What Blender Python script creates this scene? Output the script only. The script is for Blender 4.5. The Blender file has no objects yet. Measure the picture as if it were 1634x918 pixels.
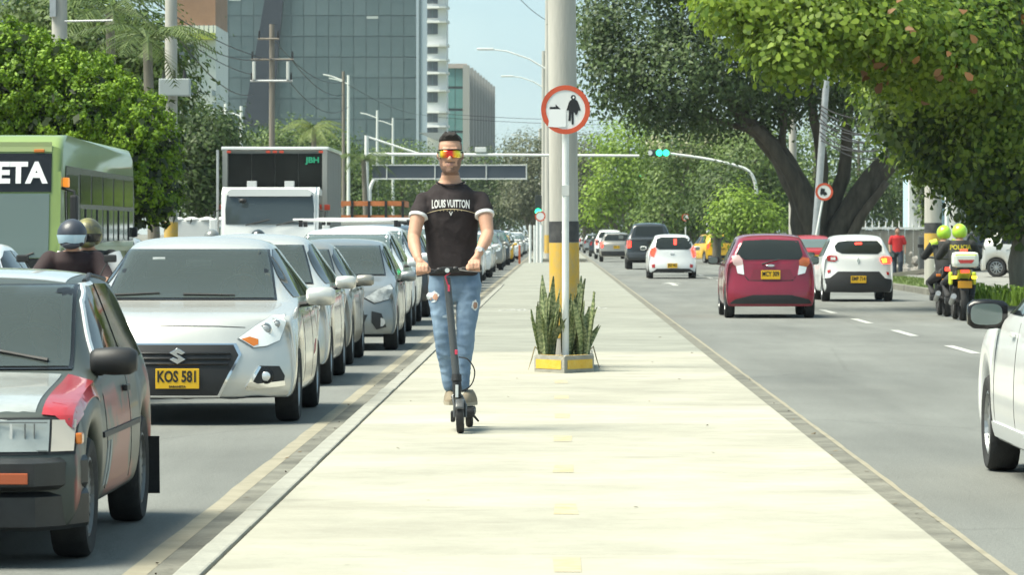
import bpy, bmesh, math, random
import numpy as np
from mathutils import Vector, Matrix
from mathutils.bvhtree import BVHTree

R = math.radians
SC = bpy.context.scene
COL = SC.collection
rng = random.Random(7)

# ------------------------------------------------------------------ camera, sky, sun, exposure
CAM_H = 1.47
LENS = 138.0
F = 1634 * LENS / 36.0            # focal length in photograph pixels
VX, VY = 888.0, 374.0             # vanishing point of the avenue in the photograph
cam_d = bpy.data.cameras.new('camera')
cam_d.lens = LENS
cam_d.sensor_width = 36
cam_d.shift_x = -(VX - 817) / 1634
cam_d.shift_y = -(459 - VY) / 1634
cam_d.clip_start = 0.5
cam_d.clip_end = 30000
cam_d.dof.use_dof = True
cam_d.dof.focus_distance = 27.5
cam_d.dof.aperture_fstop = 14
cam = bpy.data.objects.new('camera', cam_d)
cam.location = (0, 0, CAM_H)
cam.rotation_euler = (R(90), 0, 0)
COL.objects.link(cam)
SC.camera = cam

SUN_EL, SUN_AZ = 60.0, -105.0      # degrees above the horizon, degrees from straight ahead (left is negative)
world = bpy.data.worlds.new('World')
SC.world = world
world.use_nodes = True
wn = world.node_tree
sky = wn.nodes.new('ShaderNodeTexSky')
sky.sky_type = 'NISHITA'
sky.sun_disc = False
sky.sun_elevation = R(SUN_EL)
sky.sun_rotation = R(SUN_AZ)
sky.air_density = 1.0
sky.dust_density = 0.25
sky.ozone_density = 1.5
# thin bright cloud drifting over the blue
w_tc = wn.nodes.new('ShaderNodeTexCoord')
w_mp = wn.nodes.new('ShaderNodeMapping'); w_mp.inputs['Scale'].default_value = (1, 1, 2.6)
w_no = wn.nodes.new('ShaderNodeTexNoise'); w_no.inputs['Scale'].default_value = 3.2; w_no.inputs['Detail'].default_value = 6; w_no.inputs['Roughness'].default_value = 0.55
w_mr = wn.nodes.new('ShaderNodeMapRange'); w_mr.inputs['From Min'].default_value = 0.3; w_mr.inputs['From Max'].default_value = 0.7
w_mr.inputs['To Min'].default_value = 0.62; w_mr.inputs['To Max'].default_value = 0.95
w_mx = wn.nodes.new('ShaderNodeMix'); w_mx.data_type = 'RGBA'
wn.links.new(w_tc.outputs['Generated'], w_mp.inputs[0]); wn.links.new(w_mp.outputs[0], w_no.inputs[0])
wn.links.new(w_no.outputs[0], w_mr.inputs[0]); wn.links.new(w_mr.outputs[0], w_mx.inputs[0])
wn.links.new(sky.outputs[0], w_mx.inputs[6])
w_mx.inputs[7].default_value = (1.85, 2.75, 3.5, 1)
wn.links.new(w_mx.outputs[2], wn.nodes['Background'].inputs[0])
wn.nodes['Background'].inputs[1].default_value = 0.076
sun_d = bpy.data.lights.new('sun', 'SUN')
sun_d.energy = 3.05
sun_d.angle = R(36)
sun_d.color = (1.0, 0.955, 0.88)
sun = bpy.data.objects.new('sun', sun_d)
sv = Vector((math.sin(R(SUN_AZ)) * math.cos(R(SUN_EL)), math.cos(R(SUN_AZ)) * math.cos(R(SUN_EL)), math.sin(R(SUN_EL))))
sun.rotation_euler = sv.to_track_quat('Z', 'Y').to_euler()
COL.objects.link(sun)
SC.view_settings.view_transform = 'Standard'
SC.view_settings.look = 'None'
SC.view_settings.gamma = 1
SC.view_settings.use_curve_mapping = False
SC.view_settings.exposure = 1.62
SC.view_settings.use_white_balance = True
SC.view_settings.white_balance_temperature = 6900
SC.view_settings.white_balance_tint = 3
SC.render.engine = 'CYCLES'
SC.cycles.use_denoising = True
SC.cycles.max_bounces = 5
SC.cycles.transparent_max_bounces = 6
SC.cycles.volume_bounces = 0
SC.cycles.adaptive_threshold = 0.02
SC.cycles.sample_clamp_indirect = 6

KERB = 0.13                       # height of the median above the road

def S(px, py, Y):
    """point at distance Y that the photograph shows at (px, py)"""
    return Vector(((px - VX) * Y / F, Y, CAM_H - (py - VY) * Y / F))

# ------------------------------------------------------------------ materials
MATS = {}
def mat(name, col, rough=0.6, metal=0.0, var=0.0, vscale=4.0, bump=0.0, bscale=60.0, spec=0.5, coat=0.0,
        emit=None, estr=1.0, col2=None, detail=4.0, isl=0.0, trans=0.0, alpha=1.0, stretch=(1, 1, 1)):
    if name in MATS:
        return MATS[name]
    m = bpy.data.materials.new(name)
    m.use_nodes = True
    nt = m.node_tree
    b = nt.nodes['Principled BSDF']
    b.inputs['Base Color'].default_value = (*col, 1)
    b.inputs['Roughness'].default_value = rough
    b.inputs['Metallic'].default_value = metal
    b.inputs['Specular IOR Level'].default_value = spec
    b.inputs['Coat Weight'].default_value = coat
    b.inputs['Coat Roughness'].default_value = 0.06
    if trans:
        b.inputs['Transmission Weight'].default_value = trans
    if alpha < 1:
        b.inputs['Alpha'].default_value = alpha
    if emit:
        b.inputs['Emission Color'].default_value = (*emit, 1)
        b.inputs['Emission Strength'].default_value = estr
    if var or bump or col2:
        tc = nt.nodes.new('ShaderNodeTexCoord')
        mp = nt.nodes.new('ShaderNodeMapping')
        mp.inputs['Scale'].default_value = stretch
        nt.links.new(tc.outputs['Object'], mp.inputs[0])
    if var or col2:
        n = nt.nodes.new('ShaderNodeTexNoise')
        n.inputs['Scale'].default_value = vscale
        n.inputs['Detail'].default_value = detail
        n.inputs['Roughness'].default_value = 0.62
        nt.links.new(mp.outputs[0], n.inputs[0])
        r = nt.nodes.new('ShaderNodeValToRGB')
        r.color_ramp.elements[0].position = 0.32
        r.color_ramp.elements[1].position = 0.68
        c2 = col2 if col2 else tuple(min(1, c * (1 + var)) for c in col)
        c1 = col if col2 else tuple(c * (1 - var) for c in col)
        r.color_ramp.elements[0].color = (*c1, 1)
        r.color_ramp.elements[1].color = (*c2, 1)
        nt.links.new(n.outputs[0], r.inputs[0])
        src = r.outputs[0]
    else:
        src = None
    if isl:
        g = nt.nodes.new('ShaderNodeNewGeometry')
        h = nt.nodes.new('ShaderNodeHueSaturation')
        mr = nt.nodes.new('ShaderNodeMapRange')
        mr.inputs['To Min'].default_value = 1 - isl
        mr.inputs['To Max'].default_value = 1 + isl
        nt.links.new(g.outputs['Random Per Island'], mr.inputs[0])
        nt.links.new(mr.outputs[0], h.inputs['Value'])
        if src:
            nt.links.new(src, h.inputs['Color'])
        else:
            h.inputs['Color'].default_value = (*col, 1)
        src = h.outputs[0]
    if src:
        nt.links.new(src, b.inputs['Base Color'])
    if bump:
        n2 = nt.nodes.new('ShaderNodeTexNoise')
        n2.inputs['Scale'].default_value = bscale
        n2.inputs['Detail'].default_value = 5
        nt.links.new(mp.outputs[0], n2.inputs[0])
        bp = nt.nodes.new('ShaderNodeBump')
        bp.inputs['Strength'].default_value = bump
        bp.inputs['Distance'].default_value = 0.02
        nt.links.new(n2.outputs[0], bp.inputs['Height'])
        nt.links.new(bp.outputs[0], b.inputs['Normal'])
    MATS[name] = m
    return m

def leaf_mat(name, c1, c2, isl=0.35, trans=0.25, vscale=0.6):
    """two-tone foliage: colour by leaf, drifting through the crown, a little light through each leaf"""
    if name in MATS:
        return MATS[name]
    m = bpy.data.materials.new(name)
    m.use_nodes = True
    nt = m.node_tree
    b = nt.nodes['Principled BSDF']
    b.inputs['Roughness'].default_value = 0.55
    b.inputs['Specular IOR Level'].default_value = 0.35
    g = nt.nodes.new('ShaderNodeNewGeometry')
    tc = nt.nodes.new('ShaderNodeTexCoord')
    n = nt.nodes.new('ShaderNodeTexNoise')
    n.inputs['Scale'].default_value = vscale
    n.inputs['Detail'].default_value = 3
    nt.links.new(tc.outputs['Object'], n.inputs[0])
    ad = nt.nodes.new('ShaderNodeMath'); ad.operation = 'MULTIPLY_ADD'
    nt.links.new(g.outputs['Random Per Island'], ad.inputs[0])
    ad.inputs[1].default_value = 0.55
    nt.links.new(n.outputs[0], ad.inputs[2])
    r = nt.nodes.new('ShaderNodeValToRGB')
    r.color_ramp.elements[0].position = 0.45
    r.color_ramp.elements[1].position = 1.0
    r.color_ramp.elements[0].color = (*c1, 1)
    r.color_ramp.elements[1].color = (*c2, 1)
    nt.links.new(ad.outputs[0], r.inputs[0])
    nt.links.new(r.outputs[0], b.inputs['Base Color'])
    t = nt.nodes.new('ShaderNodeBsdfTranslucent')
    nt.links.new(r.outputs[0], t.inputs[0])
    mx = nt.nodes.new('ShaderNodeMixShader')
    mx.inputs[0].default_value = trans
    nt.links.new(b.outputs[0], mx.inputs[1])
    nt.links.new(t.outputs[0], mx.inputs[2])
    nt.links.new(mx.outputs[0], nt.nodes['Material Output'].inputs[0])
    MATS[name] = m
    return m

# ------------------------------------------------------------------ objects
def tag(o, label=None, cat=None, group=None, kind=None):
    if label: o['label'] = label
    if cat: o['category'] = cat
    if group: o['group'] = group
    if kind: o['kind'] = kind
    return o

def empty(name, loc=(0, 0, 0), rz=0.0, label=None, cat=None, group=None):
    o = bpy.data.objects.new(name, None)
    o.empty_display_size = 0.1
    o.location = loc
    o.rotation_euler = (0, 0, rz)
    COL.objects.link(o)
    return tag(o, label, cat, group)

def link(name, me, m=None, parent=None, loc=None, rot=None):
    o = bpy.data.objects.new(name, me)
    COL.objects.link(o)
    if m is not None and not me.materials:
        me.materials.append(m)
    if parent is not None:
        o.parent = parent
    if loc is not None: o.location = loc
    if rot is not None: o.rotation_euler = rot
    return o

def from_bm(name, bm, m=None, parent=None, smooth=False, loc=None, rot=None, angle=None):
    me = bpy.data.meshes.new(name)
    bmesh.ops.recalc_face_normals(bm, faces=bm.faces)
    bm.to_mesh(me)
    bm.free()
    if smooth:
        me.polygons.foreach_set('use_smooth', [True] * len(me.polygons))
        if angle:
            me.set_sharp_from_angle(angle=R(angle))
    return link(name, me, m, parent, loc, rot)

def copy_tree(o, parent=None):
    c = o.copy()
    COL.objects.link(c)
    if parent is not None:
        c.parent = parent
    for ch in o.children:
        copy_tree(ch, c)
    return c

def bm_box(bm, c, s, rot=None, bev=0.0):
    r = bmesh.ops.create_cube(bm, size=1)
    vs = r['verts']
    bmesh.ops.scale(bm, vec=s, verts=vs)
    if bev:
        es = list({e for v in vs for e in v.link_edges})
        q = bmesh.ops.bevel(bm, geom=es, offset=bev, segments=2, affect='EDGES', profile=0.6)
        vs = list({v for f in q['faces'] for v in f.verts} | {v for v in vs if v.is_valid})
    if rot is not None:
        bmesh.ops.rotate(bm, cent=(0, 0, 0), matrix=rot, verts=vs)
    bmesh.ops.translate(bm, vec=c, verts=vs)
    return vs

def box(name, c, s, m, parent=None, bev=0.0, rot=None, loc=None):
    bm = bmesh.new()
    bm_box(bm, c, s, rot, bev)
    return from_bm(name, bm, m, parent, loc=loc)

def bm_tube(bm, pts, rad, seg=8, cap=True):
    """swept round tube through pts, radius per point"""
    pts = [Vector(p) for p in pts]
    if not hasattr(rad, '__len__'):
        rad = [rad] * len(pts)
    rings = []
    up = None
    for i, p in enumerate(pts):
        a = pts[max(0, i - 1)]; b = pts[min(len(pts) - 1, i + 1)]
        t = (b - a).normalized()
        if up is None:
            up = Vector((0, 0, 1)) if abs(t.z) < 0.9 else Vector((0, 1, 0))
        s = t.cross(up).normalized()
        up = s.cross(t).normalized()
        rings.append([bm.verts.new(p + (s * math.cos(k * 2 * math.pi / seg) + up * math.sin(k * 2 * math.pi / seg)) * rad[i]) for k in range(seg)])
    for i in range(len(rings) - 1):
        for k in range(seg):
            bm.faces.new((rings[i][k], rings[i][(k + 1) % seg], rings[i + 1][(k + 1) % seg], rings[i + 1][k]))
    if cap:
        bm.faces.new(rings[0]); bm.faces.new(rings[-1])

def tube(name, pts, rad, m, parent=None, seg=10, smooth=True, loc=None):
    bm = bmesh.new()
    bm_tube(bm, pts, rad, seg)
    return from_bm(name, bm, m, parent, smooth, angle=40, loc=loc)

def bm_lathe(bm, prof, seg=24, axis='Z', c=(0, 0, 0), close=False):
    """revolve (r, h) profile about an axis through c"""
    c = Vector(c)
    rings = []
    for r, h in prof:
        ring = []
        for k in range(seg):
            a = k * 2 * math.pi / seg
            x, y = r * math.cos(a), r * math.sin(a)
            v = Vector((x, y, h)) if axis == 'Z' else (Vector((h, x, y)) if axis == 'X' else Vector((x, h, y)))
            ring.append(bm.verts.new(c + v))
        rings.append(ring)
    n = len(rings)
    for i in range(n if close else n - 1):
        A, B = rings[i], rings[(i + 1) % n]
        for k in range(seg):
            bm.faces.new((A[k], A[(k + 1) % seg], B[(k + 1) % seg], B[k]))
    if not close:
        bm.faces.new(rings[0]); bm.faces.new(rings[-1])

def lathe(name, prof, m, parent=None, seg=24, axis='Z', c=(0, 0, 0), close=False, smooth=True, loc=None, angle=35):
    bm = bmesh.new()
    bm_lathe(bm, prof, seg, axis, c, close)
    return from_bm(name, bm, m, parent, smooth, angle=angle, loc=loc)

def bm_prism(bm, poly, d0, d1, plane='XZ'):
    """extrude a 2-D outline; plane XZ extrudes along Y, YZ along X, XY along Z"""
    def mk(a, b, d):
        return (a, d, b) if plane == 'XZ' else ((d, a, b) if plane == 'YZ' else (a, b, d))
    A = [bm.verts.new(mk(a, b, d0)) for a, b in poly]
    B = [bm.verts.new(mk(a, b, d1)) for a, b in poly]
    bm.faces.new(A); bm.faces.new(B)
    n = len(poly)
    for i in range(n):
        bm.faces.new((A[i], A[(i + 1) % n], B[(i + 1) % n], B[i]))

def prism(name, poly, d0, d1, m, parent=None, plane='XZ', bev=0.0, smooth=False):
    bm = bmesh.new()
    bm_prism(bm, poly, d0, d1, plane)
    if bev:
        bmesh.ops.bevel(bm, geom=list(bm.edges), offset=bev, segments=2, affect='EDGES', profile=0.6)
    return from_bm(name, bm, m, parent, smooth, angle=40)

def sheet(name, poly, z, m, parent=None):
    bm = bmesh.new()
    bm.faces.new([bm.verts.new((x, y, z)) for x, y in poly])
    return from_bm(name, bm, m, parent)

TMP = bpy.data.scenes.new('workbench')     # scratch scene for evaluating modifiers and lettering, removed at the end
def evaluated(o):
    TMP.collection.objects.link(o)
    vl = TMP.view_layers[0]; vl.update()
    me = bpy.data.meshes.new_from_object(o.evaluated_get(vl.depsgraph))
    TMP.collection.objects.unlink(o)
    return me

def text_mesh(body, size=1.0, bold=0.0, extrude=0.004, sx=1.0):
    cu = bpy.data.curves.new('lettering', 'FONT')
    cu.body = body
    cu.size = size
    cu.align_x = 'CENTER'; cu.align_y = 'CENTER'
    cu.offset = bold
    cu.extrude = extrude
    cu.resolution_u = 3
    o = bpy.data.objects.new('tmp', cu)
    me = evaluated(o)
    bpy.data.objects.remove(o)
    bpy.data.curves.remove(cu)
    me.materials.clear()
    if sx != 1.0:
        me.transform(Matrix.Diagonal((sx, 1, 1, 1)))
    return me

def mono(pts):
    """monotone cubic through (x, y) points"""
    xs = np.array([p[0] for p in pts], float); ys = np.array([p[1] for p in pts], float)
    h = np.diff(xs); d = np.diff(ys) / h
    m = np.zeros(len(xs))
    m[0], m[-1] = d[0], d[-1]
    for i in range(1, len(xs) - 1):
        if d[i - 1] * d[i] > 0:
            w1 = 2 * h[i] + h[i - 1]; w2 = h[i] + 2 * h[i - 1]
            m[i] = (w1 + w2) / (w1 / d[i - 1] + w2 / d[i])
    def f(x):
        x = min(max(x, xs[0]), xs[-1])
        i = min(max(int(np.searchsorted(xs, x)) - 1, 0), len(xs) - 2)
        t = (x - xs[i]) / h[i]
        return float((2 * t**3 - 3 * t**2 + 1) * ys[i] + (t**3 - 2 * t**2 + t) * h[i] * m[i] + (-2 * t**3 + 3 * t**2) * ys[i + 1] + (t**3 - t**2) * h[i] * m[i + 1])
    return f

def lin(pts):
    xs = [p[0] for p in pts]; ys = [p[1] for p in pts]
    return lambda x: float(np.interp(x, xs, ys))
# ------------------------------------------------------------------ the setting
M_ground = mat('ground_earth', (0.16, 0.15, 0.12), 0.95, var=0.3, vscale=0.4)
M_gut = mat('gutter_concrete', (0.095, 0.092, 0.075), 0.9, col2=(0.20, 0.195, 0.16), vscale=2.2, bump=0.8, bscale=16, detail=8)
M_yline = mat('worn_yellow_paint', (0.21, 0.19, 0.135), 0.8, col2=(0.30, 0.27, 0.20), vscale=3.0, detail=8)
M_wline = mat('white_road_paint', (0.42, 0.42, 0.39), 0.7, var=0.15, vscale=5)
M_dash = mat('faded_orange_paint', (0.37, 0.295, 0.17), 0.85, col2=(0.375, 0.345, 0.26), vscale=7.0, detail=8)
M_conc = mat('grey_concrete', (0.33, 0.32, 0.29), 0.9, var=0.18, vscale=3, bump=0.3, bscale=25)

def slab_mat(name, c, dark):
    """trowelled concrete: fine grain, smears across the walking direction, blotches of dirt"""
    m = bpy.data.materials.new(name); m.use_nodes = True
    nt = m.node_tree; b = nt.nodes['Principled BSDF']
    b.inputs['Roughness'].default_value = 0.85
    b.inputs['Specular IOR Level'].default_value = 0.25
    tc = nt.nodes.new('ShaderNodeNewGeometry')
    oi = nt.nodes.new('ShaderNodeObjectInfo')
    mp = nt.nodes.new('ShaderNodeMapping'); mp.inputs['Scale'].default_value = (0.8, 1.0, 1)
    nt.links.new(tc.outputs['Position'], mp.inputs[0])
    n = nt.nodes.new('ShaderNodeTexNoise'); n.inputs['Scale'].default_value = 1.0; n.inputs['Detail'].default_value = 8; n.inputs['Roughness'].default_value = 0.7
    nt.links.new(mp.outputs[0], n.inputs[0])
    r = nt.nodes.new('ShaderNodeValToRGB')
    r.color_ramp.elements[0].position = 0.30; r.color_ramp.elements[1].position = 0.55
    r.color_ramp.elements[0].color = (*dark, 1); r.color_ramp.elements[1].color = (*c, 1)
    nt.links.new(n.outputs[0], r.inputs[0])
    n3 = nt.nodes.new('ShaderNodeTexNoise'); n3.inputs['Scale'].default_value = 0.8; n3.inputs['Detail'].default_value = 9; n3.inputs['Roughness'].default_value = 0.75
    nt.links.new(tc.outputs['Position'], n3.inputs[0])
    r3 = nt.nodes.new('ShaderNodeMapRange'); r3.inputs['From Min'].default_value = 0.3; r3.inputs['From Max'].default_value = 0.7; r3.inputs['To Min'].default_value = 0.74; r3.inputs['To Max'].default_value = 1.10
    nt.links.new(n3.outputs[0], r3.inputs[0])
    mr = nt.nodes.new('ShaderNodeMapRange'); mr.inputs['To Min'].default_value = 0.93; mr.inputs['To Max'].default_value = 1.07
    nt.links.new(oi.outputs['Random'], mr.inputs[0])
    mu0 = nt.nodes.new('ShaderNodeMath'); mu0.operation = 'MULTIPLY'
    nt.links.new(mr.outputs[0], mu0.inputs[0]); nt.links.new(r3.outputs[0], mu0.inputs[1])
    # scuffs lying across the path
    mp4 = nt.nodes.new('ShaderNodeMapping'); mp4.inputs['Scale'].default_value = (.7, 2.2, 1); nt.links.new(tc.outputs['Position'], mp4.inputs[0])
    n4 = nt.nodes.new('ShaderNodeTexNoise'); n4.inputs['Scale'].default_value = 1.3; n4.inputs['Detail'].default_value = 7; nt.links.new(mp4.outputs[0], n4.inputs[0])
    r4 = nt.nodes.new('ShaderNodeMapRange'); r4.inputs['From Min'].default_value = .60; r4.inputs['From Max'].default_value = .72; r4.inputs['To Min'].default_value = 1.0; r4.inputs['To Max'].default_value = .86
    nt.links.new(n4.outputs[0], r4.inputs[0])
    mu = nt.nodes.new('ShaderNodeMath'); mu.operation = 'MULTIPLY'
    nt.links.new(mu0.outputs[0], mu.inputs[0]); nt.links.new(r4.outputs[0], mu.inputs[1])
    h = nt.nodes.new('ShaderNodeHueSaturation')
    nt.links.new(r.outputs[0], h.inputs['Color']); nt.links.new(mu.outputs[0], h.inputs['Value'])
    nt.links.new(h.outputs[0], b.inputs['Base Color'])
    n2 = nt.nodes.new('ShaderNodeTexNoise'); n2.inputs['Scale'].default_value = 45; n2.inputs['Detail'].default_value = 4
    nt.links.new(tc.outputs['Position'], n2.inputs[0])
    bp = nt.nodes.new('ShaderNodeBump'); bp.inputs['Strength'].default_value = 0.25; bp.inputs['Distance'].default_value = 0.01
    nt.links.new(n2.outputs[0], bp.inputs['Height']); nt.links.new(bp.outputs[0], b.inputs['Normal'])
    return m
M_slab_pale = slab_mat('pale_slab_concrete', (0.375, 0.362, 0.298), (0.335, 0.32, 0.262))
M_slab_grey = slab_mat('grey_slab_concrete', (0.272, 0.275, 0.235), (0.24, 0.242, 0.205))
M_kerb = mat('pale_kerb_concrete', (0.28, 0.275, 0.235), 0.85, var=0.15, vscale=3, bump=0.4, bscale=30)
M_walk = mat('sidewalk_concrete', (0.24, 0.235, 0.21), 0.9, var=0.15, vscale=1.2)
M_grass = mat('grass_ground', (0.10, 0.15, 0.04), 0.95, col2=(0.17, 0.19, 0.07), vscale=3)

def asphalt():
    """worn asphalt: speckle of aggregate, long dark wheel smears, pale patches, a few sealed cracks"""
    m = bpy.data.materials.new('asphalt'); m.use_nodes = True
    nt = m.node_tree; b = nt.nodes['Principled BSDF']; b.inputs['Roughness'].default_value = .85; b.inputs['Specular IOR Level'].default_value = .3
    g = nt.nodes.new('ShaderNodeNewGeometry')
    def noise(scale, st, det=6, rough=.6):
        mp = nt.nodes.new('ShaderNodeMapping'); mp.inputs['Scale'].default_value = st
        n = nt.nodes.new('ShaderNodeTexNoise'); n.inputs['Scale'].default_value = scale; n.inputs['Detail'].default_value = det; n.inputs['Roughness'].default_value = rough
        nt.links.new(g.outputs['Position'], mp.inputs[0]); nt.links.new(mp.outputs[0], n.inputs[0]); return n.outputs[0]
    def rng_(src, a, b_, c, d):
        r = nt.nodes.new('ShaderNodeMapRange'); r.inputs['From Min'].default_value = a; r.inputs['From Max'].default_value = b_; r.inputs['To Min'].default_value = c; r.inputs['To Max'].default_value = d
        nt.links.new(src, r.inputs[0]); return r.outputs[0]
    def mul(a, c):
        q = nt.nodes.new('ShaderNodeMath'); q.operation = 'MULTIPLY'; nt.links.new(a, q.inputs[0]); nt.links.new(c, q.inputs[1]); return q.outputs[0]
    v = mul(rng_(noise(.9, (1, .10, 1), 7), .3, .7, .78, 1.14), rng_(noise(.35, (1, .5, 1), 4), .35, .65, .88, 1.08))
    v = mul(v, rng_(noise(38, (1, 1, 1), 3, .8), .3, .7, .80, 1.20))
    vo = nt.nodes.new('ShaderNodeTexVoronoi'); vo.feature = 'DISTANCE_TO_EDGE'; vo.inputs['Scale'].default_value = .28
    mp = nt.nodes.new('ShaderNodeMapping'); mp.inputs['Scale'].default_value = (1, .35, 1)
    dn = nt.nodes.new('ShaderNodeTexNoise'); dn.inputs['Scale'].default_value = 2.5; dn.inputs['Detail'].default_value = 5
    ad = nt.nodes.new('ShaderNodeMix'); ad.data_type = 'VECTOR'; ad.inputs[0].default_value = .10
    nt.links.new(g.outputs['Position'], dn.inputs[0]); nt.links.new(g.outputs['Position'], mp.inputs[0]); nt.links.new(mp.outputs[0], ad.inputs[4]); nt.links.new(dn.outputs[1], ad.inputs[5]); nt.links.new(ad.outputs[1], vo.inputs[0])
    v = mul(v, rng_(vo.outputs[0], 0, .008, .88, 1.0))
    h = nt.nodes.new('ShaderNodeHueSaturation'); h.inputs['Color'].default_value = (.168, .173, .160, 1); nt.links.new(v, h.inputs['Value']); nt.links.new(h.outputs[0], b.inputs['Base Color'])
    bp = nt.nodes.new('ShaderNodeBump'); bp.inputs['Strength'].default_value = .5; bp.inputs['Distance'].default_value = .02
    nt.links.new(noise(70, (1, 1, 1), 3), bp.inputs['Height']); nt.links.new(bp.outputs[0], b.inputs['Normal'])
    return m
M_asph = asphalt()
FAR = 1500
tag(sheet('ground', [(-9000, -60), (9000, -60), (9000, 20000), (-9000, 20000)], -0.03, M_ground), kind='structure')
tag(sheet('road', [(-14.5, -20), (-1.45, -20), (-1.45, FAR), (-14.5, FAR)], 0.0, M_asph), kind='structure')
tag(sheet('road', [(1.6, -20), (9.0, -20), (9.0, FAR), (1.6, FAR)], 0.0, M_asph), kind='structure')
tag(sheet('crossing_road', [(-60, 196), (-14.51, 196), (-14.51, 212), (-60, 212)], 0.0, M_asph), kind='structure')
tag(sheet('crossing_road', [(9.01, 196), (60, 196), (60, 212), (9.01, 212)], 0.0, M_asph), kind='structure')

def ragged(name, x0, x1, y0, y1, z, m, amp0, amp1, step=0.5, seed=1):
    """long strip with uneven edges"""
    r = random.Random(seed)
    n = int((y1 - y0) / step)
    bm = bmesh.new(); prev = None
    for i in range(n + 1):
        y = y0 + (y1 - y0) * i / n
        a = bm.verts.new((x0 + r.uniform(-amp0, amp0), y, z)); b = bm.verts.new((x1 + r.uniform(-amp1, amp1), y, z))
        if prev: bm.faces.new((prev[0], prev[1], b, a))
        prev = (a, b)
    return from_bm(name, bm, m)
tag(ragged('gutter', -1.76, -1.50, 4, 420, 0.004, M_gut, 0.0, 0.0, 0.45, 3), kind='structure')
tag(ragged('gutter', 1.66, 1.945, 4, 420, 0.004, M_gut, 0.0, 0.0, 0.45, 4), kind='structure')
yl = [ragged('edge_line', -1.865, -1.762, 4, 420, 0.004, M_yline, 0.006, 0.0, 0.6, 5), ragged('edge_line', 1.947, 1.982, 4, 420, 0.004, M_yline, 0.0, 0.005, 0.6, 6)]
for o in yl: tag(o, kind='structure')

# median: a low base with separate slabs and kerb stones on it
bm = bmesh.new()
bm_box(bm, (0.08, 60, 0.05), (3.16, 112, 0.12))
median = from_bm('median', bm, M_gut)
tag(median, kind='structure')
jr = random.Random(11)
y = 5.0
while y < 104:
    ln = 2.85 + jr.uniform(-0.12, 0.12)
    new = y < 44  # paler slabs nearby, greyer ones farther on
    bm = bmesh.new()
    bm_box(bm, (0.14, y + ln / 2, 0.085 + jr.uniform(-0.0005, 0.0005)), (3.045, ln - 0.010, 0.09), bev=0.006)
    from_bm('slab', bm, M_slab_pale if new else M_slab_grey, median)
    y += ln
slab_end = y
bm = bmesh.new()
bm_box(bm, (0.08, (slab_end + 186) / 2 + 0.05, 0.06), (3.16, 186 - slab_end, 0.14))
bm_box(bm, (0.08, 300, 0.06), (3.16, 170, 0.14))
tag(from_bm('median', bm, M_slab_grey), kind='structure')
y = 5.0
kbm = bmesh.new(); bm_box(kbm, (0, 0, 0), (0.11, 0.985, 0.12), bev=0.012)
kme = bpy.data.meshes.new('kerb_stone'); kbm.to_mesh(kme); kbm.free(); kme.materials.append(M_kerb)
while y < 104:
    link('kerb_stone', kme, None, median, (-1.455 + jr.uniform(-0.002, 0.002), y + 0.5, 0.074 + jr.uniform(-0.002, 0.002)), (0, 0, jr.uniform(-0.002, 0.002)))
    y += 1.0

# paint on the median: pale orange centre dashes, two bicycle symbols
for k, yy in enumerate((12.6, 15.9, 19.1, 22.4, 25.7, 28.9, 32.2, 35.6)):
    r = jr
    sheet('painted_dash', [(-0.015 + r.uniform(-.008, .008), yy - .36), (0.10 + r.uniform(-.008, .008), yy - .37), (0.102 + r.uniform(-.008, .008), yy + .36), (-0.012 + r.uniform(-.008, .008), yy + .37)], 0.1316, M_dash, median)
def bike_symbol(cx, cy):
    bm = bmesh.new()
    z = 0.1318; k = 4.2
    def ring(x, y, r, w):
        vs = []
        for i in range(20):
            a = i * math.pi / 10
            vs.append((bm.verts.new((x + r * math.cos(a), y + k * r * math.sin(a), z)), bm.verts.new((x + (r - w) * math.cos(a), y + k * (r - w) * math.sin(a), z))))
        for i in range(20):
            a, b = vs[i], vs[(i + 1) % 20]
            bm.faces.new((a[0], b[0], b[1], a[1]))
    def bar(x0, y0, x1, y1, w=0.02):
        d = Vector((x1 - x0, (y1 - y0) / k)).normalized(); n = Vector((-d.y, d.x)) * w
        bm.faces.new([bm.verts.new(p) for p in ((x0 + n.x, y0 + n.y * k, z + .001), (x1 + n.x, y1 + n.y * k, z + .001), (x1 - n.x, y1 - n.y * k, z + .001), (x0 - n.x, y0 - n.y * k, z + .001))])
    ring(cx - .17, cy, .13, .03); ring(cx + .17, cy, .13, .03)
    bar(cx - .17, cy, cx - .06, cy + 1.0); bar(cx - .06, cy + 1.0, cx + .13, cy + 1.0); bar(cx + .13, cy + 1.2, cx + .17, cy); bar(cx, cy, cx - .07, cy + 1.3); bar(cx, cy, cx + .13, cy + 1.0)
    return from_bm('bicycle_marking', bm, M_wline, median)
bike_symbol(-0.72, 69); bike_symbol(0.62, 71)

# lane dashes and arrows on the road
for yy in (33.4, 41.6, 49.9, 58.2, 66.3, 74.6, 82.8, 91, 99.2, 107.4, 115.6, 123.8, 132, 140, 148, 156, 164, 172):
    tag(sheet('lane_dash', [(5.09, yy - 1.75), (5.22, yy - 1.75), (5.22, yy + 1.75), (5.09, yy + 1.75)], 0.005, M_wline), kind='structure')
for yy in (24, 32.2, 40.4, 48.6, 56.8, 65, 73.2, 81.4, 89.6):
    tag(sheet('lane_dash', [(-5.06, yy - 1.75), (-4.93, yy - 1.75), (-4.93, yy + 1.75), (-5.06, yy + 1.75)], 0.005, M_wline), kind='structure')
tag(sheet('lane_arrow', [(3.34, 112), (3.50, 112), (3.50, 116.4), (3.74, 116.2), (3.42, 119), (3.10, 116.2), (3.34, 116.4)], 0.005, M_wline), kind='structure')
tag(sheet('lane_dash', [(2.6, 183), (8.6, 183), (8.6, 183.6), (2.6, 183.6)], 0.005, M_wline), kind='structure')

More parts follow.
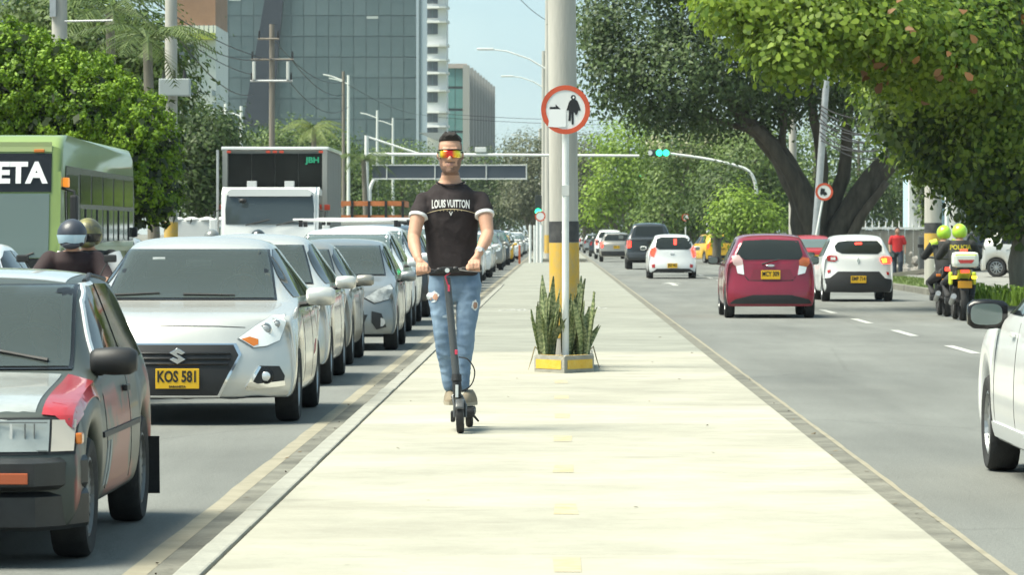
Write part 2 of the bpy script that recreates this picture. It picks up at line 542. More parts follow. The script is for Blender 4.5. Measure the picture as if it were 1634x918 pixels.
# right kerb, verge and sidewalk, left sidewalk
def slab_block(name, x0, x1, y0, y1, z0, z1, m):
    bm = bmesh.new(); bm_box(bm, ((x0 + x1) / 2, (y0 + y1) / 2, (z0 + z1) / 2), (x1 - x0, y1 - y0, z1 - z0), bev=0.015)
    return tag(from_bm(name, bm, m), kind='structure')
slab_block('kerb', 9.0, 9.16, 10, 194, -0.05, 0.15, M_gut)
slab_block('verge', 9.165, 11.0, 10, 194, -0.05, 0.14, M_grass)
slab_block('sidewalk', 11.005, 22, 10, 194, -0.05, 0.15, M_walk)
slab_block('kerb', 9.0, 9.16, 214, 600, -0.05, 0.15, M_gut)
slab_block('verge', 9.165, 60, 214, 600, -0.05, 0.14, M_grass)
slab_block('sidewalk', -24, -14.5, 10, 194, -0.05, 0.15, M_walk)
slab_block('verge', -60, -14.5, 214, 700, -0.05, 0.14, M_grass)

# short grass on the verge beside the road
def grass_patch(name, x0, x1, y0, y1, n, h, m, seed, label):
    r = np.random.default_rng(seed)
    px = r.uniform(x0, x1, n); py = r.uniform(y0, y1, n); a = r.uniform(0, math.pi, n); hh = h * r.uniform(.5, 1.3, n); w = 0.012
    lx = r.normal(0, .3, n) * hh; ly = r.normal(0, .3, n) * hh
    v = np.zeros((n, 3, 3))
    v[:, 0] = np.stack([px - np.cos(a) * w, py - np.sin(a) * w, np.full(n, .14)], 1)
    v[:, 1] = np.stack([px + np.cos(a) * w, py + np.sin(a) * w, np.full(n, .14)], 1)
    v[:, 2] = np.stack([px + lx, py + ly, .14 + hh], 1)
    me = bpy.data.meshes.new(name)
    me.from_pydata(v.reshape(-1, 3).tolist(), [], np.arange(3 * n).reshape(-1, 3).tolist())
    return tag(link(name, me, m), label, 'grass', kind='stuff')
M_blade = leaf_mat('grass_blades', (0.07, 0.11, 0.025), (0.16, 0.22, 0.06))
grass_patch('grass', 9.18, 10.95, 60, 190, 16000, 0.06, M_blade, 2, 'short mown grass on the verge beside the right kerb')

# ------------------------------------------------------------------ planter with sign and pole on the median
M_plc = mat('planter_concrete', (0.25, 0.245, 0.21), 0.9, col2=(0.36, 0.345, 0.29), vscale=7, bump=0.5, bscale=40, detail=7)
M_yel = mat('planter_yellow_paint', (0.62, 0.36, 0.02), 0.65, col2=(0.66, 0.45, 0.08), vscale=9, bump=0.2, bscale=50)
M_soil = mat('soil', (0.07, 0.055, 0.035), 1.0, var=0.4, vscale=20, bump=1, bscale=60)
pl = empty('planter', (0.075, 37.8, KERB), 0, 'low pointed concrete planter with yellow painted panels around the pole on the median', 'planter')
out = [(0, 0), (0.29, 0.42), (0.29, 2.5), (-0.29, 2.5), (-0.29, 0.42)]
inn = [(0, 0.24), (0.19, 0.52), (0.19, 2.4), (-0.19, 2.4), (-0.19, 0.52)]
bm = bmesh.new()
H0 = 0.165
vo0 = [bm.verts.new((x, y, -0.01)) for x, y in out]; vo1 = [bm.verts.new((x, y, H0)) for x, y in out]
vi1 = [bm.verts.new((x, y, H0)) for x, y in inn]; vi0 = [bm.verts.new((x, y, 0.05)) for x, y in inn]
for i in range(5):
    j = (i + 1) % 5
    bm.faces.new((vo0[i], vo0[j], vo1[j], vo1[i])); bm.faces.new((vo1[i], vo1[j], vi1[j], vi1[i])); bm.faces.new((vi1[i], vi1[j], vi0[j], vi0[i]))
bmesh.ops.bevel(bm, geom=[e for e in bm.edges if e.verts[0].co.z > 0.1 and e.verts[1].co.z > 0.1], offset=0.012, segments=2, affect='EDGES')
from_bm('wall', bm, M_plc, pl)
sheet('soil', [(x, y) for x, y in inn], 0.12, M_soil, pl)
for s in (-1, 1):   # yellow painted panels on the two front faces and a stripe along the rim
    a = Vector((0.0, 0.0)); b = Vector((0.29 * s, 0.42)); d = (b - a).normalized(); n = Vector((d.y, -d.x)) if s > 0 else Vector((-d.y, d.x))
    bm = bmesh.new()
    p0 = a + d * 0.05 + n * 0.004; p1 = b - d * 0.03 + n * 0.004
    bm.faces.new([bm.verts.new(v) for v in ((p0.x, p0.y, 0.035), (p1.x, p1.y, 0.035), (p1.x, p1.y, 0.125), (p0.x, p0.y, 0.125))])
    from_bm('painted_panel', bm, M_yel, pl)
    bm = bmesh.new()
    bm.faces.new([bm.verts.new(v) for v in ((0.012 * s, 0.07, H0 + .003), (0.25 * s, 0.43, H0 + .003), (0.215 * s, 0.45, H0 + .003), (0.008 * s, 0.14, H0 + .003))])
    from_bm('painted_stripe', bm, M_yel, pl)

# snake plants: stiff upright banded blades
def blade_mesh(h, w, bend, twist, seed):
    r = random.Random(seed)
    bm = bmesh.new(); rows = []
    n = 6
    for i in range(n + 1):
        t = i / n
        ww = w * (0.62 + 0.5 * math.sin(min(1, t * 1.25) * math.pi * 0.62)) * (1 if t < .72 else max(0.03, (1 - t) / .28) ** .8)
        a = twist * t
        cx, cy = bend * t * t, 0
        z = h * t
        ca, sa = math.cos(a), math.sin(a)
        rows.append([bm.verts.new((cx + ca * ww * q, cy + sa * ww * q + (0.006 if k % 2 else -0.006), z)) for k, q in ((0, -.5), (1, 0), (2, .5))])
    for i in range(n):
        for k in range(2):
            bm.faces.new((rows[i][k], rows[i][k + 1], rows[i + 1][k + 1], rows[i + 1][k]))
    me = bpy.data.meshes.new('leaf'); bm.to_mesh(me); bm.free()
    me.polygons.foreach_set('use_smooth', [True] * len(me.polygons))
    return me
def banded_leaf():
    m = bpy.data.materials.new('snake_plant_leaf'); m.use_nodes = True
    nt = m.node_tree; b = nt.nodes['Principled BSDF']; b.inputs['Roughness'].default_value = 0.5
    tc = nt.nodes.new('ShaderNodeTexCoord'); w = nt.nodes.new('ShaderNodeTexWave')
    w.bands_direction = 'Z'; w.inputs['Scale'].default_value = 7; w.inputs['Distortion'].default_value = 9; w.inputs['Detail'].default_value = 3; w.inputs['Detail Scale'].default_value = 3
    nt.links.new(tc.outputs['Object'], w.inputs[0])
    r = nt.nodes.new('ShaderNodeValToRGB')
    r.color_ramp.elements[0].color = (0.10, 0.14, 0.055, 1); r.color_ramp.elements[1].color = (0.30, 0.33, 0.17, 1)
    nt.links.new(w.outputs[0], r.inputs[0])
    oi = nt.nodes.new('ShaderNodeObjectInfo'); mr = nt.nodes.new('ShaderNodeMapRange'); mr.inputs['To Min'].default_value = .65; mr.inputs['To Max'].default_value = 1.35
    h = nt.nodes.new('ShaderNodeHueSaturation')
    nt.links.new(oi.outputs['Random'], mr.inputs[0]); nt.links.new(mr.outputs[0], h.inputs['Value']); nt.links.new(r.outputs[0], h.inputs['Color'])
    nt.links.new(h.outputs[0], b.inputs['Base Color'])
    return m
M_snake = banded_leaf()
blades = [blade_mesh(h, w, bd, tw, i) for i, (h, w, bd, tw) in enumerate(((.62, .062, .05, .5), (.52, .055, .10, -.6), (.72, .058, .03, .9), (.40, .05, .12, .3), (.58, .066, .16, -.3)))]
for me in blades: me.materials.append(M_snake)
br = random.Random(5)
plants = [(-.16, .55, 17), (.02, .60, 14), (.17, .62, 17), (-.10, 1.0, 12), (.14, 1.1, 12), (0, 2.15, 12)]
names = ('leftmost clump of banded snake plant in the planter front', 'snake plant clump right behind the white sign pole', 'rightmost clump of banded snake plant leaning out of the planter', 'snake plant clump at the left foot of the concrete pole', 'snake plant clump at the right foot of the concrete pole', 'snake plant clump behind the concrete pole')
for (dx, dy, n), nm in zip(plants, names):
    p = empty('snake_plant', (0.075 + dx, 37.8 + dy, KERB + .10), 0, nm, 'plant', 'snake plants in the planter')
    for k in range(n):
        a = br.uniform(0, 2 * math.pi); rr = br.uniform(0, .11)
        lean = br.uniform(.01, .20)
        if dx: a = a * .5 + (0 if dx > 0 else math.pi) - math.pi / 2 * br.uniform(.6, 1.2) + br.uniform(0, 1.6)
        o = link('leaf', blades[k % 5], None, p, (rr * math.cos(a) * .7, rr * math.sin(a), 0))
        s = br.uniform(.8, 1.2)
        o.scale = (s, s, s)
        # lean outwards, then turn about the stem
        o.rotation_euler = (Matrix.Rotation(a, 3, 'Z') @ Matrix.Rotation(lean, 3, 'Y') @ Matrix.Rotation(br.uniform(0, 6), 3, 'Z')).to_euler()
M_dry = mat('dry_leaf', (0.24, 0.19, 0.10), 0.9, var=.3, vscale=20)
for (dx, dy, sgn) in ((-.26, .60, -1), (.26, .66, 1)):
    pts = [(0.075 + dx * .8, 37.8 + dy, KERB + .16), (0.075 + dx * 1.1, 37.8 + dy, KERB + .24), (0.075 + dx * 1.22, 37.8 + dy - .05, KERB + .12), (0.075 + dx * 1.27 + .02 * sgn, 37.8 + dy - .07, KERB + .015)]
    o = tube('dry_leaf', pts, [.004, .008, .006, .002], M_dry, None, 5)
    tag(o, f"withered brown leaf drooping over the planter's {'left' if sgn < 0 else 'right'} edge", 'leaf', 'withered leaves on the planter rim')

# concrete pole with worn black and yellow bands
M_pole = mat('pole_concrete', (0.34, 0.33, 0.295), 0.85, col2=(0.47, 0.455, 0.41), vscale=1.8, bump=0.25, bscale=30, stretch=(3, 3, .35), detail=7)
M_pblk = mat('worn_black_paint', (0.025, 0.026, 0.03), 0.7, col2=(0.07, 0.07, 0.068), vscale=10, detail=8)
M_pyel = mat('worn_yellow_band', (0.62, 0.36, 0.025), 0.7, col2=(0.46, 0.33, 0.12), vscale=7, detail=9, stretch=(1.5, 1.5, 1))
M_steel = mat('galvanised_steel', (0.45, 0.46, 0.46), 0.45, metal=.7, var=.1, vscale=6)
def band_pole(name, x, y, z0, h, r0, r1, label, zb=None, zy=None, lean=0.0, cat='utility pole', group=None, seg=24, m=None):
    o = empty(name, (x, y, z0), 0, label, cat, group)
    o.rotation_euler = (0, lean, 0)
    rr = lambda z: r0 + (r1 - r0) * z / h
    lathe('shaft', [(rr(0), -.05), (rr(h * .5), h * .5), (rr(h), h)], m or M_pole, o, seg)
    if zb: lathe('black_band', [(rr(zb[0]) + .004, zb[0]), (rr(zb[1]) + .004, zb[1])], M_pblk, o, seg)
    if zy: lathe('yellow_band', [(rr(zy[0]) + .004, zy[0]), (rr(zy[1]) + .004, zy[1])], M_pyel, o, seg)
    return o
mp_ = band_pole('utility_pole', 0.088, 39.45, KERB, 14, .150, .115, 'tall concrete pole with black and yellow bands rising from the planter', (1.26, 1.47), (.30, 1.255), lean=-.0095)
box('clamp', (0, -.145, 1.36), (.05, .02, .02), M_steel, mp_)
fp = band_pole('utility_pole', S(875, 400, 216).x, 216, KERB, 15, .22, .17, 'far concrete pole seen just left of the near pole, yellow band at its foot', None, (.3, 1.3), cat='utility pole')

# round traffic sign: red ring, bicycle rider, arrow and a white sticker
M_sw = mat('sign_white', (0.74, 0.74, 0.72), 0.45, var=.06, vscale=8)
M_sr = mat('sign_red', (0.56, 0.085, 0.035), 0.45, var=.12, vscale=9)
M_sk = mat('sign_black', (0.012, 0.012, 0.014), 0.5)
M_wp = mat('white_pole_paint', (0.70, 0.72, 0.69), 0.5, var=.08, vscale=5)
def disc(name, r, y0, y1, m, parent, seg=48, r_in=0.0, cx=0, cz=0):
    bm = bmesh.new()
    if r_in:
        bm_lathe(bm, [(r, y0), (r, y1), (r_in, y1), (r_in, y0)], seg, 'Y', (cx, 0, cz), True)
    else:
        bm_lathe(bm, [(r, y0), (r, y1)], seg, 'Y', (cx, 0, cz))
    return from_bm(name, bm, m, parent)
def poly_xz(name, poly, y0, y1, m, parent):
    return prism(name, poly, y0, y1, m, parent, 'XZ')
sg = empty('traffic_sign', (0.088, 38.32, KERB + .15), 0, 'round red and white bicycle sign on a white pole in the planter', 'traffic sign')
tube('pole', [(0, 0, -.05), (0, 0, 2.58)], .034, M_wp, sg, 16)
zc = S(0, 175, 38.3).z - KERB - .15
pr = .237
face = disc('sign_plate', pr, -.050, -.044, M_sw, sg, cz=zc)
disc('red_ring', pr + .002, -.056, -.0495, M_sr, sg, r_in=.192, cz=zc)
q = lambda a, b: ((a - 532) / 1085 * 130 * 38.3 / F, zc - (b - 462) / 918 * 110 * 38.3 / F)
rider = [(600, 300), (612, 272), (635, 264), (660, 272), (670, 300), (658, 325), (690, 345), (712, 400), (735, 470), (700, 475), (690, 520), (665, 535), (655, 500), (640, 500), (640, 655), (615, 660), (610, 500), (600, 610), (570, 610), (578, 470), (545, 470), (575, 370), (590, 342), (615, 328)]
poly_xz('rider_symbol', [q(*p) for p in rider], -.055, -.0505, M_sk, sg)
poly_xz('rider_face', [q(a, b) for a, b in ((625, 290), (648, 282), (652, 300), (640, 318), (630, 312))], -.0575, -.0555, M_sw, sg)
poly_xz('arrow_symbol', [q(a, b) for a, b in ((320, 425), (400, 425), (400, 390), (468, 456), (322, 452))], -.055, -.0505, M_sk, sg)
poly_xz('sticker', [q(a, b) for a, b in ((310, 458), (535, 455), (540, 690), (420, 698), (300, 690))], -.0585, -.0565, mat('sticker_white', (.8, .8, .79), .4), sg)
poly_xz('sticker_corner', [q(a, b) for a, b in ((228, 600), (300, 690), (312, 600), (290, 612))], -.0588, -.0567, M_sr, sg)
for dz in (-.12, .12):
    box('bracket', (0, -.02, zc + dz), (.12, .055, .03), M_steel, sg)
box('band', (0, -.001, 1.62), (.071, .071, .10), mat('faded_sticker', (.55, .56, .54), .6), sg)

# dry leaves and grit blown along the gutters and over the median
def litter():
    r = np.random.default_rng(12); n = 420
    side = r.integers(0, 3, n)
    x = np.where(side == 0, r.uniform(-1.80, -1.52, n), np.where(side == 1, r.uniform(1.69, 1.95, n), r.uniform(-1.3, 1.55, n)))
    y = 14 + 90 * r.uniform(0, 1, n) ** 1.5
    z = np.where(side == 2, .1325, .0055)
    keep = (side < 2) | (r.uniform(0, 1, n) < .35)
    x, y, z = x[keep], y[keep], z[keep]; n = len(x)
    ln = r.uniform(.018, .055, n); a = r.uniform(0, 6.28, n); w = ln * r.uniform(.35, .6, n); t = r.uniform(0, .012, n)
    d = np.stack([np.cos(a), np.sin(a)], 1); p = np.stack([-d[:, 1], d[:, 0]], 1)
    c = np.stack([x, y], 1)
    V = np.zeros((n, 4, 3))
    for k, (f, g, h) in enumerate(((-.5, 0, 0), (0, .5, .6), (.5, 0, 1.0), (0, -.5, .3))):
        V[:, k, :2] = c + d * (ln * f)[:, None] + p * (w * g)[:, None]; V[:, k, 2] = z + t * h
    me = bpy.data.meshes.new('leaf_litter'); me.from_pydata(V.reshape(-1, 3).tolist(), [], np.arange(4 * n).reshape(-1, 4).tolist())
    return tag(link('leaf_litter', me, mat('litter_leaf', (.13, .095, .05), .9, var=.3, vscale=9, isl=.5)), 'dry leaves and grit scattered along the gutters and median', 'leaf litter', kind='stuff')
litter()
# ------------------------------------------------------------------ vehicles
M_blackp = mat('black_plastic', (0.018, 0.018, 0.019), 0.55)
M_blackg = mat('black_gloss_trim', (0.010, 0.010, 0.011), 0.25)
M_rubber = mat('tyre_rubber', (0.022, 0.022, 0.022), 0.85, var=.3, vscale=12, bump=.2, bscale=80)
M_rim = mat('alloy_rim', (0.42, 0.43, 0.43), 0.35, metal=.85)
M_rimdk = mat('dusty_rim', (0.20, 0.20, 0.195), 0.5, metal=.5)
M_chrome = mat('chrome', (0.78, 0.79, 0.80), 0.12, metal=1.0)
M_glass = mat('windscreen_glass', (0.095, 0.125, 0.115), 0.04, spec=.85, coat=.35)
M_glassdk = mat('tinted_glass', (0.010, 0.012, 0.012), 0.06, spec=.38)
M_under = mat('underbody', (0.012, 0.012, 0.012), 0.95)
M_lens = mat('clear_lens', (0.80, 0.82, 0.81), 0.10, coat=1.0, var=.04, vscale=14)
M_lensin = mat('lamp_reflector', (0.82, 0.83, 0.82), 0.15, metal=.6)
M_amber = mat('amber_lens', (0.60, 0.17, 0.02), 0.25, coat=.6)
M_redl = mat('red_lens', (0.42, 0.02, 0.02), 0.22, coat=.8)
M_redlit = mat('lit_brake_lens', (0.6, 0.04, 0.03), 0.3, emit=(1, 0.05, 0.03), estr=1.1)
M_amblit = mat('lit_turn_lens', (0.7, 0.25, 0.02), 0.3, emit=(1, 0.42, 0.03), estr=1.6)
M_plate = mat('yellow_plate', (0.72, 0.42, 0.015), 0.5)
M_platek = mat('plate_black', (0.02, 0.018, 0.012), 0.6)
M_whitep = mat('white_car_paint', (0.72, 0.73, 0.72), 0.3, coat=.7, var=.03, vscale=2)
M_silver = mat('silver_car_paint', (0.60, 0.59, 0.55), 0.27, metal=.45, coat=.7, var=.05, vscale=2)
M_beige = mat('beige_grey_paint', (0.30, 0.285, 0.25), 0.34, metal=.5, coat=.7, var=.05, vscale=2)
M_dgrey = mat('grey_car_paint', (0.25, 0.265, 0.265), 0.32, metal=.5, coat=.7, var=.05, vscale=2)
M_red = mat('maroon_car_paint', (0.25, 0.012, 0.032), 0.28, metal=.25, coat=.9, var=.08, vscale=2)
M_redc = mat('red_car_paint', (0.36, 0.015, 0.018), 0.3, coat=.8)
M_blackc = mat('black_car_paint', (0.022, 0.026, 0.028), 0.3, coat=.8)
M_taxi = mat('yellow_taxi_paint', (0.66, 0.38, 0.012), 0.35, coat=.6)
M_seam = mat('panel_gap', (0.02, 0.02, 0.02), 0.9)
M_seat = mat('seat_fabric', (0.05, 0.05, 0.052), 0.9)

FR = (0, .10, .26, .46, .66, .84, 1.0)
FW = (.945, .978, .996, 1.0, .992, .975, .950)
GT = (.12, .5, .88, 1.0)

class Car:
    """a lofted body shell plus panels laid on it by projection"""
    def __init__(c, name, sp, X, Y, away, label, group, paint, cat='car', yaw=0.0, z=0.0, lite=False):
        c.sp = sp; c.L = sp['L']; c.lite = lite
        L = c.L
        c.root = empty(name, (X, Y + (L if away else 0), z), (math.pi if away else 0) + yaw, label, cat, group)
        c.paint = paint
        c.shell()
    def shell(c):
        sp = c.sp; L = c.L
        top, belt, hw = mono(sp['top']), mono(sp['belt']), mono(sp['hw'])
        fz, rz = mono(sp['fz']), mono(sp['rz'])
        roofw = sp['roofw']; sill = sp.get('sill', .20); R_ = sp['arch']; axz = sp.get('axz', .285)
        U = set(np.linspace(0, L, 30 if c.lite else 52))
        for p in sp['top']: U.add(p[0])
        for ua in sp['axles']:
            for k in range(13):
                U.add(ua + R_ * math.cos(math.pi * k / 12))
            U.add(ua + R_ + .012); U.add(ua - R_ - .012)
        U = sorted(U)
        V = [U[0]]
        for u in U[1:]:
            if u - V[-1] > .008: V.append(u)
        U = V
        a = sp['axles'][0] - R_ - .03; b = L - (sp['axles'][1] + R_ + .03)
        fcn, rcn = sp.get('fcorner', .30), sp.get('rcorner', .16)
        Hg = sp.get('hg', .36)
        def bottom(u):
            z = sill
            for ua in sp['axles']:
                d = abs(u - ua)
                if d <= R_: z = max(z, axz + math.sqrt(max(0, R_ * R_ - d * d)))
            if u < .35: z = max(z, sill - (sill - sp.get('fbot', sill)) * (1 - u / .35)) if sp.get('fbot', sill) > sill else z + (sp.get('fbot', sill) - sill) * (1 - u / .35)
            if u > L - .35: z = z + (sp.get('rbot', sill) - sill) * (1 - (L - u) / .35)
            return z
        def off(u, x, z, w):
            q = min(1, abs(x) / w)
            o = 0
            if u < a: o += (fz(z) + fcn * q ** 3.2) * (1 - u / a) ** 1.6
            if u > L - b: o -= (rz(z) + rcn * q ** 3.2) * (1 - (L - u) / b) ** 1.6
            return o
        bm = bmesh.new()
        secs = []
        for u in U:
            w, zb, zt, z0 = hw(u), belt(u), top(u), bottom(u)
            zt = max(zt, zb + .012)
            g = min(1, max(0, (zt - zb) / Hg)); g = g * g * (3 - 2 * g)
            half = []
            for f, k in zip(FR, FW):
                half.append((w * k, z0 + (zb - z0) * f))
            rw = w * .80 * (1 - g) + roofw * g
            ze = zb + (zt - zb) * (.72 + .20 * g)
            for t in GT:
                half.append((w * .95 + (rw - w * .95) * t, zb + (ze - zb) * t ** (.92)))
            half += [(rw * .72, zt - (zt - ze) * .36), (rw * .36, zt - (zt - ze) * .08), (0, zt)]
            right = [bm.verts.new((x, u + off(u, x, z, w), z)) for x, z in half]
            left = [bm.verts.new((-x, u + off(u, x, z, w), z)) for x, z in half[:-1]] + [right[-1]]
            secs.append((right, left, half, w, u))
        n = len(secs[0][0])
        for i in range(len(secs) - 1):
            for s in (0, 1):
                A, B = secs[i][s], secs[i + 1][s]
                for k in range(n - 1):
                    bm.faces.new((A[k], A[k + 1], B[k + 1], B[k]))
        for idx in (0, len(secs) - 1):
            right, left, half, w, u = secs[idx]
            fr = [half[k][0] / half[6][0] for k in range(6, n)]     # 1 .. 0
            rows = []
            for k in range(6):
                x6, z = half[k]
                rr = [right[k]] + [bm.verts.new((x6 * f, u + off(u, x6 * f, z, w), z)) for f in fr[1:]]
                ll = [left[k]] + [bm.verts.new((-x6 * f, u + off(u, x6 * f, z, w), z)) for f in fr[1:-1]] + [rr[-1]]
                rows.append((rr, ll))
            rows.append((right[6:], left[6:]))
            for k in range(6):
                for s in (0, 1):
                    A, B = rows[k][s], rows[k + 1][s]
                    for j in range(len(A) - 1):
                        bm.faces.new((A[j], A[j + 1], B[j + 1], B[j]))
        bmesh.ops.recalc_face_normals(bm, faces=bm.faces)
        # turn the open lower edge inwards so that it has thickness
        edge = [e for e in bm.edges if e.is_boundary]
        ex = bmesh.ops.extrude_edge_only(bm, edges=edge)
        for v in ex['geom']:
            if isinstance(v, bmesh.types.BMVert):
                v.co.x *= .93; v.co.y = L / 2 + (v.co.y - L / 2) * .985; v.co.z += .012
        me = bpy.data.meshes.new('body')
        bm.to_mesh(me); bm.free()
        me.polygons.foreach_set('use_smooth', [True] * len(me.polygons))
        o = link('body', me, c.paint, c.root)
        if not c.lite:
            md = o.modifiers.new('s', 'SUBSURF'); md.levels = 1; md.render_levels = 1
            o.parent = None
            m2 = evaluated(o)
            o.parent = c.root
            o.modifiers.clear(); o.data = m2; me = m2
        c.body = o
        bb = bmesh.new(); bb.from_mesh(me)
        c.bvh = BVHTree.FromBMesh(bb)
        bb.free()
        # floor pan and wheel wells as black boxes, added to block light
        w = hw(L / 2)
        bm = bmesh.new()
        bm_box(bm, (0, L / 2, .36 + sill / 2), (w * 1.62, L - .98, .40))
        bm_box(bm, (0, L / 2, .34 + sill / 2), (w * 1.05, L - .50, .30))
        for ua in sp['axles']:
            bm_box(bm, (0, ua, .50), (w * 1.40, R_ * 1.9, .45))
        from_bm('underbody', bm, M_under, c.root)
        c.hw, c.top, c.belt = hw, top, belt
    def cast(c, d, a, b):
        L = c.L
        o, v = {'F': ((a, -3, b), (0, 1, 0)), 'B': ((a, L + 3, b), (0, -1, 0)), 'R': ((3, a, b), (-1, 0, 0)), 'L': ((-3, a, b), (1, 0, 0)), 'T': ((a, b, 5), (0, 0, -1))}[d]
        h = c.bvh.ray_cast(Vector(o), Vector(v))
        if h[0] is None:
            h = c.bvh.find_nearest(Vector(o) + Vector(v) * 3)
        n = h[1]
        if n.dot(Vector(v)) > 0: n = -n
        return h[0], n
    def panel(c, name, poly, d, m, off=.006, thick=None, parent=None, step=.07, smooth=True):
        bm = bmesh.new()
        f = bm.faces.new([bm.verts.new((a, b, 0)) for a, b in poly])
        if len(poly) > 4: bmesh.ops.triangulate(bm, faces=[f])
        xs = [p[0] for p in poly]; ys = [p[1] for p in poly]
        for ax, lo, hi in ((0, min(xs), max(xs)), (1, min(ys), max(ys))):
            k = int((hi - lo) / step)
            for i in range(1, k + 1):
                p = [0, 0, 0]; nn = [0, 0, 0]
                p[ax] = lo + (hi - lo) * i / (k + 1); nn[ax] = 1
                bmesh.ops.bisect_plane(bm, geom=bm.verts[:] + bm.edges[:] + bm.faces[:], plane_co=p, plane_no=nn)
        bmesh.ops.triangulate(bm, faces=[f for f in bm.faces if len(f.verts) > 4])
        nrm = {}
        for v in bm.verts:
            p, n = c.cast(d, v.co.x, v.co.y)
            nrm[v] = n; v.co = p + n * off
        t = thick if thick is not None else off + .012
        ex = bmesh.ops.extrude_edge_only(bm, edges=[e for e in bm.edges if e.is_boundary])
        mv = [v for v in ex['geom'] if isinstance(v, bmesh.types.BMVert)]
        vv = {'F': Vector((0, 1, 0)), 'B': Vector((0, -1, 0)), 'R': Vector((-1, 0, 0)), 'L': Vector((1, 0, 0)), 'T': Vector((0, 0, -1))}[d]
        for v in mv: v.co += vv * t
        return from_bm(name, bm, m, parent or c.root, smooth, angle=30)
    def pair(c, name, poly, d, m, **k):
        """the panel and its mirror image (front, back and top views), or right and left side"""
        if d == 'S':
            return [c.panel(name, poly, 'R', m, **k), c.panel(name, poly, 'L', m, **k)]
        return [c.panel(name, poly, d, m, **k), c.panel(name, [(-a, b) for a, b in poly], d, m, **k)]
    def wheels(c, r=.285, w=.175, rim=None, track=None, spokes=10):
        sp = c.sp
        rim = rim or M_rim
        key = ('wheel', r, w, rim.name, spokes)
        if key not in WHEELS:
            t = bmesh.new()
            pr = r * .66
            bm_lathe(t, [(pr, -w * .42), (r * .80, -w * .5), (r * .93, -w * .49), (r * .985, -w * .38), (r, -w * .2), (r, w * .2), (r * .985, w * .38), (r * .93, w * .49), (r * .80, w * .5), (pr, w * .42)], 28, 'X', close=True)
            tm = bpy.data.meshes.new('tyre'); bmesh.ops.recalc_face_normals(t, faces=t.faces); t.to_mesh(tm); t.free()
            tm.polygons.foreach_set('use_smooth', [True] * len(tm.polygons)); tm.set_sharp_from_angle(angle=R(40)); tm.materials.append(M_rubber)
            b = bmesh.new()
            bm_lathe(b, [(pr, -w * .40), (pr, w * .42), (pr * .93, w * .44), (pr * .90, w * .30), (pr * .86, w * .1), (pr * .85, -w * .38)], 28, 'X', close=True)
            bm_lathe(b, [(.055, w * .0), (.055, w * .36), (.03, w * .40)], 12, 'X')
            for k in range(spokes):
                an = 2 * math.pi * k / spokes
                bm_box(b, (w * .30, 0, pr * .5), (w * .10, .034, pr * .86), None)
                vs = b.verts[-8:]
                bmesh.ops.rotate(b, cent=(0, 0, 0), matrix=Matrix.Rotation(an, 3, 'X'), verts=vs)
            rm = bpy.data.meshes.new('rim'); bmesh.ops.recalc_face_normals(b, faces=b.faces); b.to_mesh(rm); b.free()
            rm.materials.append(rim)
            b = bmesh.new(); bm_lathe(b, [(pr * .88, -w * .1), (pr * .88, -w * .02)], 20, 'X')
            dm = bpy.data.meshes.new('brake_disc'); b.to_mesh(dm); b.free(); dm.materials.append(M_under)
            WHEELS[key] = (tm, rm, dm)
        tm, rm, dm = WHEELS[key]
        for ua in sp['axles']:
            for s in (1, -1):
                x = (track / 2 if track else c.hw(ua) - w * .5 - .012)
                e = empty('wheel', (s * x, ua, r)); e.parent = c.root
                if s < 0: e.rotation_euler = (0, 0, math.pi)
                link('tyre', tm, None, e); link('rim', rm, None, e); link('brake_disc', dm, None, e)
    def mirror(c, x, u, z, m, w=.20, h=.13, d=.10, glass_back=True):
        for s in (1, -1):
            bm = bmesh.new()
            rows = []
            for i, (dx, k) in enumerate(((0, .72), (.12, .95), (.5, 1.05), (.85, 1.0), (1, .70))):
                ring = []
                for j in range(10):
                    a = j * 2 * math.pi / 10
                    ca, sa = math.cos(a), math.sin(a)
                    yy = (-d * .62 if ca > 0 else -d * .28) * abs(ca) ** .8 * (1 if ca > 0 else -1)
                    ring.append(bm.verts.new((s * (x + w * (dx - .5)), u + yy * k, z + (h / 2) * k * math.copysign(abs(sa) ** .7, sa))))
                rows.append(ring)
            for i in range(4):
                for j in range(10):
                    bm.faces.new((rows[i][j], rows[i][(j + 1) % 10], rows[i + 1][(j + 1) % 10], rows[i + 1][j]))
            bm.faces.new(rows[0]); bm.faces.new(rows[-1])
            o = from_bm('mirror', bm, m, c.root, True, angle=60)
            bm = bmesh.new()
            bm_prism(bm, [(s * (x + .01) + w * .40 * math.copysign(abs(math.cos(a)) ** .6, math.cos(a)), z + h * .36 * math.copysign(abs(math.sin(a)) ** .6, math.sin(a))) for a in [k * math.pi / 10 for k in range(20)]], u + d * .27, u + d * .30)
            from_bm('mirror_glass', bm, M_glass, o)
            tube('mirror_arm', [(s * (x - w * .75), u + .02, z - h * .45), (s * (x - w * .25), u, z - h * .36)], .022, M_blackp, o, 8)
    def plate(c, d, z, txt, x=0, w=.335, h=.155, off=.022):
        p, n = c.cast(d, x, z)
        s = -1 if d == 'F' else 1
        y = p.y + s * off
        b = box('license_plate', (x, y, z), (w, .008, h), M_plate, c.root, bev=.0035)
        for t, sz, dz in ((txt, .118, .012),):
            me = text_mesh(t, sz, .0035, .0015, .86)
            dx = max(v.co.x for v in me.vertices) - min(v.co.x for v in me.vertices)
            if dx > w * .88: me.transform(Matrix.Diagonal((w * .88 / dx, 1, 1, 1)))
            me.transform((Matrix.Rotation(math.pi, 4, 'Z') if d == 'B' else Matrix.Identity(4)) @ Matrix.Rotation(R(90), 4, 'X'))
            link('plate_lettering', me, M_platek, b, (x, y + s * .0055, z + dz))
        return b
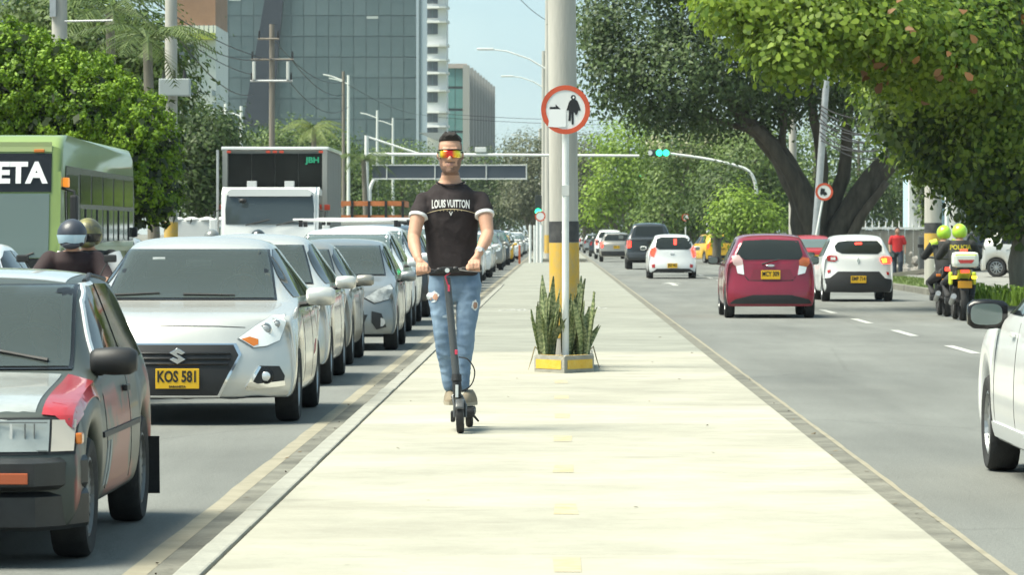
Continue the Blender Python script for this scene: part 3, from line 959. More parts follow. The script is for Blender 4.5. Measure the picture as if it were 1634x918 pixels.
    def glass(c, ws=None, rw=None, sides=(), gm=None, sm=None, rm=None, see=False):
        if ws and not see:
            k = 1.035; cz = sum(p[1] for p in ws) / len(ws)
            f = c.panel('windscreen_frame', [(a * k, cz + (b - cz) * 1.06) for a, b in ws], 'F', M_blackg, .004)
            c.panel('windscreen', ws, 'F', gm or M_glass, .008)
        if ws and see:
            cz = sum(p[1] for p in ws) / len(ws)
            sc = lambda k, j: [(a * k, cz + (b - cz) * j) for a, b in ws]
            o_, i_ = sc(1.03, 1.05), sc(.925, .83)
            for k in range(4):
                j = (k + 1) % 4
                c.panel('windscreen_frame', [o_[k], o_[j], i_[j], i_[k]], 'F', M_blackg, .007, thick=.012, step=.028)
            c.panel('windscreen', ws, 'F', seeglass(), .012, thick=.002)
            # open the shell behind the glass
            w0, w1 = sc(.955, .90)[1][0], sc(.955, .90)[2][0]; z0, z1 = sc(.955, .90)[0][1], sc(.955, .90)[2][1]
            bm = bmesh.new(); bm.from_mesh(c.body.data); kill = []
            for f in bm.faces:
                p = f.calc_center_median()
                if z0 < p.z < z1 and abs(p.x) < w0 + (w1 - w0) * (p.z - z0) / (z1 - z0) and p.y < c.L * .55:
                    h = c.bvh.ray_cast(Vector((p.x, -3, p.z)), Vector((0, 1, 0)))
                    if h[0] is not None and abs(h[0].y - p.y) < .05: kill.append(f)
            bmesh.ops.delete(bm, geom=kill, context='FACES'); bm.to_mesh(c.body.data); bm.free()
            c.interior(ws)
        if rw:
            c.panel('rear_window', rw, 'B', rm or sm or M_glassdk, .006)
        for sd in sides:
            c.pair('side_window', sd, 'S', sm or M_glassdk, off=.006)
    def interior(c, ws):
        z0 = ws[0][1]; ub = c.cast('F', 0, z0 + .01)[0].y; w = ws[1][0]
        prism('dashboard', [(ub - .12, z0 - .10), (ub + .12, z0 - .012), (ub + .55, z0 - .05), (ub + .58, z0 - .30), (ub - .1, z0 - .30)], -w, w, M_dash_, c.root, 'YZ')
        for s in (1, -1):
            x = s * .36
            bm = bmesh.new()
            bm_box(bm, (x, ub + 1.22, z0 - .10), (.46, .14, .52), Matrix.Rotation(R(-12), 3, 'X'), .05)
            st = from_bm('seat', bm, M_seat2, c.root, True, angle=40)
            bm = bmesh.new(); bm_box(bm, (x, ub + 1.30, z0 + .22), (.25, .09, .17), Matrix.Rotation(R(-10), 3, 'X'), .035); from_bm('headrest', bm, M_seat2, st, True, angle=40)
        bm = bmesh.new(); bm_lathe(bm, [(.185, -.012), (.20, 0), (.185, .012), (.172, 0)], 24, 'Y', close=True)
        bmesh.ops.rotate(bm, cent=(0, 0, 0), matrix=Matrix.Rotation(R(24), 3, 'X'), verts=bm.verts); bmesh.ops.translate(bm, vec=(.36, ub + .66, z0 + .02), verts=bm.verts)
        from_bm('steering_wheel', bm, M_blackp, c.root, True)
        bm = bmesh.new(); bm_box(bm, (.02, c.cast('F', 0, ws[2][1] - .09)[0].y + .10, ws[2][1] - .10), (.22, .03, .06), None, .012); from_bm('inner_mirror', bm, M_blackp, c.root)
        # pale headliner and the rear bench closing the cabin
        box('rear_bench', (0, ub + 2.0, z0 - .02), (1.15, .16, .46), M_seat2, c.root, bev=.04)
        c.seat = (ub, z0)
M_dash_ = mat('dashboard_plastic', (.06, .06, .06), .7); M_seat2 = mat('car_seat_cloth', (.20, .195, .18), .9)
def seeglass():
    if 'see_through_glass' in MATS: return MATS['see_through_glass']
    m = bpy.data.materials.new('see_through_glass'); m.use_nodes = True
    nt = m.node_tree; nt.nodes.remove(nt.nodes['Principled BSDF'])
    t = nt.nodes.new('ShaderNodeBsdfTransparent'); t.inputs[0].default_value = (.74, .82, .79, 1)
    g = nt.nodes.new('ShaderNodeBsdfGlossy'); g.inputs['Roughness'].default_value = .03
    d = nt.nodes.new('ShaderNodeBsdfDiffuse'); d.inputs[0].default_value = (.33, .405, .38, 1)
    fr = nt.nodes.new('ShaderNodeFresnel'); fr.inputs[0].default_value = 1.6
    m1 = nt.nodes.new('ShaderNodeMixShader'); m1.inputs[0].default_value = .14
    nt.links.new(t.outputs[0], m1.inputs[1]); nt.links.new(d.outputs[0], m1.inputs[2])
    m2 = nt.nodes.new('ShaderNodeMixShader'); nt.links.new(fr.outputs[0], m2.inputs[0]); nt.links.new(m1.outputs[0], m2.inputs[1]); nt.links.new(g.outputs[0], m2.inputs[2])
    nt.links.new(m2.outputs[0], nt.nodes['Material Output'].inputs[0])
    MATS['see_through_glass'] = m
    return m
WHEELS = {}

def wipers(c, u0, z0, spans):
    for x0, z0_, x1, z1 in spans:
        pts = []
        for k in range(5):
            t = k / 4
            p, n = c.cast('F', x0 + (x1 - x0) * t, z0_ + (z1 - z0_) * t)
            pts.append(p + n * .022)
        tube('wiper', pts, [.012, .009, .009, .008, .006], M_blackp, c.root, 6)

def sub(pts, s, cx, H=CAM_H):
    """photograph pixels on a plane of scale s (px per metre) -> (x, z)"""
    return [((px - cx) / s, H - (py - VY) / s) for px, py in pts]

# body types --------------------------------------------------------------
SEDAN = dict(L=3.99, axles=(.80, 3.25), arch=.345, axz=.30, roofw=.545, sill=.20, hg=.40,
    top=[(0, .775), (.12, .815), (.55, .885), (1.02, .945), (1.20, 1.03), (1.52, 1.25), (1.78, 1.395), (2.15, 1.455), (2.6, 1.445), (2.95, 1.385), (3.35, 1.19), (3.6, 1.06), (3.88, 1.03), (3.99, .99)],
    belt=[(0, .735), (.5, .84), (1.0, .905), (2.0, .925), (3.4, .96), (3.99, .95)],
    hw=[(0, .868), (.4, .892), (.9, .90), (2, .90), (3.2, .895), (3.99, .80)],
    fz=[(.1, .10), (.2, .03), (.35, .0), (.5, .02), (.62, .06), (.8, .16)], rz=[(.1, .08), (.3, .0), (.5, .01), (.7, .06), (1.0, .10)], fcorner=.34)
HATCH = dict(L=3.62, axles=(.72, 3.08), arch=.325, axz=.285, roofw=.54, sill=.20, hg=.42,
    top=[(0, .72), (.10, .79), (.45, .90), (.82, .985), (1.0, 1.07), (1.35, 1.32), (1.58, 1.435), (2.0, 1.485), (2.6, 1.49), (3.1, 1.455), (3.32, 1.36), (3.50, 1.08), (3.56, .985), (3.62, .95)],
    belt=[(0, .69), (.45, .84), (.9, .93), (2.0, .955), (3.3, .975), (3.62, .93)],
    hw=[(0, .765), (.35, .79), (.8, .80), (2, .80), (3.1, .80), (3.62, .755)],
    fz=[(.1, .09), (.2, .03), (.38, .0), (.55, .03), (.72, .13)], rz=[(.1, .09), (.25, .02), (.45, .0), (.62, .05), (.95, .09)], fcorner=.30, rcorner=.14)
SUV = dict(L=4.3, axles=(.82, 3.42), arch=.375, axz=.33, roofw=.60, sill=.27, hg=.45,
    top=[(0, .88), (.10, .95), (.5, 1.03), (1.0, 1.09), (1.2, 1.18), (1.6, 1.46), (1.85, 1.57), (2.3, 1.62), (3.2, 1.61), (3.9, 1.55), (4.08, 1.40), (4.2, 1.12), (4.25, 1.02), (4.3, .98)],
    belt=[(0, .85), (.5, .96), (1.0, 1.03), (2.2, 1.05), (3.9, 1.07), (4.3, .97)],
    hw=[(0, .865), (.4, .89), (.9, .90), (2.2, .90), (3.4, .90), (4.3, .85)],
    fz=[(.1, .12), (.25, .03), (.45, .0), (.65, .02), (.9, .08)], rz=[(.1, .10), (.3, .02), (.5, .0), (.75, .05), (1.0, .08)], fcorner=.28, rcorner=.14)
def scaled(sp, **kw):
    """same body with other overall length, width and height"""
    kl, kw_, kh = kw.get('l', 1), kw.get('w', 1), kw.get('h', 1)
    d = dict(sp)
    d['L'] = sp['L'] * kl
    d['axles'] = tuple(a * kl for a in sp['axles'])
    d['roofw'] = sp['roofw'] * kw_
    d['top'] = [(a * kl, b * kh) for a, b in sp['top']]
    d['belt'] = [(a * kl, b * kh) for a, b in sp['belt']]
    d['hw'] = [(a * kl, b * kw_) for a, b in sp['hw']]
    return d

def generic_front(c, kind, h=1.0, w=1.0, txt=None, lamp=None, lights=False, grille=True, kl=1.0, see=False):
    """front, sides and glass for the many ordinary cars of the queue"""
    sp = c.sp; L = c.L
    Z = lambda z: z * h
    if kind == 'suv':
        ws = [(-.68, 1.12), (.68, 1.12), (.60, 1.51), (-.60, 1.51)]
        hl = [(.48, .86), (.66, .93), (.80, .95), (.79, .80), (.62, .76), (.47, .80)]
        gr = [(-.42, .88), (.42, .88), (.38, .70), (-.38, .70)]; lo = [(-.55, .56), (.55, .56), (.48, .34), (-.48, .34)]
        fog = (.63, .50)
        s1 = [(1.42, 1.10), (1.72, 1.44), (2.02, 1.50), (2.40, 1.51), (2.40, 1.10)]; s2 = [(2.48, 1.10), (2.48, 1.51), (3.1, 1.50), (3.45, 1.44), (3.50, 1.12)]
        mz, mu, pz = 1.10, 1.42, .60
    else:
        k = 0 if kind == 'hatch' else 1
        ws = [(-.61, 1.0), (.61, 1.0), (.51, 1.38), (-.51, 1.38)] if not k else [(-.66, .97), (.66, .97), (.52, 1.33), (-.52, 1.33)]
        hl = [(.40, .70), (.54, .80), (.70, .87), (.735, .82), (.69, .68), (.52, .63)] if not k else [(.47, .66), (.64, .80), (.79, .83), (.80, .78), (.75, .64), (.57, .60)]
        gr = [(-.36, .69), (.36, .69), (.34, .60), (-.34, .60)]; lo = [(-.44, .48), (.44, .48), (.36, .28), (-.36, .28)]
        fog = (.60, .38)
        if not k:
            s1 = [(1.18, .99), (1.46, 1.32), (1.72, 1.38), (2.05, 1.39), (2.05, .99)]; s2 = [(2.12, .99), (2.12, 1.39), (2.6, 1.385), (2.86, 1.33), (2.95, 1.03)]
        else:
            s1 = [(1.32, .965), (1.66, 1.26), (1.95, 1.345), (2.25, 1.35), (2.25, .965)]; s2 = [(2.32, .965), (2.32, 1.35), (2.62, 1.335), (2.95, 1.24), (3.22, 1.03), (3.1, .97)]
        mz, mu, pz = .98, 1.22, .46
    W = lambda P: [(a * w, b * h) for a, b in P]
    U_ = lambda P: [(a * kl, b * h) for a, b in P]
    c.glass(W(ws), None, [U_(s1), U_(s2)], see=see)
    cxh = sum(p[0] for p in hl) / len(hl); czh = sum(p[1] for p in hl) / len(hl)
    c.pair('headlight_frame', W([(cxh + (a - cxh) * 1.07, czh + (b - czh) * 1.09) for a, b in hl]), 'F', M_blackp, off=.004)
    c.pair('headlight', W(hl), 'F', lamp or M_lens, off=.010)
    if grille:
        c.panel('grille', W(gr), 'F', M_blackp, .006)
    c.panel('air_intake', W(lo), 'F', M_blackp, .005)
    for s in (1, -1):
        p, n = c.cast('F', s * fog[0] * w, fog[1] * h)
        bm = bmesh.new(); bm_lathe(bm, [(.055, p.y - .012), (.05, p.y + .02)], 14, 'Y', (p.x, 0, p.z))
        from_bm('fog_lamp', bm, M_lensin, c.root)
    c.mirror((c.hw(mu) + .10), mu * kl, mz * h, c.paint)
    for u in (s1[-1][0] + .035, s2[-1][0] + .1):
        c.pair('door_gap', [(u * kl, .32), (u * kl + .012, .32), (u * kl + .012, .93 * h), (u * kl, .93 * h)], 'S', M_seam, off=.002, step=.12)
    for u in (s1[-1][0] - .14, s2[-1][0] - .25):
        for s in (1, -1):
            p, n = c.cast('R' if s > 0 else 'L', u * kl, .86 * h)
            box('door_handle', (p.x + s * .014, u * kl, .86 * h), (.022, .15, .026), c.paint, c.root, bev=.006)
    if txt: c.plate('F', pz * h, txt)
# ------------------------------------------------------------------ the silver saloon with the plate, near lane
def silver_saloon():
    X, Y0 = -2.905, 30.1
    c = Car('parked_car', SEDAN, X, Y0, False, 'silver saloon with chrome framed grille and yellow plate reading KOS 581', 'cars queuing beside the median', M_silver)
    c.root.name = 'saloon_car'
    s, cx = 206.0, VX + X * 206.0
    cr = lambda P: [(160 + a / 2.869, 370 + b / 2.869) for a, b in P]
    q = lambda P, s_=s, dx=0: [((px - (VX + X * s_)) / s_, CAM_H - (py - VY) / s_) for px, py in cr(P)]
    c.glass([(-.665, .955), (.665, .955), (.55, 1.335), (-.55, 1.335)], None,
            [[(1.36, .965), (1.70, 1.27), (1.98, 1.345), (2.24, 1.35), (2.24, .965)], [(2.32, .965), (2.32, 1.35), (2.62, 1.335), (2.92, 1.25), (3.16, 1.06), (3.1, .975)]], see=True)
    # grille: chrome frame, black field, slats, emblem
    g = [(-.415, .612), (.415, .612), (.455, .535), (.30, .235), (-.30, .235), (-.455, .535)]
    fr = c.panel('grille_frame', [(a * 1.055, .425 + (b - .425) * 1.075) for a, b in g], 'F', M_chrome, .012)
    gr = c.panel('grille', g, 'F', M_blackp, .018)
    for z in (.555, .515, .475):
        wd = .40 if z > .5 else .385
        pts = []
        for k in range(9):
            x = -wd + 2 * wd * k / 8
            p, n = c.cast('F', x, z); pts.append(p + Vector((0, -.024, 0)))
        tube('grille_slat', pts, .011, M_blackg, gr, 6)
    p, n = c.cast('F', 0, .53)
    S1 = [(.0, .085), (.088, .035), (.045, .012), (.0, .04), (-.035, .02), (.09, -.045), (0, -.085), (-.088, -.035), (-.045, -.012), (0, -.04), (.035, -.02), (-.09, .045)]
    e = [(-.088, .035), (0, .085), (.085, .038), (.045, .013), (0, .038), (-.022, .026), (.088, -.035), (0, -.085), (-.085, -.038), (-.045, -.013), (0, -.038), (.022, -.026)]
    prism('emblem', [(a * .72, .535 + b * .72) for a, b in e], p.y - .055, p.y - .030, M_chrome, c.root, 'XZ', bev=.003)
    c.plate('F', .362, 'KOS 581', off=.032)
    pl_ = [o for o in c.root.children if o.name.startswith('license_plate')][0]
    me = text_mesh('SABANETA', .022, .0008, .0012, 1.2); me.transform(Matrix.Rotation(R(90), 4, 'X'))
    py = c.cast('F', 0, .362)[0].y - .032
    link('plate_lettering', me, M_platek, pl_, (0, py - .0055, .300))
    # headlights: lens shell with amber corner
    hl = [(.455, .665), (.60, .775), (.70, .832), (.79, .838), (.805, .79), (.755, .645), (.665, .605), (.57, .595)]
    c.pair('headlight_frame', [(.655 + (a - .655) * 1.05, .72 + (b - .72) * 1.06) for a, b in hl], 'F', M_dgrey, off=.005)
    c.pair('headlight', hl, 'F', M_lens, off=.011)
    for s_ in (1, -1):
        c.panel('turn_signal', [(s_ * a, b) for a, b in ((.475, .658), (.535, .675), (.60, .655), (.60, .615), (.565, .603))], 'F', M_amber, .013)
    for s_ in (1, -1):
        for x_, z_, r_ in ((.655, .735, .050), (.735, .775, .032)):
            p, n = c.cast('F', s_ * x_, z_)
            bm = bmesh.new(); bm_lathe(bm, [(r_, -.010), (r_, -.016), (r_ * .86, -.019), (r_ * .80, -.013)], 20, 'Y', close=True); bmesh.ops.translate(bm, vec=(s_ * x_, p.y, z_), verts=bm.verts); from_bm('lamp_bezel', bm, M_chrome, c.root, True)
            bm = bmesh.new(); bm_lathe(bm, [(r_ * .8, -.012), (r_ * .5, -.020), (.004, -.024)], 18, 'Y'); bmesh.ops.translate(bm, vec=(s_ * x_, p.y, z_), verts=bm.verts); from_bm('lamp_projector', bm, mat('projector_glass', (.35, .37, .38), .08, coat=1.0), c.root, True)
    # fog lamps in dark pockets with chrome blades
    pk = [(.615, .455), (.76, .45), (.80, .375), (.79, .315), (.575, .295), (.56, .34)]
    for o in c.pair('fog_pocket', pk, 'F', M_blackp, off=.006): pass
    for o in c.pair('chrome_blade', [(.608, .455), (.625, .445), (.565, .335), (.60, .318), (.795, .338), (.80, .30), (.52, .27), (.508, .29)], 'F', M_chrome, off=.012): pass
    for s_ in (1, -1):
        p, n = c.cast('F', s_ * .665, .375)
        bm = bmesh.new(); bm_lathe(bm, [(.062, p.y - .004), (.060, p.y - .02), (.045, p.y - .024), (.045, p.y - .008)], 18, 'Y', (p.x, 0, p.z)); from_bm('fog_ring', bm, M_blackg, c.root, True, angle=30)
        bm = bmesh.new(); bm_lathe(bm, [(.045, p.y - .010), (.034, p.y - .022), (.012, p.y - .028)], 18, 'Y', (p.x, 0, p.z)); from_bm('fog_lamp', bm, M_lensin, c.root, True)
    # lower lip, gaps, wipers, mirrors
    c.panel('lower_lip', [(-.74, .215), (.74, .215), (.70, .155), (-.70, .155)], 'F', M_blackp, .010)
    c.pair('bonnet_gap', [(.0, .765), (.30, .762), (.50, .752), (.50, .746), (.30, .756), (.0, .759)], 'F', M_seam, off=.0015, step=.05)
    c.pair('door_gap', [(1.30, .30), (1.312, .30), (1.312, .90), (1.30, .90)], 'S', M_seam, off=.002, step=.1)
    c.pair('door_gap', [(2.275, .30), (2.287, .30), (2.287, .93), (2.275, .93)], 'S', M_seam, off=.002, step=.1)
    c.panel('door_decal', [(2.42, .48), (2.62, .51), (2.70, .60), (2.50, .56)], 'R', mat('pink_sticker', (.45, .10, .10), .5), off=.004)
    for u in (2.13, 3.02):
        for s_ in (1, -1):
            p, n = c.cast('R' if s_ > 0 else 'L', u, .86)
            box('door_handle', (p.x + s_ * .014, u, .86), (.022, .16, .028), c.paint, c.root, bev=.006)
    wipers(c, 0, 0, [(-.06, .975, .35, .968), (-.62, .968, -.25, .985)])
    box('sticker', (-.30, c.cast('F', -.30, 1.27)[0].y - .016, 1.275), (.10, .003, .022), M_sw, c.root, rot=None)
    c.mirror(1.02, 1.30, .975, M_silver, w=.23, h=.15, d=.13)
    c.wheels(.295, .185, spokes=16)
    return c
CABINS = [(silver_saloon(), 'driver dimly seen through the windscreen of the KOS saloon')]

# ------------------------------------------------------------------ the old dark hatchback with the red wing
OLD = dict(L=3.55, axles=(.66, 2.90), arch=.315, axz=.28, roofw=.575, sill=.215, hg=.38, fbot=.17,
    top=[(0, .655), (.08, .685), (.40, .75), (.95, .815), (1.10, .86), (1.45, 1.10), (1.70, 1.245), (1.95, 1.285), (2.5, 1.30), (2.95, 1.27), (3.15, 1.18), (3.40, .88), (3.48, .83), (3.55, .80)],
    belt=[(0, .645), (.4, .72), (1.0, .785), (2.0, .80), (3.2, .83), (3.55, .80)],
    hw=[(0, .76), (.3, .77), (.8, .775), (2, .78), (3.0, .775), (3.55, .74)],
    fz=[(.1, .06), (.2, .02), (.35, .0), (.48, .0), (.53, .05), (.66, .07)], rz=[(.1, .06), (.3, .0), (.5, .0), (.7, .04), (.9, .06)], fcorner=.12, rcorner=.10)
def worn_paint():
    m = bpy.data.materials.new('worn_dark_paint'); m.use_nodes = True
    nt = m.node_tree; b = nt.nodes['Principled BSDF']
    b.inputs['Roughness'].default_value = .42; b.inputs['Coat Weight'].default_value = .12
    tc = nt.nodes.new('ShaderNodeTexCoord')
    n = nt.nodes.new('ShaderNodeTexNoise'); n.inputs['Scale'].default_value = 2.1; n.inputs['Detail'].default_value = 6
    nt.links.new(tc.outputs['Object'], n.inputs[0])
    r = nt.nodes.new('ShaderNodeValToRGB')
    r.color_ramp.elements[0].position = .47; r.color_ramp.elements[0].color = (.045, .055, .048, 1)
    r.color_ramp.elements[1].position = .54; r.color_ramp.elements[1].color = (.26, .05, .04, 1)
    e = r.color_ramp.elements.new(.42); e.color = (.055, .065, .056, 1)
    nt.links.new(n.outputs[0], r.inputs[0])
    # the repaired patches sit on the doors only
    sx = nt.nodes.new('ShaderNodeSeparateXYZ'); nt.links.new(tc.outputs['Object'], sx.inputs[0])
    ab = nt.nodes.new('ShaderNodeMath'); ab.operation = 'ABSOLUTE'; nt.links.new(sx.outputs[0], ab.inputs[0])
    mr = nt.nodes.new('ShaderNodeMapRange'); mr.inputs['From Min'].default_value = .745; mr.inputs['From Max'].default_value = .757; nt.links.new(ab.outputs[0], mr.inputs[0])
    mx = nt.nodes.new('ShaderNodeMix'); mx.data_type = 'RGBA'; mx.inputs[6].default_value = (.05, .06, .053, 1)
    nt.links.new(mr.outputs[0], mx.inputs[0]); nt.links.new(r.outputs[0], mx.inputs[7]); nt.links.new(mx.outputs[2], b.inputs['Base Color'])
    return m
def old_hatch():
    X, Y0 = -2.875, 17.2
    c = Car('old_car', OLD, X, Y0, False, 'old dark green hatchback with a bright red front wing at the photo\'s left edge', 'cars queuing beside the median', worn_paint())
    c.root.name = 'hatchback_car'
    c.glass([(-.60, .845), (.60, .845), (.545, 1.215), (-.545, 1.215)], None,
            [[(1.36, .83), (1.66, 1.14), (1.86, 1.215), (2.12, 1.225), (2.12, .83)], [(2.18, .83), (2.18, 1.225), (2.62, 1.22), (2.86, 1.14), (3.0, .85)]], see=True)
    # rain gutter rail and pale door frame
    for s in (1, -1):
        pts = []
        for u, z in ((1.98, 1.235), (2.15, 1.245), (2.4, 1.26), (2.8, 1.235)):
            p, n = c.cast('R' if s > 0 else 'L', u, z); pts.append(p + n * .008)
        tube('roof_gutter', pts, .012, M_blackp, c.root, 6)
    c.pair('window_trim', [(1.30, .815), (1.345, .815), (1.66, 1.14), (1.86, 1.212), (2.14, 1.222), (2.14, 1.234), (1.85, 1.225), (1.635, 1.15)], 'S', M_whitep, off=.009)
    # bonnet: its own sheet, the red wing beside it
    c.panel('bonnet', [(-.57, .10), (.57, .10), (.58, 1.00), (-.58, 1.00)], 'T', mat('glare_bonnet_paint', (.42, .44, .42), .2, coat=1.0, var=.25, vscale=2, spec=.7), .005)  # pale colour stands in for sky glare on the dark bonnet
    c.panel('roof', [(-.50, 1.78), (.50, 1.78), (.52, 2.9), (-.52, 2.9)], 'T', mat('glare_roof_paint', (.55, .56, .55), .25, coat=1.0), .004)  # sky glare on the roof put into a pale colour
    M_rw = mat('red_wing_paint', (.42, .018, .022), .28, col2=(.36, .03, .04), vscale=8, coat=.8)
    c.panel('red_wing', [(.60, .27), (.735, .27), (.752, .42), (.762, .95), (.61, 1.0)], 'T', M_rw, .007, thick=.004, step=.04)
    c.panel('red_wing', [(.60, .668), (.655, .662), (.735, .605), (.752, .66), (.735, .715), (.60, .722)], 'F', M_rw, .008, step=.03)
    # lamps
    c.pair('headlight_frame', [(.285, .657), (.745, .657), (.748, .497), (.285, .497)], 'F', M_blackp, off=.005)
    for o in c.pair('headlight', [(.30, .645), (.635, .645), (.635, .508), (.30, .508)], 'F', mat('old_clear_lens', (.30, .33, .32), .12, coat=1.0, var=.10, vscale=9), off=.010): pass
    for s in (1, -1):
        for x, w_ in ((.385, .05), (.475, .012), (.535, .006), (.575, .006)):
            box('lens_rib', (s * x, c.cast('F', s * x, .58)[0].y - .013, .577), (w_, .006, .115), M_lensin if w_ > .01 else mat('lens_line_grey', (.16, .17, .17), .3), c.root)  # thin ribs in dark grey, wide ones in reflector metal
        for z_ in (.515, .64): box('lens_edge', (s * .47, c.cast('F', s * .47, .58)[0].y - .012, z_), (.33, .006, .006), mat('lens_line_grey', (.16, .17, .17), .3), c.root)
    for o in c.pair('corner_lamp', [(.645, .645), (.735, .645), (.74, .51), (.645, .508)], 'F', mat('corner_lens', (.52, .47, .40), .2, coat=.8), off=.010): pass
    for s in (1, -1):
        p, n = c.cast('R' if s > 0 else 'L', .20, .565)
        box('side_marker', (p.x + s * .012, .20, .565), (.03, .075, .05), M_amber, c.root, bev=.008)
    c.panel('grille', [(-.28, .64), (.28, .64), (.28, .52), (-.28, .52)], 'F', M_blackp, .006)
    # bumper: a wraparound beam with a lower apron
    bm = bmesh.new()
    prof = []
    for k in range(17):
        t = -1 + k / 8
        x = t * .79; y = -.075 + .05 * t * t + (.30 * max(0, abs(t) - .82) / .18)
        prof.append((x, y))
    for dz0, dz1, dy in ((.345, .485, 0), (.165, .335, .03)):
        A = []
        for x, y in prof:
            A.append([bm.verts.new((x * .985, y + dy + .03, dz1)), bm.verts.new((x, y + dy, dz1 - .02)), bm.verts.new((x, y + dy, dz0 + .02)), bm.verts.new((x * .985, y + dy + .03, dz0)), bm.verts.new((x * .93, y + dy + .12, dz0)), bm.verts.new((x * .93, y + dy + .12, dz1))])
        for i in range(16):
            for k in range(6):
                bm.faces.new((A[i][k], A[i][(k + 1) % 6], A[i + 1][(k + 1) % 6], A[i + 1][k]))
        bm.faces.new(A[0]); bm.faces.new(A[-1])
    bp = from_bm('bumper', bm, mat('old_bumper', (.020, .021, .022), .38, var=.4, vscale=6), c.root, True, angle=35)
    for s in (1, -1):
        box('turn_signal', (s * .475, -.068, .40), (.185, .02, .048), mat('dusty_amber_lens', (.42, .10, .04), .35), bp, bev=.004)
    # mirrors, wipers, gaps, handles, stripes
    c.mirror(.80, 1.22, .875, M_blackp, w=.215, h=.13, d=.14)
    wipers(c, 0, 0, [(.50, .862, .10, .935), (-.10, .862, -.5, .93)])
    for u in (1.16, 2.15):
        c.pair('door_gap', [(u, .28), (u + .012, .28), (u + .012, .80), (u, .80)], 'S', M_seam, off=.002, step=.1)
    c.pair('door_moulding', [(1.0, .525), (2.55, .525), (2.55, .55), (1.0, .55)], 'S', M_blackp, off=.010, step=.1)
    for u0, z0 in ((1.05, .30), (1.16, .30)):
        c.pair('white_stripe', [(u0, z0), (u0 + .05, z0), (u0 + .17, z0 + .20), (u0 + .13, z0 + .20)], 'S', M_wline, off=.004)
    for u in (2.02,):
        for s in (1, -1):
            p, n = c.cast('R' if s > 0 else 'L', u, .72)
            box('door_handle', (p.x + s * .014, u, .72), (.022, .14, .03), M_blackp, c.root, bev=.005)
    for s in (1, -1):
        box('mud_flap', (s * .735, 3.22, .27), (.15, .012, .30), M_rubber, c.root, rot=Matrix.Rotation(R(6), 3, 'X'))
    c.wheels(.275, .165, rim=M_rimdk, spokes=18)
    return c
CABINS.append((old_hatch(), 'driver behind the windscreen of the old hatchback at the left edge'))

# ------------------------------------------------------------------ white car at the right edge, driving away
def white_right():
    sp = scaled(SEDAN, l=1.05, w=.96, h=1.02)
    L = sp['L']; ax = sp['axles'][0]
    hwid = .86
    c = Car('white_car', sp, 2.66 + hwid, 24.4 + ax - L, True, 'white car cut off by the right edge, its dark mirror folded out', None, M_whitep)
    c.root.name = 'saloon_car'
    c.glass([(-.64, .985), (.64, .985), (.52, 1.36), (-.52, 1.36)], [(-.5, 1.05), (.5, 1.05), (.45, 1.30), (-.45, 1.30)],
            [[(1.43, .99), (1.78, 1.29), (2.06, 1.37), (2.36, 1.375), (2.36, .99)], [(2.44, .99), (2.44, 1.375), (2.75, 1.36), (3.07, 1.27), (3.3, 1.08), (3.26, 1.0)]])
    c.pair('quarter_trim', [(1.28, .975), (1.42, .985), (1.66, 1.20), (1.62, 1.21)], 'S', M_blackg, off=.008)
    for u in (1.36, 2.40):
        c.pair('door_gap', [(u, .30), (u + .012, .30), (u + .012, .95), (u, .95)], 'S', M_seam, off=.002, step=.1)
    c.pair('side_sill', [(1.25, .24), (2.85, .24), (2.85, .33), (1.25, .33)], 'S', M_whitep, off=.012)
    for u in (2.22, 3.14):
        for s in (1, -1):
            p, n = c.cast('R' if s > 0 else 'L', u, .88)
            box('door_handle', (p.x + s * .014, u, .88), (.022, .16, .028), M_whitep, c.root, bev=.006)
    c.mirror(hwid + .045, 1.42, .985, M_blackg, w=.24, h=.18, d=.15)
    c.wheels(.30, .19, spokes=12)
white_right()
# ------------------------------------------------------------------ cars driving away on the right
M_dirtywin = mat('rear_window_glass', (0.020, 0.024, 0.022), .07, spec=.45)
def rear_common(c, kl=1.0, h=1.0, kind='hatch', sm=None):
    if kind == 'hatch':
        s1 = [(1.18, .99), (1.46, 1.32), (1.72, 1.38), (2.05, 1.39), (2.05, .99)]; s2 = [(2.12, .99), (2.12, 1.39), (2.6, 1.385), (2.95, 1.33), (3.05, 1.03)]
    else:
        s1 = [(1.42, 1.10), (1.72, 1.44), (2.02, 1.50), (2.40, 1.51), (2.40, 1.10)]; s2 = [(2.48, 1.10), (2.48, 1.51), (3.1, 1.50), (3.45, 1.44), (3.50, 1.12)]
    U_ = lambda P: [(a * kl, b * h) for a, b in P]
    c.glass(None, None, [U_(s1), U_(s2)], sm=sm)
    u = s1[-1][0] + .035
    c.pair('door_gap', [(u * kl, .32), (u * kl + .012, .32), (u * kl + .012, .93 * h), (u * kl, .93 * h)], 'S', M_seam, off=.002, step=.12)

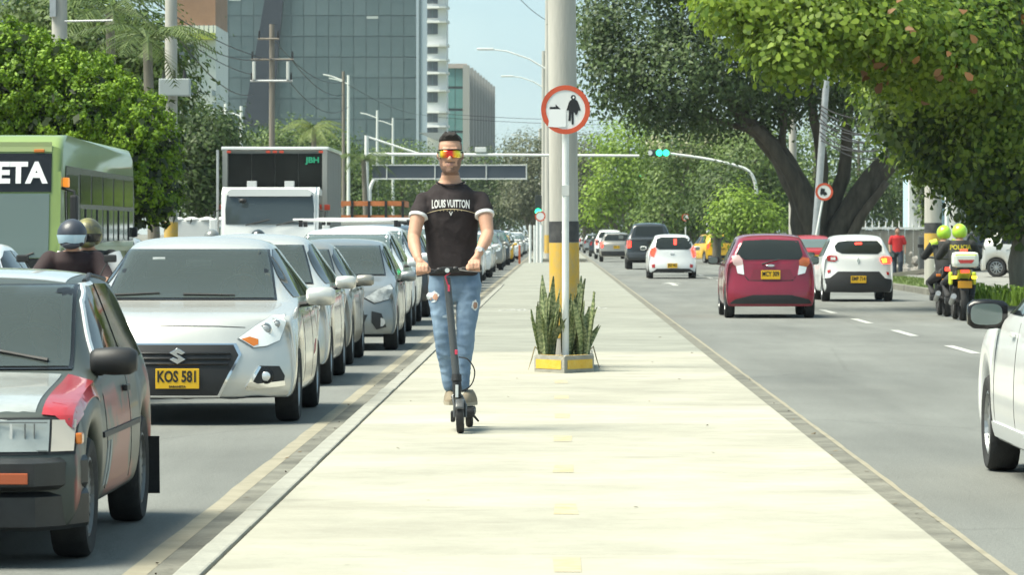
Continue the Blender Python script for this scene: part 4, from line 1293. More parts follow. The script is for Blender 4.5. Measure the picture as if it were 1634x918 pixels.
def maroon_hatch():
    Yt = 68.5; X = (1230 - VX) * Yt / F
    c = Car('hatchback_car', scaled(HATCH, w=1.0, h=1.0), X, Yt, True, 'maroon hatchback seen from behind in the lane beside the median', 'cars driving away on the right carriageway', M_red)
    s = F / Yt
    q = lambda P: [(-((1130 + a / 5.271) - 1230) / s, CAM_H - (360 + b / 5.271 - VY) / s) for a, b in P]   # local x is turned round
    rear_common(c)
    c.panel('rear_window_frame', q([(292, 118), (520, 108), (778, 118), (815, 255), (785, 298), (300, 298), (226, 246)]), 'B', M_red, .004)
    c.panel('rear_window', q([(302, 130), (520, 120), (768, 130), (800, 250), (775, 288), (310, 290), (240, 242)]), 'B', M_dirtywin, .008)
    pk = mat('pale_red_lens', (.62, .42, .40), .2, coat=.8)
    c.panel('tail_light', q([(208, 262), (262, 250), (292, 290), (298, 330), (240, 345), (212, 318)]), 'B', pk, .014)
    c.panel('reversing_light', q([(240, 345), (298, 330), (306, 415), (252, 402)]), 'B', M_lens, .014)
    c.panel('tail_light', q([(768, 292), (800, 268), (850, 278), (858, 318), (835, 348), (770, 335)]), 'B', mat('orange_red_lens', (.55, .12, .03), .2, coat=.8), .014)
    c.panel('reversing_light', q([(768, 338), (832, 350), (818, 402), (755, 418)]), 'B', M_lens, .014)
    c.panel('plate_recess', q([(388, 370), (690, 370), (735, 455), (345, 462)]), 'B', mat('shaded_maroon', (.17, .010, .022), .35, coat=.6), .003)  # panel lies flush; shade of the recess put into a darker maroon
    c.pair('tailgate_gap', q([(527, 470), (340, 466), (310, 430), (318, 428), (348, 460), (527, 464)]), 'B', M_seam, off=.002)
    c.plate('B', q([(0, 415)])[0][1], 'MCY 309', off=.03, x=.0)
    c.panel('lower_bumper', q([(230, 622), (380, 585), (700, 585), (850, 622), (880, 660), (180, 660)]), 'B', M_blackp, .010)
    ez = q([(527, 337)])[0]
    p, n = c.cast('B', 0, ez[1]); bm = bmesh.new(); bm_lathe(bm, [(.062, 0), (.055, .012)], 20, 'Y'); bmesh.ops.scale(bm, vec=(1.3, 1, .38), verts=bm.verts); bmesh.ops.translate(bm, vec=(0, p.y + .012, ez[1]), verts=bm.verts)
    from_bm('emblem', bm, M_chrome, c.root, True, angle=30)
    a, b = q([(455, 330), (600, 288)])
    pts = [c.cast('B', a[0] + (b[0] - a[0]) * t, a[1] + (b[1] - a[1]) * t) for t in (0, .15, .5, 1)]
    tube('wiper', [p + n * .03 for p, n in pts], [.02, .014, .012, .010], M_blackp, c.root, 6)
    c.mirror(.90, 1.18, 1.0, M_blackp, w=.2, h=.15)
    c.wheels(.285, .175)
maroon_hatch()

def white_crossover():
    Yt = 85.3; X = (1370 - VX) * Yt / F
    sp = scaled(HATCH, w=.98, h=.985)
    c = Car('hatchback_car', sp, X, Yt, True, 'white crossover with black rear bumper and its right turn signal lit', 'cars driving away on the right carriageway', M_whitep)
    s = F / Yt
    q = lambda P: [(-((1130 + a / 5.271) - 1370) / s, CAM_H - (360 + b / 5.271 - VY) / s) for a, b in P]
    rear_common(c, h=.985)
    c.panel('rear_window', q([(1068, 175), (1100, 140), (1180, 130), (1430, 130), (1468, 175), (1465, 215), (1430, 240), (1130, 237), (1080, 215)]), 'B', M_dirtywin, .008)
    c.panel('brake_light', q([(1240, 148), (1300, 146), (1300, 162), (1240, 164)]), 'B', M_redlit, .014)
    c.panel('tail_light', q([(1000, 265), (1020, 250), (1085, 258), (1095, 285), (1070, 305), (1010, 300)]), 'B', M_redl, .012)
    c.panel('reversing_light', q([(1035, 268), (1075, 268), (1075, 292), (1035, 290)]), 'B', M_lens, .016)
    c.panel('tail_light', q([(1450, 272), (1475, 260), (1540, 265), (1548, 300), (1535, 322), (1470, 322), (1450, 300)]), 'B', M_redlit, .012)
    c.panel('turn_signal', q([(1460, 280), (1505, 275), (1505, 312), (1470, 314)]), 'B', M_amblit, .016)
    c.panel('lower_bumper', q([(972, 448), (1030, 440), (1095, 388), (1440, 388), (1490, 445), (1548, 455), (1548, 600), (972, 600)]), 'B', M_blackp, .010)
    for P in ([(1008, 378), (1034, 372), (1030, 395), (1010, 402)], [(1500, 392), (1522, 392), (1524, 418), (1506, 416)]):
        c.panel('reflector', q(P), 'B', M_redl, .014)
    c.plate('B', q([(0, 454)])[0][1], 'EMP 714', off=.03)
    p, n = c.cast('B', 0, q([(0, 295)])[0][1])
    prism('emblem', [(0, p.z + .07), (.035, p.z), (0, p.z - .07), (-.035, p.z)], p.y + .002, p.y + .02, M_chrome, c.root)
    c.mirror(.89, 1.18, 1.0, M_blackp, w=.2, h=.14)
    c.wheels(.295, .18)
white_crossover()

def small_white():
    Yt = 129.5; X = (1073 - VX) * Yt / F
    c = Car('hatchback_car', scaled(HATCH, w=1.01, h=.99), X, Yt, True, 'small white hatchback with red tail lamps ahead of the maroon one', 'cars driving away on the right carriageway', M_whitep)
    s = F / Yt
    q = lambda P: [(-((900 + a / 2.7) - 1073) / s, CAM_H - (180 + b / 2.7 - VY) / s) for a, b in P]
    rear_common(c)
    c.panel('rear_window', q([(400, 545), (420, 537), (520, 537), (545, 548), (550, 580), (535, 590), (410, 590), (395, 580)]), 'B', M_dirtywin, .008)
    c.panel('brake_light', q([(474, 545), (486, 545), (486, 570), (474, 570)]), 'B', M_redlit, .014)
    c.panel('tail_light', q([(370, 590), (392, 578), (398, 590), (388, 622), (376, 618)]), 'B', M_redlit, .014)
    c.panel('tail_light', q([(548, 590), (556, 575), (572, 592), (568, 618), (556, 624)]), 'B', M_redlit, .014)
    c.panel('lower_bumper', q([(375, 690), (400, 672), (540, 672), (570, 690), (565, 705), (380, 705)]), 'B', M_blackp, .010)
    c.pair('reflector', q([(378, 655), (392, 652), (392, 668), (380, 668)]), 'B', M_redl, off=.012)
    c.plate('B', q([(0, 659)])[0][1], 'JKZ 452', off=.03)
    p, n = c.cast('B', 0, q([(0, 608)])[0][1]); box('emblem', (0, p.y + .01, p.z), (.13, .02, .05), M_chrome, c.root, bev=.008)
    c.mirror(.90, 1.18, 1.0, M_whitep, w=.2, h=.14)
    c.wheels(.28, .175)
small_white()

PICKUP = dict(L=5.2, axles=(.95, 4.05), arch=.43, axz=.39, roofw=.66, sill=.38, hg=.5,
    top=[(0, 1.05), (.12, 1.12), (.6, 1.20), (1.25, 1.27), (1.45, 1.38), (1.85, 1.74), (2.15, 1.90), (2.6, 1.96), (3.2, 1.94), (3.42, 1.86), (3.52, 1.50), (3.58, 1.32), (3.8, 1.30), (5.1, 1.31), (5.2, 1.29)],
    belt=[(0, 1.02), (.6, 1.14), (1.2, 1.20), (3.4, 1.25), (5.2, 1.27)],
    hw=[(0, .90), (.4, .98), (1, 1.0), (3, 1.0), (4.2, 1.0), (5.2, .97)],
    fz=[(.1, .12), (.4, .02), (.6, 0), (1.0, .06)], rz=[(.1, .1), (.45, .0), (.6, .0), (.65, .07), (1.3, .09)], fcorner=.2, rcorner=.05)
def pickup():
    Yt = 163.5; X = (1038 - VX) * Yt / F
    c = Car('pickup_truck', PICKUP, X, Yt, True, 'large black pickup truck seen from behind with its left brake light lit', 'cars driving away on the right carriageway', M_blackc, 'pickup')
    c.panel('rear_window', [(-.62, 1.40), (.62, 1.40), (.54, 1.80), (-.54, 1.80)], 'B', M_dirtywin, .010)
    c.glass(None, None, [[(1.62, 1.30), (1.98, 1.70), (2.2, 1.80), (2.5, 1.82), (2.5, 1.30)], [(2.58, 1.30), (2.58, 1.82), (3.2, 1.80), (3.3, 1.35)]])
    for s, m in ((1, M_redlit), (-1, M_redl)):
        c.panel('tail_light', [(s * .80, 1.20), (s * .95, 1.20), (s * .96, .90), (s * .80, .92)], 'B', m, .014)
    c.panel('tailgate_gap', [(-.78, 1.23), (.78, 1.23), (.78, 1.21), (-.78, 1.21)], 'B', M_seam, .004)
    c.panel('tailgate_gap', [(-.78, .80), (.78, .80), (.78, .78), (-.78, .78)], 'B', M_seam, .004)
    c.panel('bumper', [(-.96, .70), (.96, .70), (.96, .50), (-.96, .50)], 'B', mat('dark_chrome', (.12, .12, .12), .3, metal=.8), .05)
    box('tailgate_handle', (0, c.cast('B', 0, 1.12)[0].y + .01, 1.12), (.28, .03, .09), M_blackg, c.root, bev=.01)
    for s in (1, -1): box('roof_rail', (s * .58, 2.75, 1.985), (.05, 1.1, .04), M_blackp, c.root, bev=.01)
    c.mirror(1.16, 1.66, 1.36, M_blackp, w=.26, h=.24)
    c.wheels(.39, .26)
pickup()

def rear_generic(c, kind, h, w, lit=False, txt=None, kl=1.0):
    W = lambda P: [(a * w, b * h) for a, b in P]
    if kind == 'suv':
        rw = [(-.66, 1.16), (.66, 1.16), (.60, 1.48), (-.60, 1.48)]; tl = [(.68, 1.08), (.83, 1.06), (.83, .76), (.72, .78)]; bu = [(-.82, .58), (.82, .58), (.80, .34), (-.80, .34)]; pz = .80
    else:
        rw = [(-.55, 1.03), (.55, 1.03), (.50, 1.36), (-.50, 1.36)]; tl = [(.58, 1.0), (.70, .98), (.73, .74), (.62, .76)]; bu = [(-.68, .40), (.68, .40), (.68, .25), (-.68, .25)]; pz = .70
    rear_common(c, h=h, kind=kind, kl=kl)
    c.panel('rear_window', W(rw), 'B', M_dirtywin, .008)
    for o in c.pair('tail_light', W(tl), 'B', M_redlit if lit else M_redl, off=.014): pass
    c.panel('lower_bumper', W(bu), 'B', M_blackp, .010)
    c.plate('B', pz * h, txt or 'HTR 118', off=.03)
    c.mirror(c.hw(1.3) + .1, 1.3 * kl, (1.1 if kind == 'suv' else 1.0) * h, M_blackp, w=.2, h=.14)
    c.wheels(.33 if kind == 'suv' else .285, .19)

far_away = [('suv_car', SUV, 'suv', 984, 209, M_beige, 1.0, .98, True, 'beige off-road car right ahead of the black pickup'),
            ('suv_car', SUV, 'suv', 973, 233, M_whitep, 1.0, 1.08, True, 'white tall off-road car beyond the beige one near the median'),
            ('hatchback_car', HATCH, 'hatch', 948, 305, M_dgrey, 1.05, 1.02, False, 'small grey car far ahead in the lane beside the median'),
            ('suv_car', SUV, 'suv', 939, 360, M_silver, 1.0, 1.0, False, 'tiny silver car farther up beside the end of the median'),
            ('suv_car', SUV, 'suv', 931, 430, M_dgrey, 1.0, 1.0, False, 'farthest dark car up the right carriageway'),
            ('hatchback_car', HATCH, 'hatch', 960, 258, M_blackc, 1.05, 1.0, False, 'dark hatchback half hidden by the white off-road car')]
for nm, sp, kind, px, Yt, pm, w, h, lit, lab in far_away:
    c = Car(nm, scaled(sp, w=w, h=h), (px - VX) * Yt / F, Yt, True, lab, 'cars driving away on the right carriageway', pm, lite=True)
    rear_generic(c, kind, h, w, lit)
# red saloon between the maroon and the white car
c = Car('saloon_car', scaled(SEDAN, w=.95), (1297 - VX) * 112 / F, 112, True, 'red saloon half hidden between the maroon hatchback and the white crossover', 'cars driving away on the right carriageway', M_redc)
c.glass(None, [(-.56, 1.08), (.56, 1.08), (.50, 1.33), (-.50, 1.33)], [[(1.36, .965), (1.70, 1.27), (1.98, 1.345), (2.24, 1.35), (2.24, .965)], [(2.32, .965), (2.32, 1.35), (2.62, 1.335), (2.92, 1.25), (3.1, .975)]], rm=M_glass)
for o in c.pair('tail_light', [(.45, .90), (.78, .92), (.78, .76), (.5, .74)], 'B', M_redl, off=.012): pass
c.plate('B', .80, 'RZC 206', off=.03); c.wheels(); c.mirror(.95, 1.3, .98, M_redc)
# yellow taxi beyond, turning
c = Car('taxi', scaled(HATCH, w=1.0), (1121 - VX) * 199 / F + .1, 199, True, 'yellow taxi hatchback ahead at the crossing beside a tree trunk', 'cars driving away on the right carriageway', M_taxi, 'taxi', yaw=R(14), lite=True)
rear_generic(c, 'hatch', 1.0, 1.0, True, 'TPU 930')

# ------------------------------------------------------------------ the queue on the left, facing us
Q = 'cars queuing beside the median'
def queue_car(nm, sp, kind, X, Y, pm, lab, l=1.0, w=1.0, h=1.0, txt=None, lite=False, lamp=None, cat='car', group=Q, yaw=0.0, see=None):
    c = Car(nm, scaled(sp, l=l, w=w, h=h), X, Y, False, lab, group, pm, cat, lite=lite, yaw=yaw)
    generic_front(c, kind, h, w, txt, lamp, kl=l, see=bool(see))
    if see: CABINS.append((c, see))
    c.wheels(.33 if kind == 'suv' else .29, .18)
    return c
queue_car('saloon_car', SEDAN, 'sedan', -3.06, 37.7, M_silver, 'bright silver car right behind the saloon with the KOS plate', l=.98, w=.97, h=1.015, see='driver of the bright silver car behind the KOS saloon')
queue_car('saloon_car', SEDAN, 'sedan', -3.14, 43.5, M_beige, 'beige grey saloon squeezed between the silver car and the grey hatchback', w=.955, h=.965, see='driver of the beige grey saloon')
c = queue_car('hatchback_car', HATCH, 'hatch', -2.83, 49.3, M_dgrey, 'dark grey hatchback with black bumper intakes, fourth in the near queue', w=1.03, h=.95, see='driver of the dark grey hatchback with black intakes', lamp=mat('smoked_lens', (.36, .37, .36), .12, coat=1.0, var=.4, vscale=12))
c.pair('corner_intake', [(.50, .50), (.62, .47), (.68, .30), (.56, .27), (.50, .36)], 'F', M_blackp, off=.010)
def rack(c, z, u0, u1, w, m=None):
    for u in (u0, u1):
        tube('rack_bar', [(-w, u, z), (w, u, z)], .022, m or M_sw, c.root, 8)
    for s in (1, -1):
        for u in (u0, u1): box('rack_foot', (s * w * .86, u, z - .05), (.06, .09, .10), M_blackp, c.root, bev=.01)
c = queue_car('suv_car', SUV, 'suv', -3.08, 56.0, M_whitep, 'white off-road car with white roof bars behind the grey hatchback', h=.965)
rack(c, 1.68, 2.1, 3.2, .82)
c = queue_car('suv_car', SUV, 'suv', -3.16, 62.6, M_whitep, 'white sport utility car with roof rack beside the standing man', w=1.0, h=1.0)
rack(c, 1.72, 2.0, 3.4, .78)
queue_car('suv_car', SUV, 'suv', -3.14, 69.0, M_blackc, 'black car whose wheel shows at the left of the man\'s knee', h=1.02)
paints = [(M_whitep, 'white'), (M_silver, 'silver'), (M_dgrey, 'grey'), (M_whitep, 'white'), (M_beige, 'beige'), (M_blackc, 'black'), (M_whitep, 'white'), (M_silver, 'silver'), (M_dgrey, 'dark grey'), (M_whitep, 'white')]
yy = 76.0; k = 0
far_names = []
while yy < 330:
    pm, cn = paints[(k * 7 + 3) % 10]
    kind = ('suv', 'hatch', 'sedan')[(k * 5 + 1) % 3]
    if abs(yy - 204) < 4: pm, cn, kind = M_taxi, 'yellow', 'hatch'
    sp, nm = {'suv': (SUV, 'suv_car'), 'hatch': (HATCH, 'hatchback_car'), 'sedan': (SEDAN, 'saloon_car')}[kind]
    edge = -2.30 - .12 * math.sin(k * 2.3)
    X = edge - sp['hw'][2][1]
    body = {'suv': 'sport utility car', 'hatch': 'hatchback', 'sedan': 'saloon'}[kind]
    pos = 'hidden behind the man' if yy < 118 else 'showing right of the man'
    n_th = f"{('', 'second ', 'third ', 'fourth ', 'fifth ', 'sixth ', 'seventh ', 'eighth ', 'ninth ', 'tenth ')[far_names.count((cn, body, pos))]}"
    lab = f"{n_th}{cn} {body} far up the near queue, {pos}" if pm is not M_taxi else 'yellow taxi far up the queue just right of the man\'s arm'
    if pm is not M_taxi: far_names.append((cn, body, pos))
    queue_car('taxi' if pm is M_taxi else nm, sp, kind, X, yy, pm, lab, lite=True, h=1.0 + .04 * math.sin(k * 1.7), cat='taxi' if pm is M_taxi else 'car')
    yy += sp['L'] + 1.7 + .8 * math.sin(k * 1.3) + (3 if yy > 130 else 0)
    k += 1
# cars in the second lane and beyond
Q2 = 'cars in the farther left lanes'
queue_car('saloon_car', SEDAN, 'sedan', -6.20, 38.0, M_whitep, 'white saloon whose roof shows above the old hatchback at the left edge', w=1.0, h=.965, group=Q2)
queue_car('saloon_car', SEDAN, 'sedan', -7.35, 61.5, M_silver, 'silver saloon just behind the green bus', w=1.0, h=1.0, group=Q2)
queue_car('suv_car', SUV, 'suv', -5.6, 72.0, M_silver, 'silver car in front of the white box truck', w=1.0, h=.88, group=Q2)
c = queue_car('suv_car', SUV, 'suv', -9.4, 97.0, M_whitep, 'white car standing askew beside the banded pole left of the truck', h=1.10, yaw=R(-48), group=Q2)
for s in (1, -1): tube('roof_rail', [(s * .62, 1.9, 1.80), (s * .62, 3.6, 1.79)], .02, M_blackp, c.root, 6)
queue_car('saloon_car', SEDAN, 'sedan', -6.3, 104, M_whitep, 'white saloon behind the box truck', lite=True, group=Q2)

# parked cars on the right lot
for (px, Y, pm, yw, lab) in ((1592, 121, M_silver, 100, 'silver car parked across the lot right of the police riders'), (1612, 133, M_dgrey, 95, 'grey car parked behind the silver one at the right edge'), (1560, 140, M_blackc, 100, 'dark car parked in the shade behind the police riders')):
    c = Car('parked_car', scaled(HATCH, w=1.03), (px - VX) * Y / F + 3.1, Y, False, lab, 'cars parked on the right lot', pm, yaw=R(-yw + 180), lite=True, z=.15)
    generic_front(c, 'hatch'); c.wheels(.29, .18)
# ------------------------------------------------------------------ green bus, box truck, stake truck
def bus():
    Y0 = 48.6; s = F / Y0; hw = 1.12; L = 8.6
    X = (95 - VX) / s - hw
    zt = CAM_H + (VY - 213) / s
    M_g = mat('bus_green_paint', (.22, .30, .085), .35, coat=.6, var=.06, vscale=2)
    M_gl = mat('bus_pale_green_paint', (.30, .36, .15), .35, coat=.6)
    t = empty('bus', (X, Y0, 0), 0, 'green minibus with a dark sign panel reading ETA at the left edge', 'bus')
    prof = [(0, .35), (0, 1.2), (.05, 1.5), (.16, 2.25), (.22, zt - .16), (.42, zt - .03), (.8, zt), (L - .5, zt - .02), (L - .12, zt - .12), (L, zt - .45), (L, .40), (L - .4, .35)]
    bm = bmesh.new(); bm_prism(bm, prof, -hw, hw, 'YZ')
    es = [e for e in bm.edges if abs(abs(e.verts[0].co.x) - hw) < 1e-5 and abs(e.verts[0].co.x - e.verts[1].co.x) < 1e-5 and e.calc_length() > .01]
    bmesh.ops.bevel(bm, geom=es, offset=.10, segments=4, affect='EDGES', profile=.5)
    from_bm('body', bm, M_g, t, True, angle=30)
    lf = lin([(.35, 0), (1.2, 0), (1.5, .05), (2.25, .16), (zt - .16, .22)])
    def front(name, x0, x1, z0, z1, m, off, par=None):
        bm = bmesh.new(); n = 6; rows = []
        for i in range(n + 1):
            z = z0 + (z1 - z0) * i / n
            rows.append([bm.verts.new((x, lf(z) - off, z)) for x in (x0, x1)] + [bm.verts.new((x, lf(z) - off + .02, z)) for x in (x1, x0)])
        for i in range(n):
            for k in range(4): bm.faces.new((rows[i][k], rows[i][(k + 1) % 4], rows[i + 1][(k + 1) % 4], rows[i + 1][k]))
        bm.faces.new(rows[0]); bm.faces.new(rows[-1])
        return from_bm(name, bm, m, par or t)
    front('roof_cap', -1.0, 1.0, 2.50, zt - .10, M_gl, .012)
    sp_ = front('sign_panel', -1.0, 1.0, CAM_H + (VY - 306) / s, CAM_H + (VY - 244) / s, M_blackg, .014)
    me = text_mesh('ETA', .36, .016, .004, 1.0)
    me.transform(Matrix.Rotation(R(90), 4, 'X'))
    dx = max(v.co.x for v in me.vertices) - min(v.co.x for v in me.vertices)
    me.transform(Matrix.Diagonal((.64 / dx, 1, 1, 1)))
    zl = CAM_H + (VY - 277) / s
    o = link('sign_lettering', me, mat('white_lettering', (.78, .78, .78), .5), sp_, ((31 - VX) / s - X, lf(zl) - .03, zl)); o.rotation_euler = (-.20, 0, 0)
    front('windscreen', -.98, .98, 1.18, CAM_H + (VY - 309) / s, mat('bus_windscreen', (.13, .17, .155), .05, spec=.7), .013)
    front('windscreen_lower', -.98, .98, 1.02, 1.17, M_blackg, .012)
    front('grille', -.7, .7, .6, .85, M_blackp, .012)
    for x in (-.82, .82):
        bm = bmesh.new(); bm_lathe(bm, [(.12, -.03), (.11, .05)], 16, 'Y', (x, 0, .75)); from_bm('headlight', bm, M_lens, t)
        bm = bmesh.new(); bm_box(bm, (x * 1.03, .20, zt - .21), (.13, .05, .04), bev=.01); from_bm('marker_lamp', bm, M_amber, t)
    for x in (-.5, .35): tube('wiper', [(x, -.03, 1.08), (x + .45, .0, 1.24)], .015, M_blackp, t, 6)
    # side: dark window band in two rows of panes, pillars, lower stripe
    for sd in (1, -1):
        prism('window_band', [(.62, 1.30), (.50, 1.95), (.60, 2.33), (L - .25, 2.30), (L - .12, 2.0), (L - .12, 1.42)], sd * (hw + .002), sd * (hw + .012), M_blackg, t, 'YZ')
        ys = [.72 + 1.28 * k for k in range(7)]
        for k in range(6):
            y0, y1 = ys[k], ys[k] + 1.12
            if k == 0: continue
            for z0, z1, gm in ((1.86, 2.24, M_glassdk), (1.38, 1.80, mat('bus_window_glass', (.10, .11, .09), .08, spec=.6))):
                prism('window_pane', [(y0, z0), (y1, z0), (y1, z1), (y0, z1)], sd * (hw + .012), sd * (hw + .018), gm, t, 'YZ')
            prism('pane_divider', [(y0 + .5, 1.38), (y0 + .56, 1.38), (y0 + .56, 1.80), (y0 + .5, 1.80)], sd * (hw + .018), sd * (hw + .03), M_blackp, t, 'YZ')
        prism('door_window', [(.72, 1.36), (.62, 1.95), (.74, 2.22), (1.75, 2.22), (1.75, 1.36)], sd * (hw + .012), sd * (hw + .018), M_glassdk, t, 'YZ')
        prism('waist_rail', [(.3, 1.24), (L - .1, 1.24), (L - .1, 1.30), (.3, 1.30)], sd * hw, sd * (hw + .02), M_gl, t, 'YZ')
        for k in range(6):
            prism('panel_joint', [(1.4 + 1.2 * k, .5), (1.415 + 1.2 * k, .5), (1.415 + 1.2 * k, 1.23), (1.4 + 1.2 * k, 1.23)], sd * (hw), sd * (hw + .004), M_seam, t, 'YZ')
        bm = bmesh.new(); bm_box(bm, (sd * (hw + .03), .42, 2.12), (.07, .16, .12), bev=.015); from_bm('turn_signal', bm, mat('bright_amber', (.75, .25, .03), .3, emit=(1, .3, .03), estr=.25), t)
        bm = bmesh.new(); bm_box(bm, (sd * (hw + .16), .18, 1.72), (.10, .12, .48), bev=.03); mo = from_bm('mirror', bm, M_blackp, t)
        tube('mirror_arm', [(sd * hw, .25, 2.05), (sd * (hw + .16), .18, 2.0), (sd * (hw + .16), .18, 1.9)], .02, M_blackp, mo, 6)
        bm = bmesh.new(); bm_box(bm, (sd * (hw + .05), L - .4, 1.5), (.08, .1, .14), bev=.02); from_bm('rear_lamp', bm, M_blackp, t)
    for ua in (1.6, 6.6):
        for sd in (1, -1):
            lathe('wheel', [(.10, -.12), (.32, -.14), (.44, -.12), (.45, 0), (.44, .12), (.32, .14), (.10, .12)], M_rubber, t, 24, 'X', (sd * (hw - .12), ua, .45))
bus()

def box_truck():
    Y0 = 82.8; s = F / (Y0 + 1.2); sc_ = F / Y0
    X = ((352 + 520) / 2 - VX) / s
    t = empty('box_truck', (X, Y0, 0), 0, 'white cab box truck with a tall black fronted cargo box', 'truck')
    M_wc = mat('white_cab_paint', (.74, .75, .74), .35, coat=.5)
    M_box = mat('grey_cargo_panel', (.17, .175, .16), .6, var=.06, vscale=2)
    zr = CAM_H + (VY - 298) / sc_
    cw = 1.03
    prof = [(0, .45), (0, 1.1), (.06, 1.35), (.22, zr - .12), (.36, zr - .02), (.6, zr), (1.55, zr), (1.6, .5)]
    bm = bmesh.new(); bm_prism(bm, prof, -cw, cw, 'YZ')
    es = [e for e in bm.edges if abs(e.verts[0].co.x - e.verts[1].co.x) < 1e-5]
    bmesh.ops.bevel(bm, geom=es, offset=.07, segments=3, affect='EDGES')
    from_bm('cab', bm, M_wc, t, True, angle=30)
    lf = lin([(.45, 0), (1.1, 0), (1.35, .06), (zr - .12, .22)])
    z0, z1 = CAM_H + (VY - 358) / sc_, CAM_H + (VY - 311) / sc_
    bm = bmesh.new(); rows = []
    for z, k in ((z0, .90), ((z0 + z1) / 2, .91), (z1, .88)):
        rows.append([bm.verts.new((cw * k * a, lf(z) - .022 + .012 * abs(a) ** 4, z)) for a in (-1, -.6, 0, .6, 1)])
    for i in range(2):
        for k in range(4): bm.faces.new((rows[i][k], rows[i][k + 1], rows[i + 1][k + 1], rows[i + 1][k]))
    from_bm('windscreen', bm, mat('truck_windscreen', (.055, .07, .075), .05, spec=.7), t, True)
    prism('sun_visor', [(-.86, zr - .20), (.86, zr - .20), (.90, zr - .10), (.80, zr - .045), (-.80, zr - .045), (-.90, zr - .10)], lf(zr - .12) - .10, lf(zr - .12) + .02, M_wc, t)
    box('dark_grille', (0, -.012, .95), (1.5, .02, .22), M_blackp, t, bev=.004)
    for x in (-.72, .72): box('headlight', (x, -.02, .72), (.34, .03, .18), M_lens, t, bev=.01)
    box('bumper', (0, -.05, .48), (2.05, .16, .26), M_wc, t, bev=.03)
    for x in (-.5, .15): tube('wiper', [(x, .02, z0 - .02), (x + .5, .05, z0 + .10)], .014, M_blackp, t, 6)
    bm = bmesh.new(); bm_lathe(bm, [(.0005, -.05), (.07, -.04), (.085, 0), (.07, .04), (.0005, .05)], 14, 'Z', (-.55, -.10, zr - .30)); from_bm('spot_mirror', bm, M_blackp, t, True)
    for x in (-.42, .38): box('roof_vent', (x, .75, zr + .06), (.20, .18, .14), mat('vent_grey', (.45, .46, .46), .6), t, bev=.01)
    for sd in (1, -1):
        bm = bmesh.new(); bm_box(bm, (sd * (cw + .16), .15, 1.62), (.16, .10, .36), bev=.03); mo = from_bm('mirror', bm, M_wc, t)
        tube('mirror_arm', [(sd * (cw - .02), .25, 2.0), (sd * (cw + .14), .15, 1.95), (sd * (cw + .14), .15, 1.4), (sd * (cw - .02), .2, 1.3)], .016, M_blackp, mo, 6)
        prism('side_window', [(.30, 1.40), (.45, zr - .18), (1.35, zr - .18), (1.35, 1.40)], sd * (cw + .002), sd * (cw + .008), M_glassdk, t, 'YZ')
    # cargo box: frame, dark front board of tall panels, side sheets, roof edge
    bw = (520 - 352) / s / 2; zb = CAM_H + (VY - 237) / s; y0, y1 = 1.75, 6.9
    body = box('cargo_box', (0, (y0 + y1) / 2, (zb + .85) / 2), (bw * 2 - .02, y1 - y0, zb - .85), M_box, t)
    M_blk = mat('cargo_black_board', (.008, .010, .009), .55, spec=.2, var=.4, vscale=1.5)
    for k in range(4):
        w = (2 * bw - .24) / 4
        box('front_panel', (-bw + .12 + w * (k + .5), y0 - .012, (zb + .85) / 2 - .03), (w - .012, .02, zb - .85 - .14), M_blk, body)
    for sd in (1, -1): box('corner_post', (sd * (bw - .05), y0 - .02, (zb + .85) / 2), (.11, .07, zb - .85), mat('post_grey', (.24, .25, .235), .5), body, bev=.012)
    box('roof_edge', (0, y0 + .02, zb + .02), (2 * bw + .04, .16, .06), M_wc, body, bev=.015)
    for sd in (1, -1):
        box('side_rail', (sd * bw, (y0 + y1) / 2, zb + .015), (.06, y1 - y0, .07), M_wc, body)
        for k in range(5): box('side_sheet', (sd * (bw + .003), y0 + .6 + k * 1.02, (zb + .9) / 2), (.012, 1.0, zb - 1.05), M_box, body)
    for x in (-.95, -.14, 0, .14, .95): box('marker_lamp', (x * bw / 1.08, y0 - .045, zb - .06), (.09, .03, .05), mat('dull_red_lamp', (.5, .06, .03), .4), body, bev=.008)
    for sd in (1, -1): box('marker_lamp', (sd * (bw + .0), y0 - .05, 2.05), (.12, .05, .12), mat('dull_red_lamp', (.5, .06, .03), .4), body, bev=.01)
    me = text_mesh('JBH', .17, .006, .003, 1.1); me.transform(Matrix.Rotation(R(90), 4, 'X'))
    link('cargo_lettering', me, mat('green_lettering', (.02, .30, .16), .5), body, (bw * .72, y0 - .03, zb - .24))
    tube('exhaust_pipe', [(-bw - .10, y0 - .1, .7), (-bw - .10, y0 - .1, zb - .02)], .03, M_steel, t, 8)
    box('chassis', (0, 3.6, .62), (.9, 6.4, .26), M_under, t)
    for ua in (.75, 5.0):
        for sd in (1, -1): lathe('wheel', [(.10, -.12), (.30, -.13), (.40, -.11), (.41, 0), (.40, .11), (.30, .13), (.10, .12)], M_rubber, t, 24, 'X', (sd * (cw - .16), ua, .41))
box_truck()

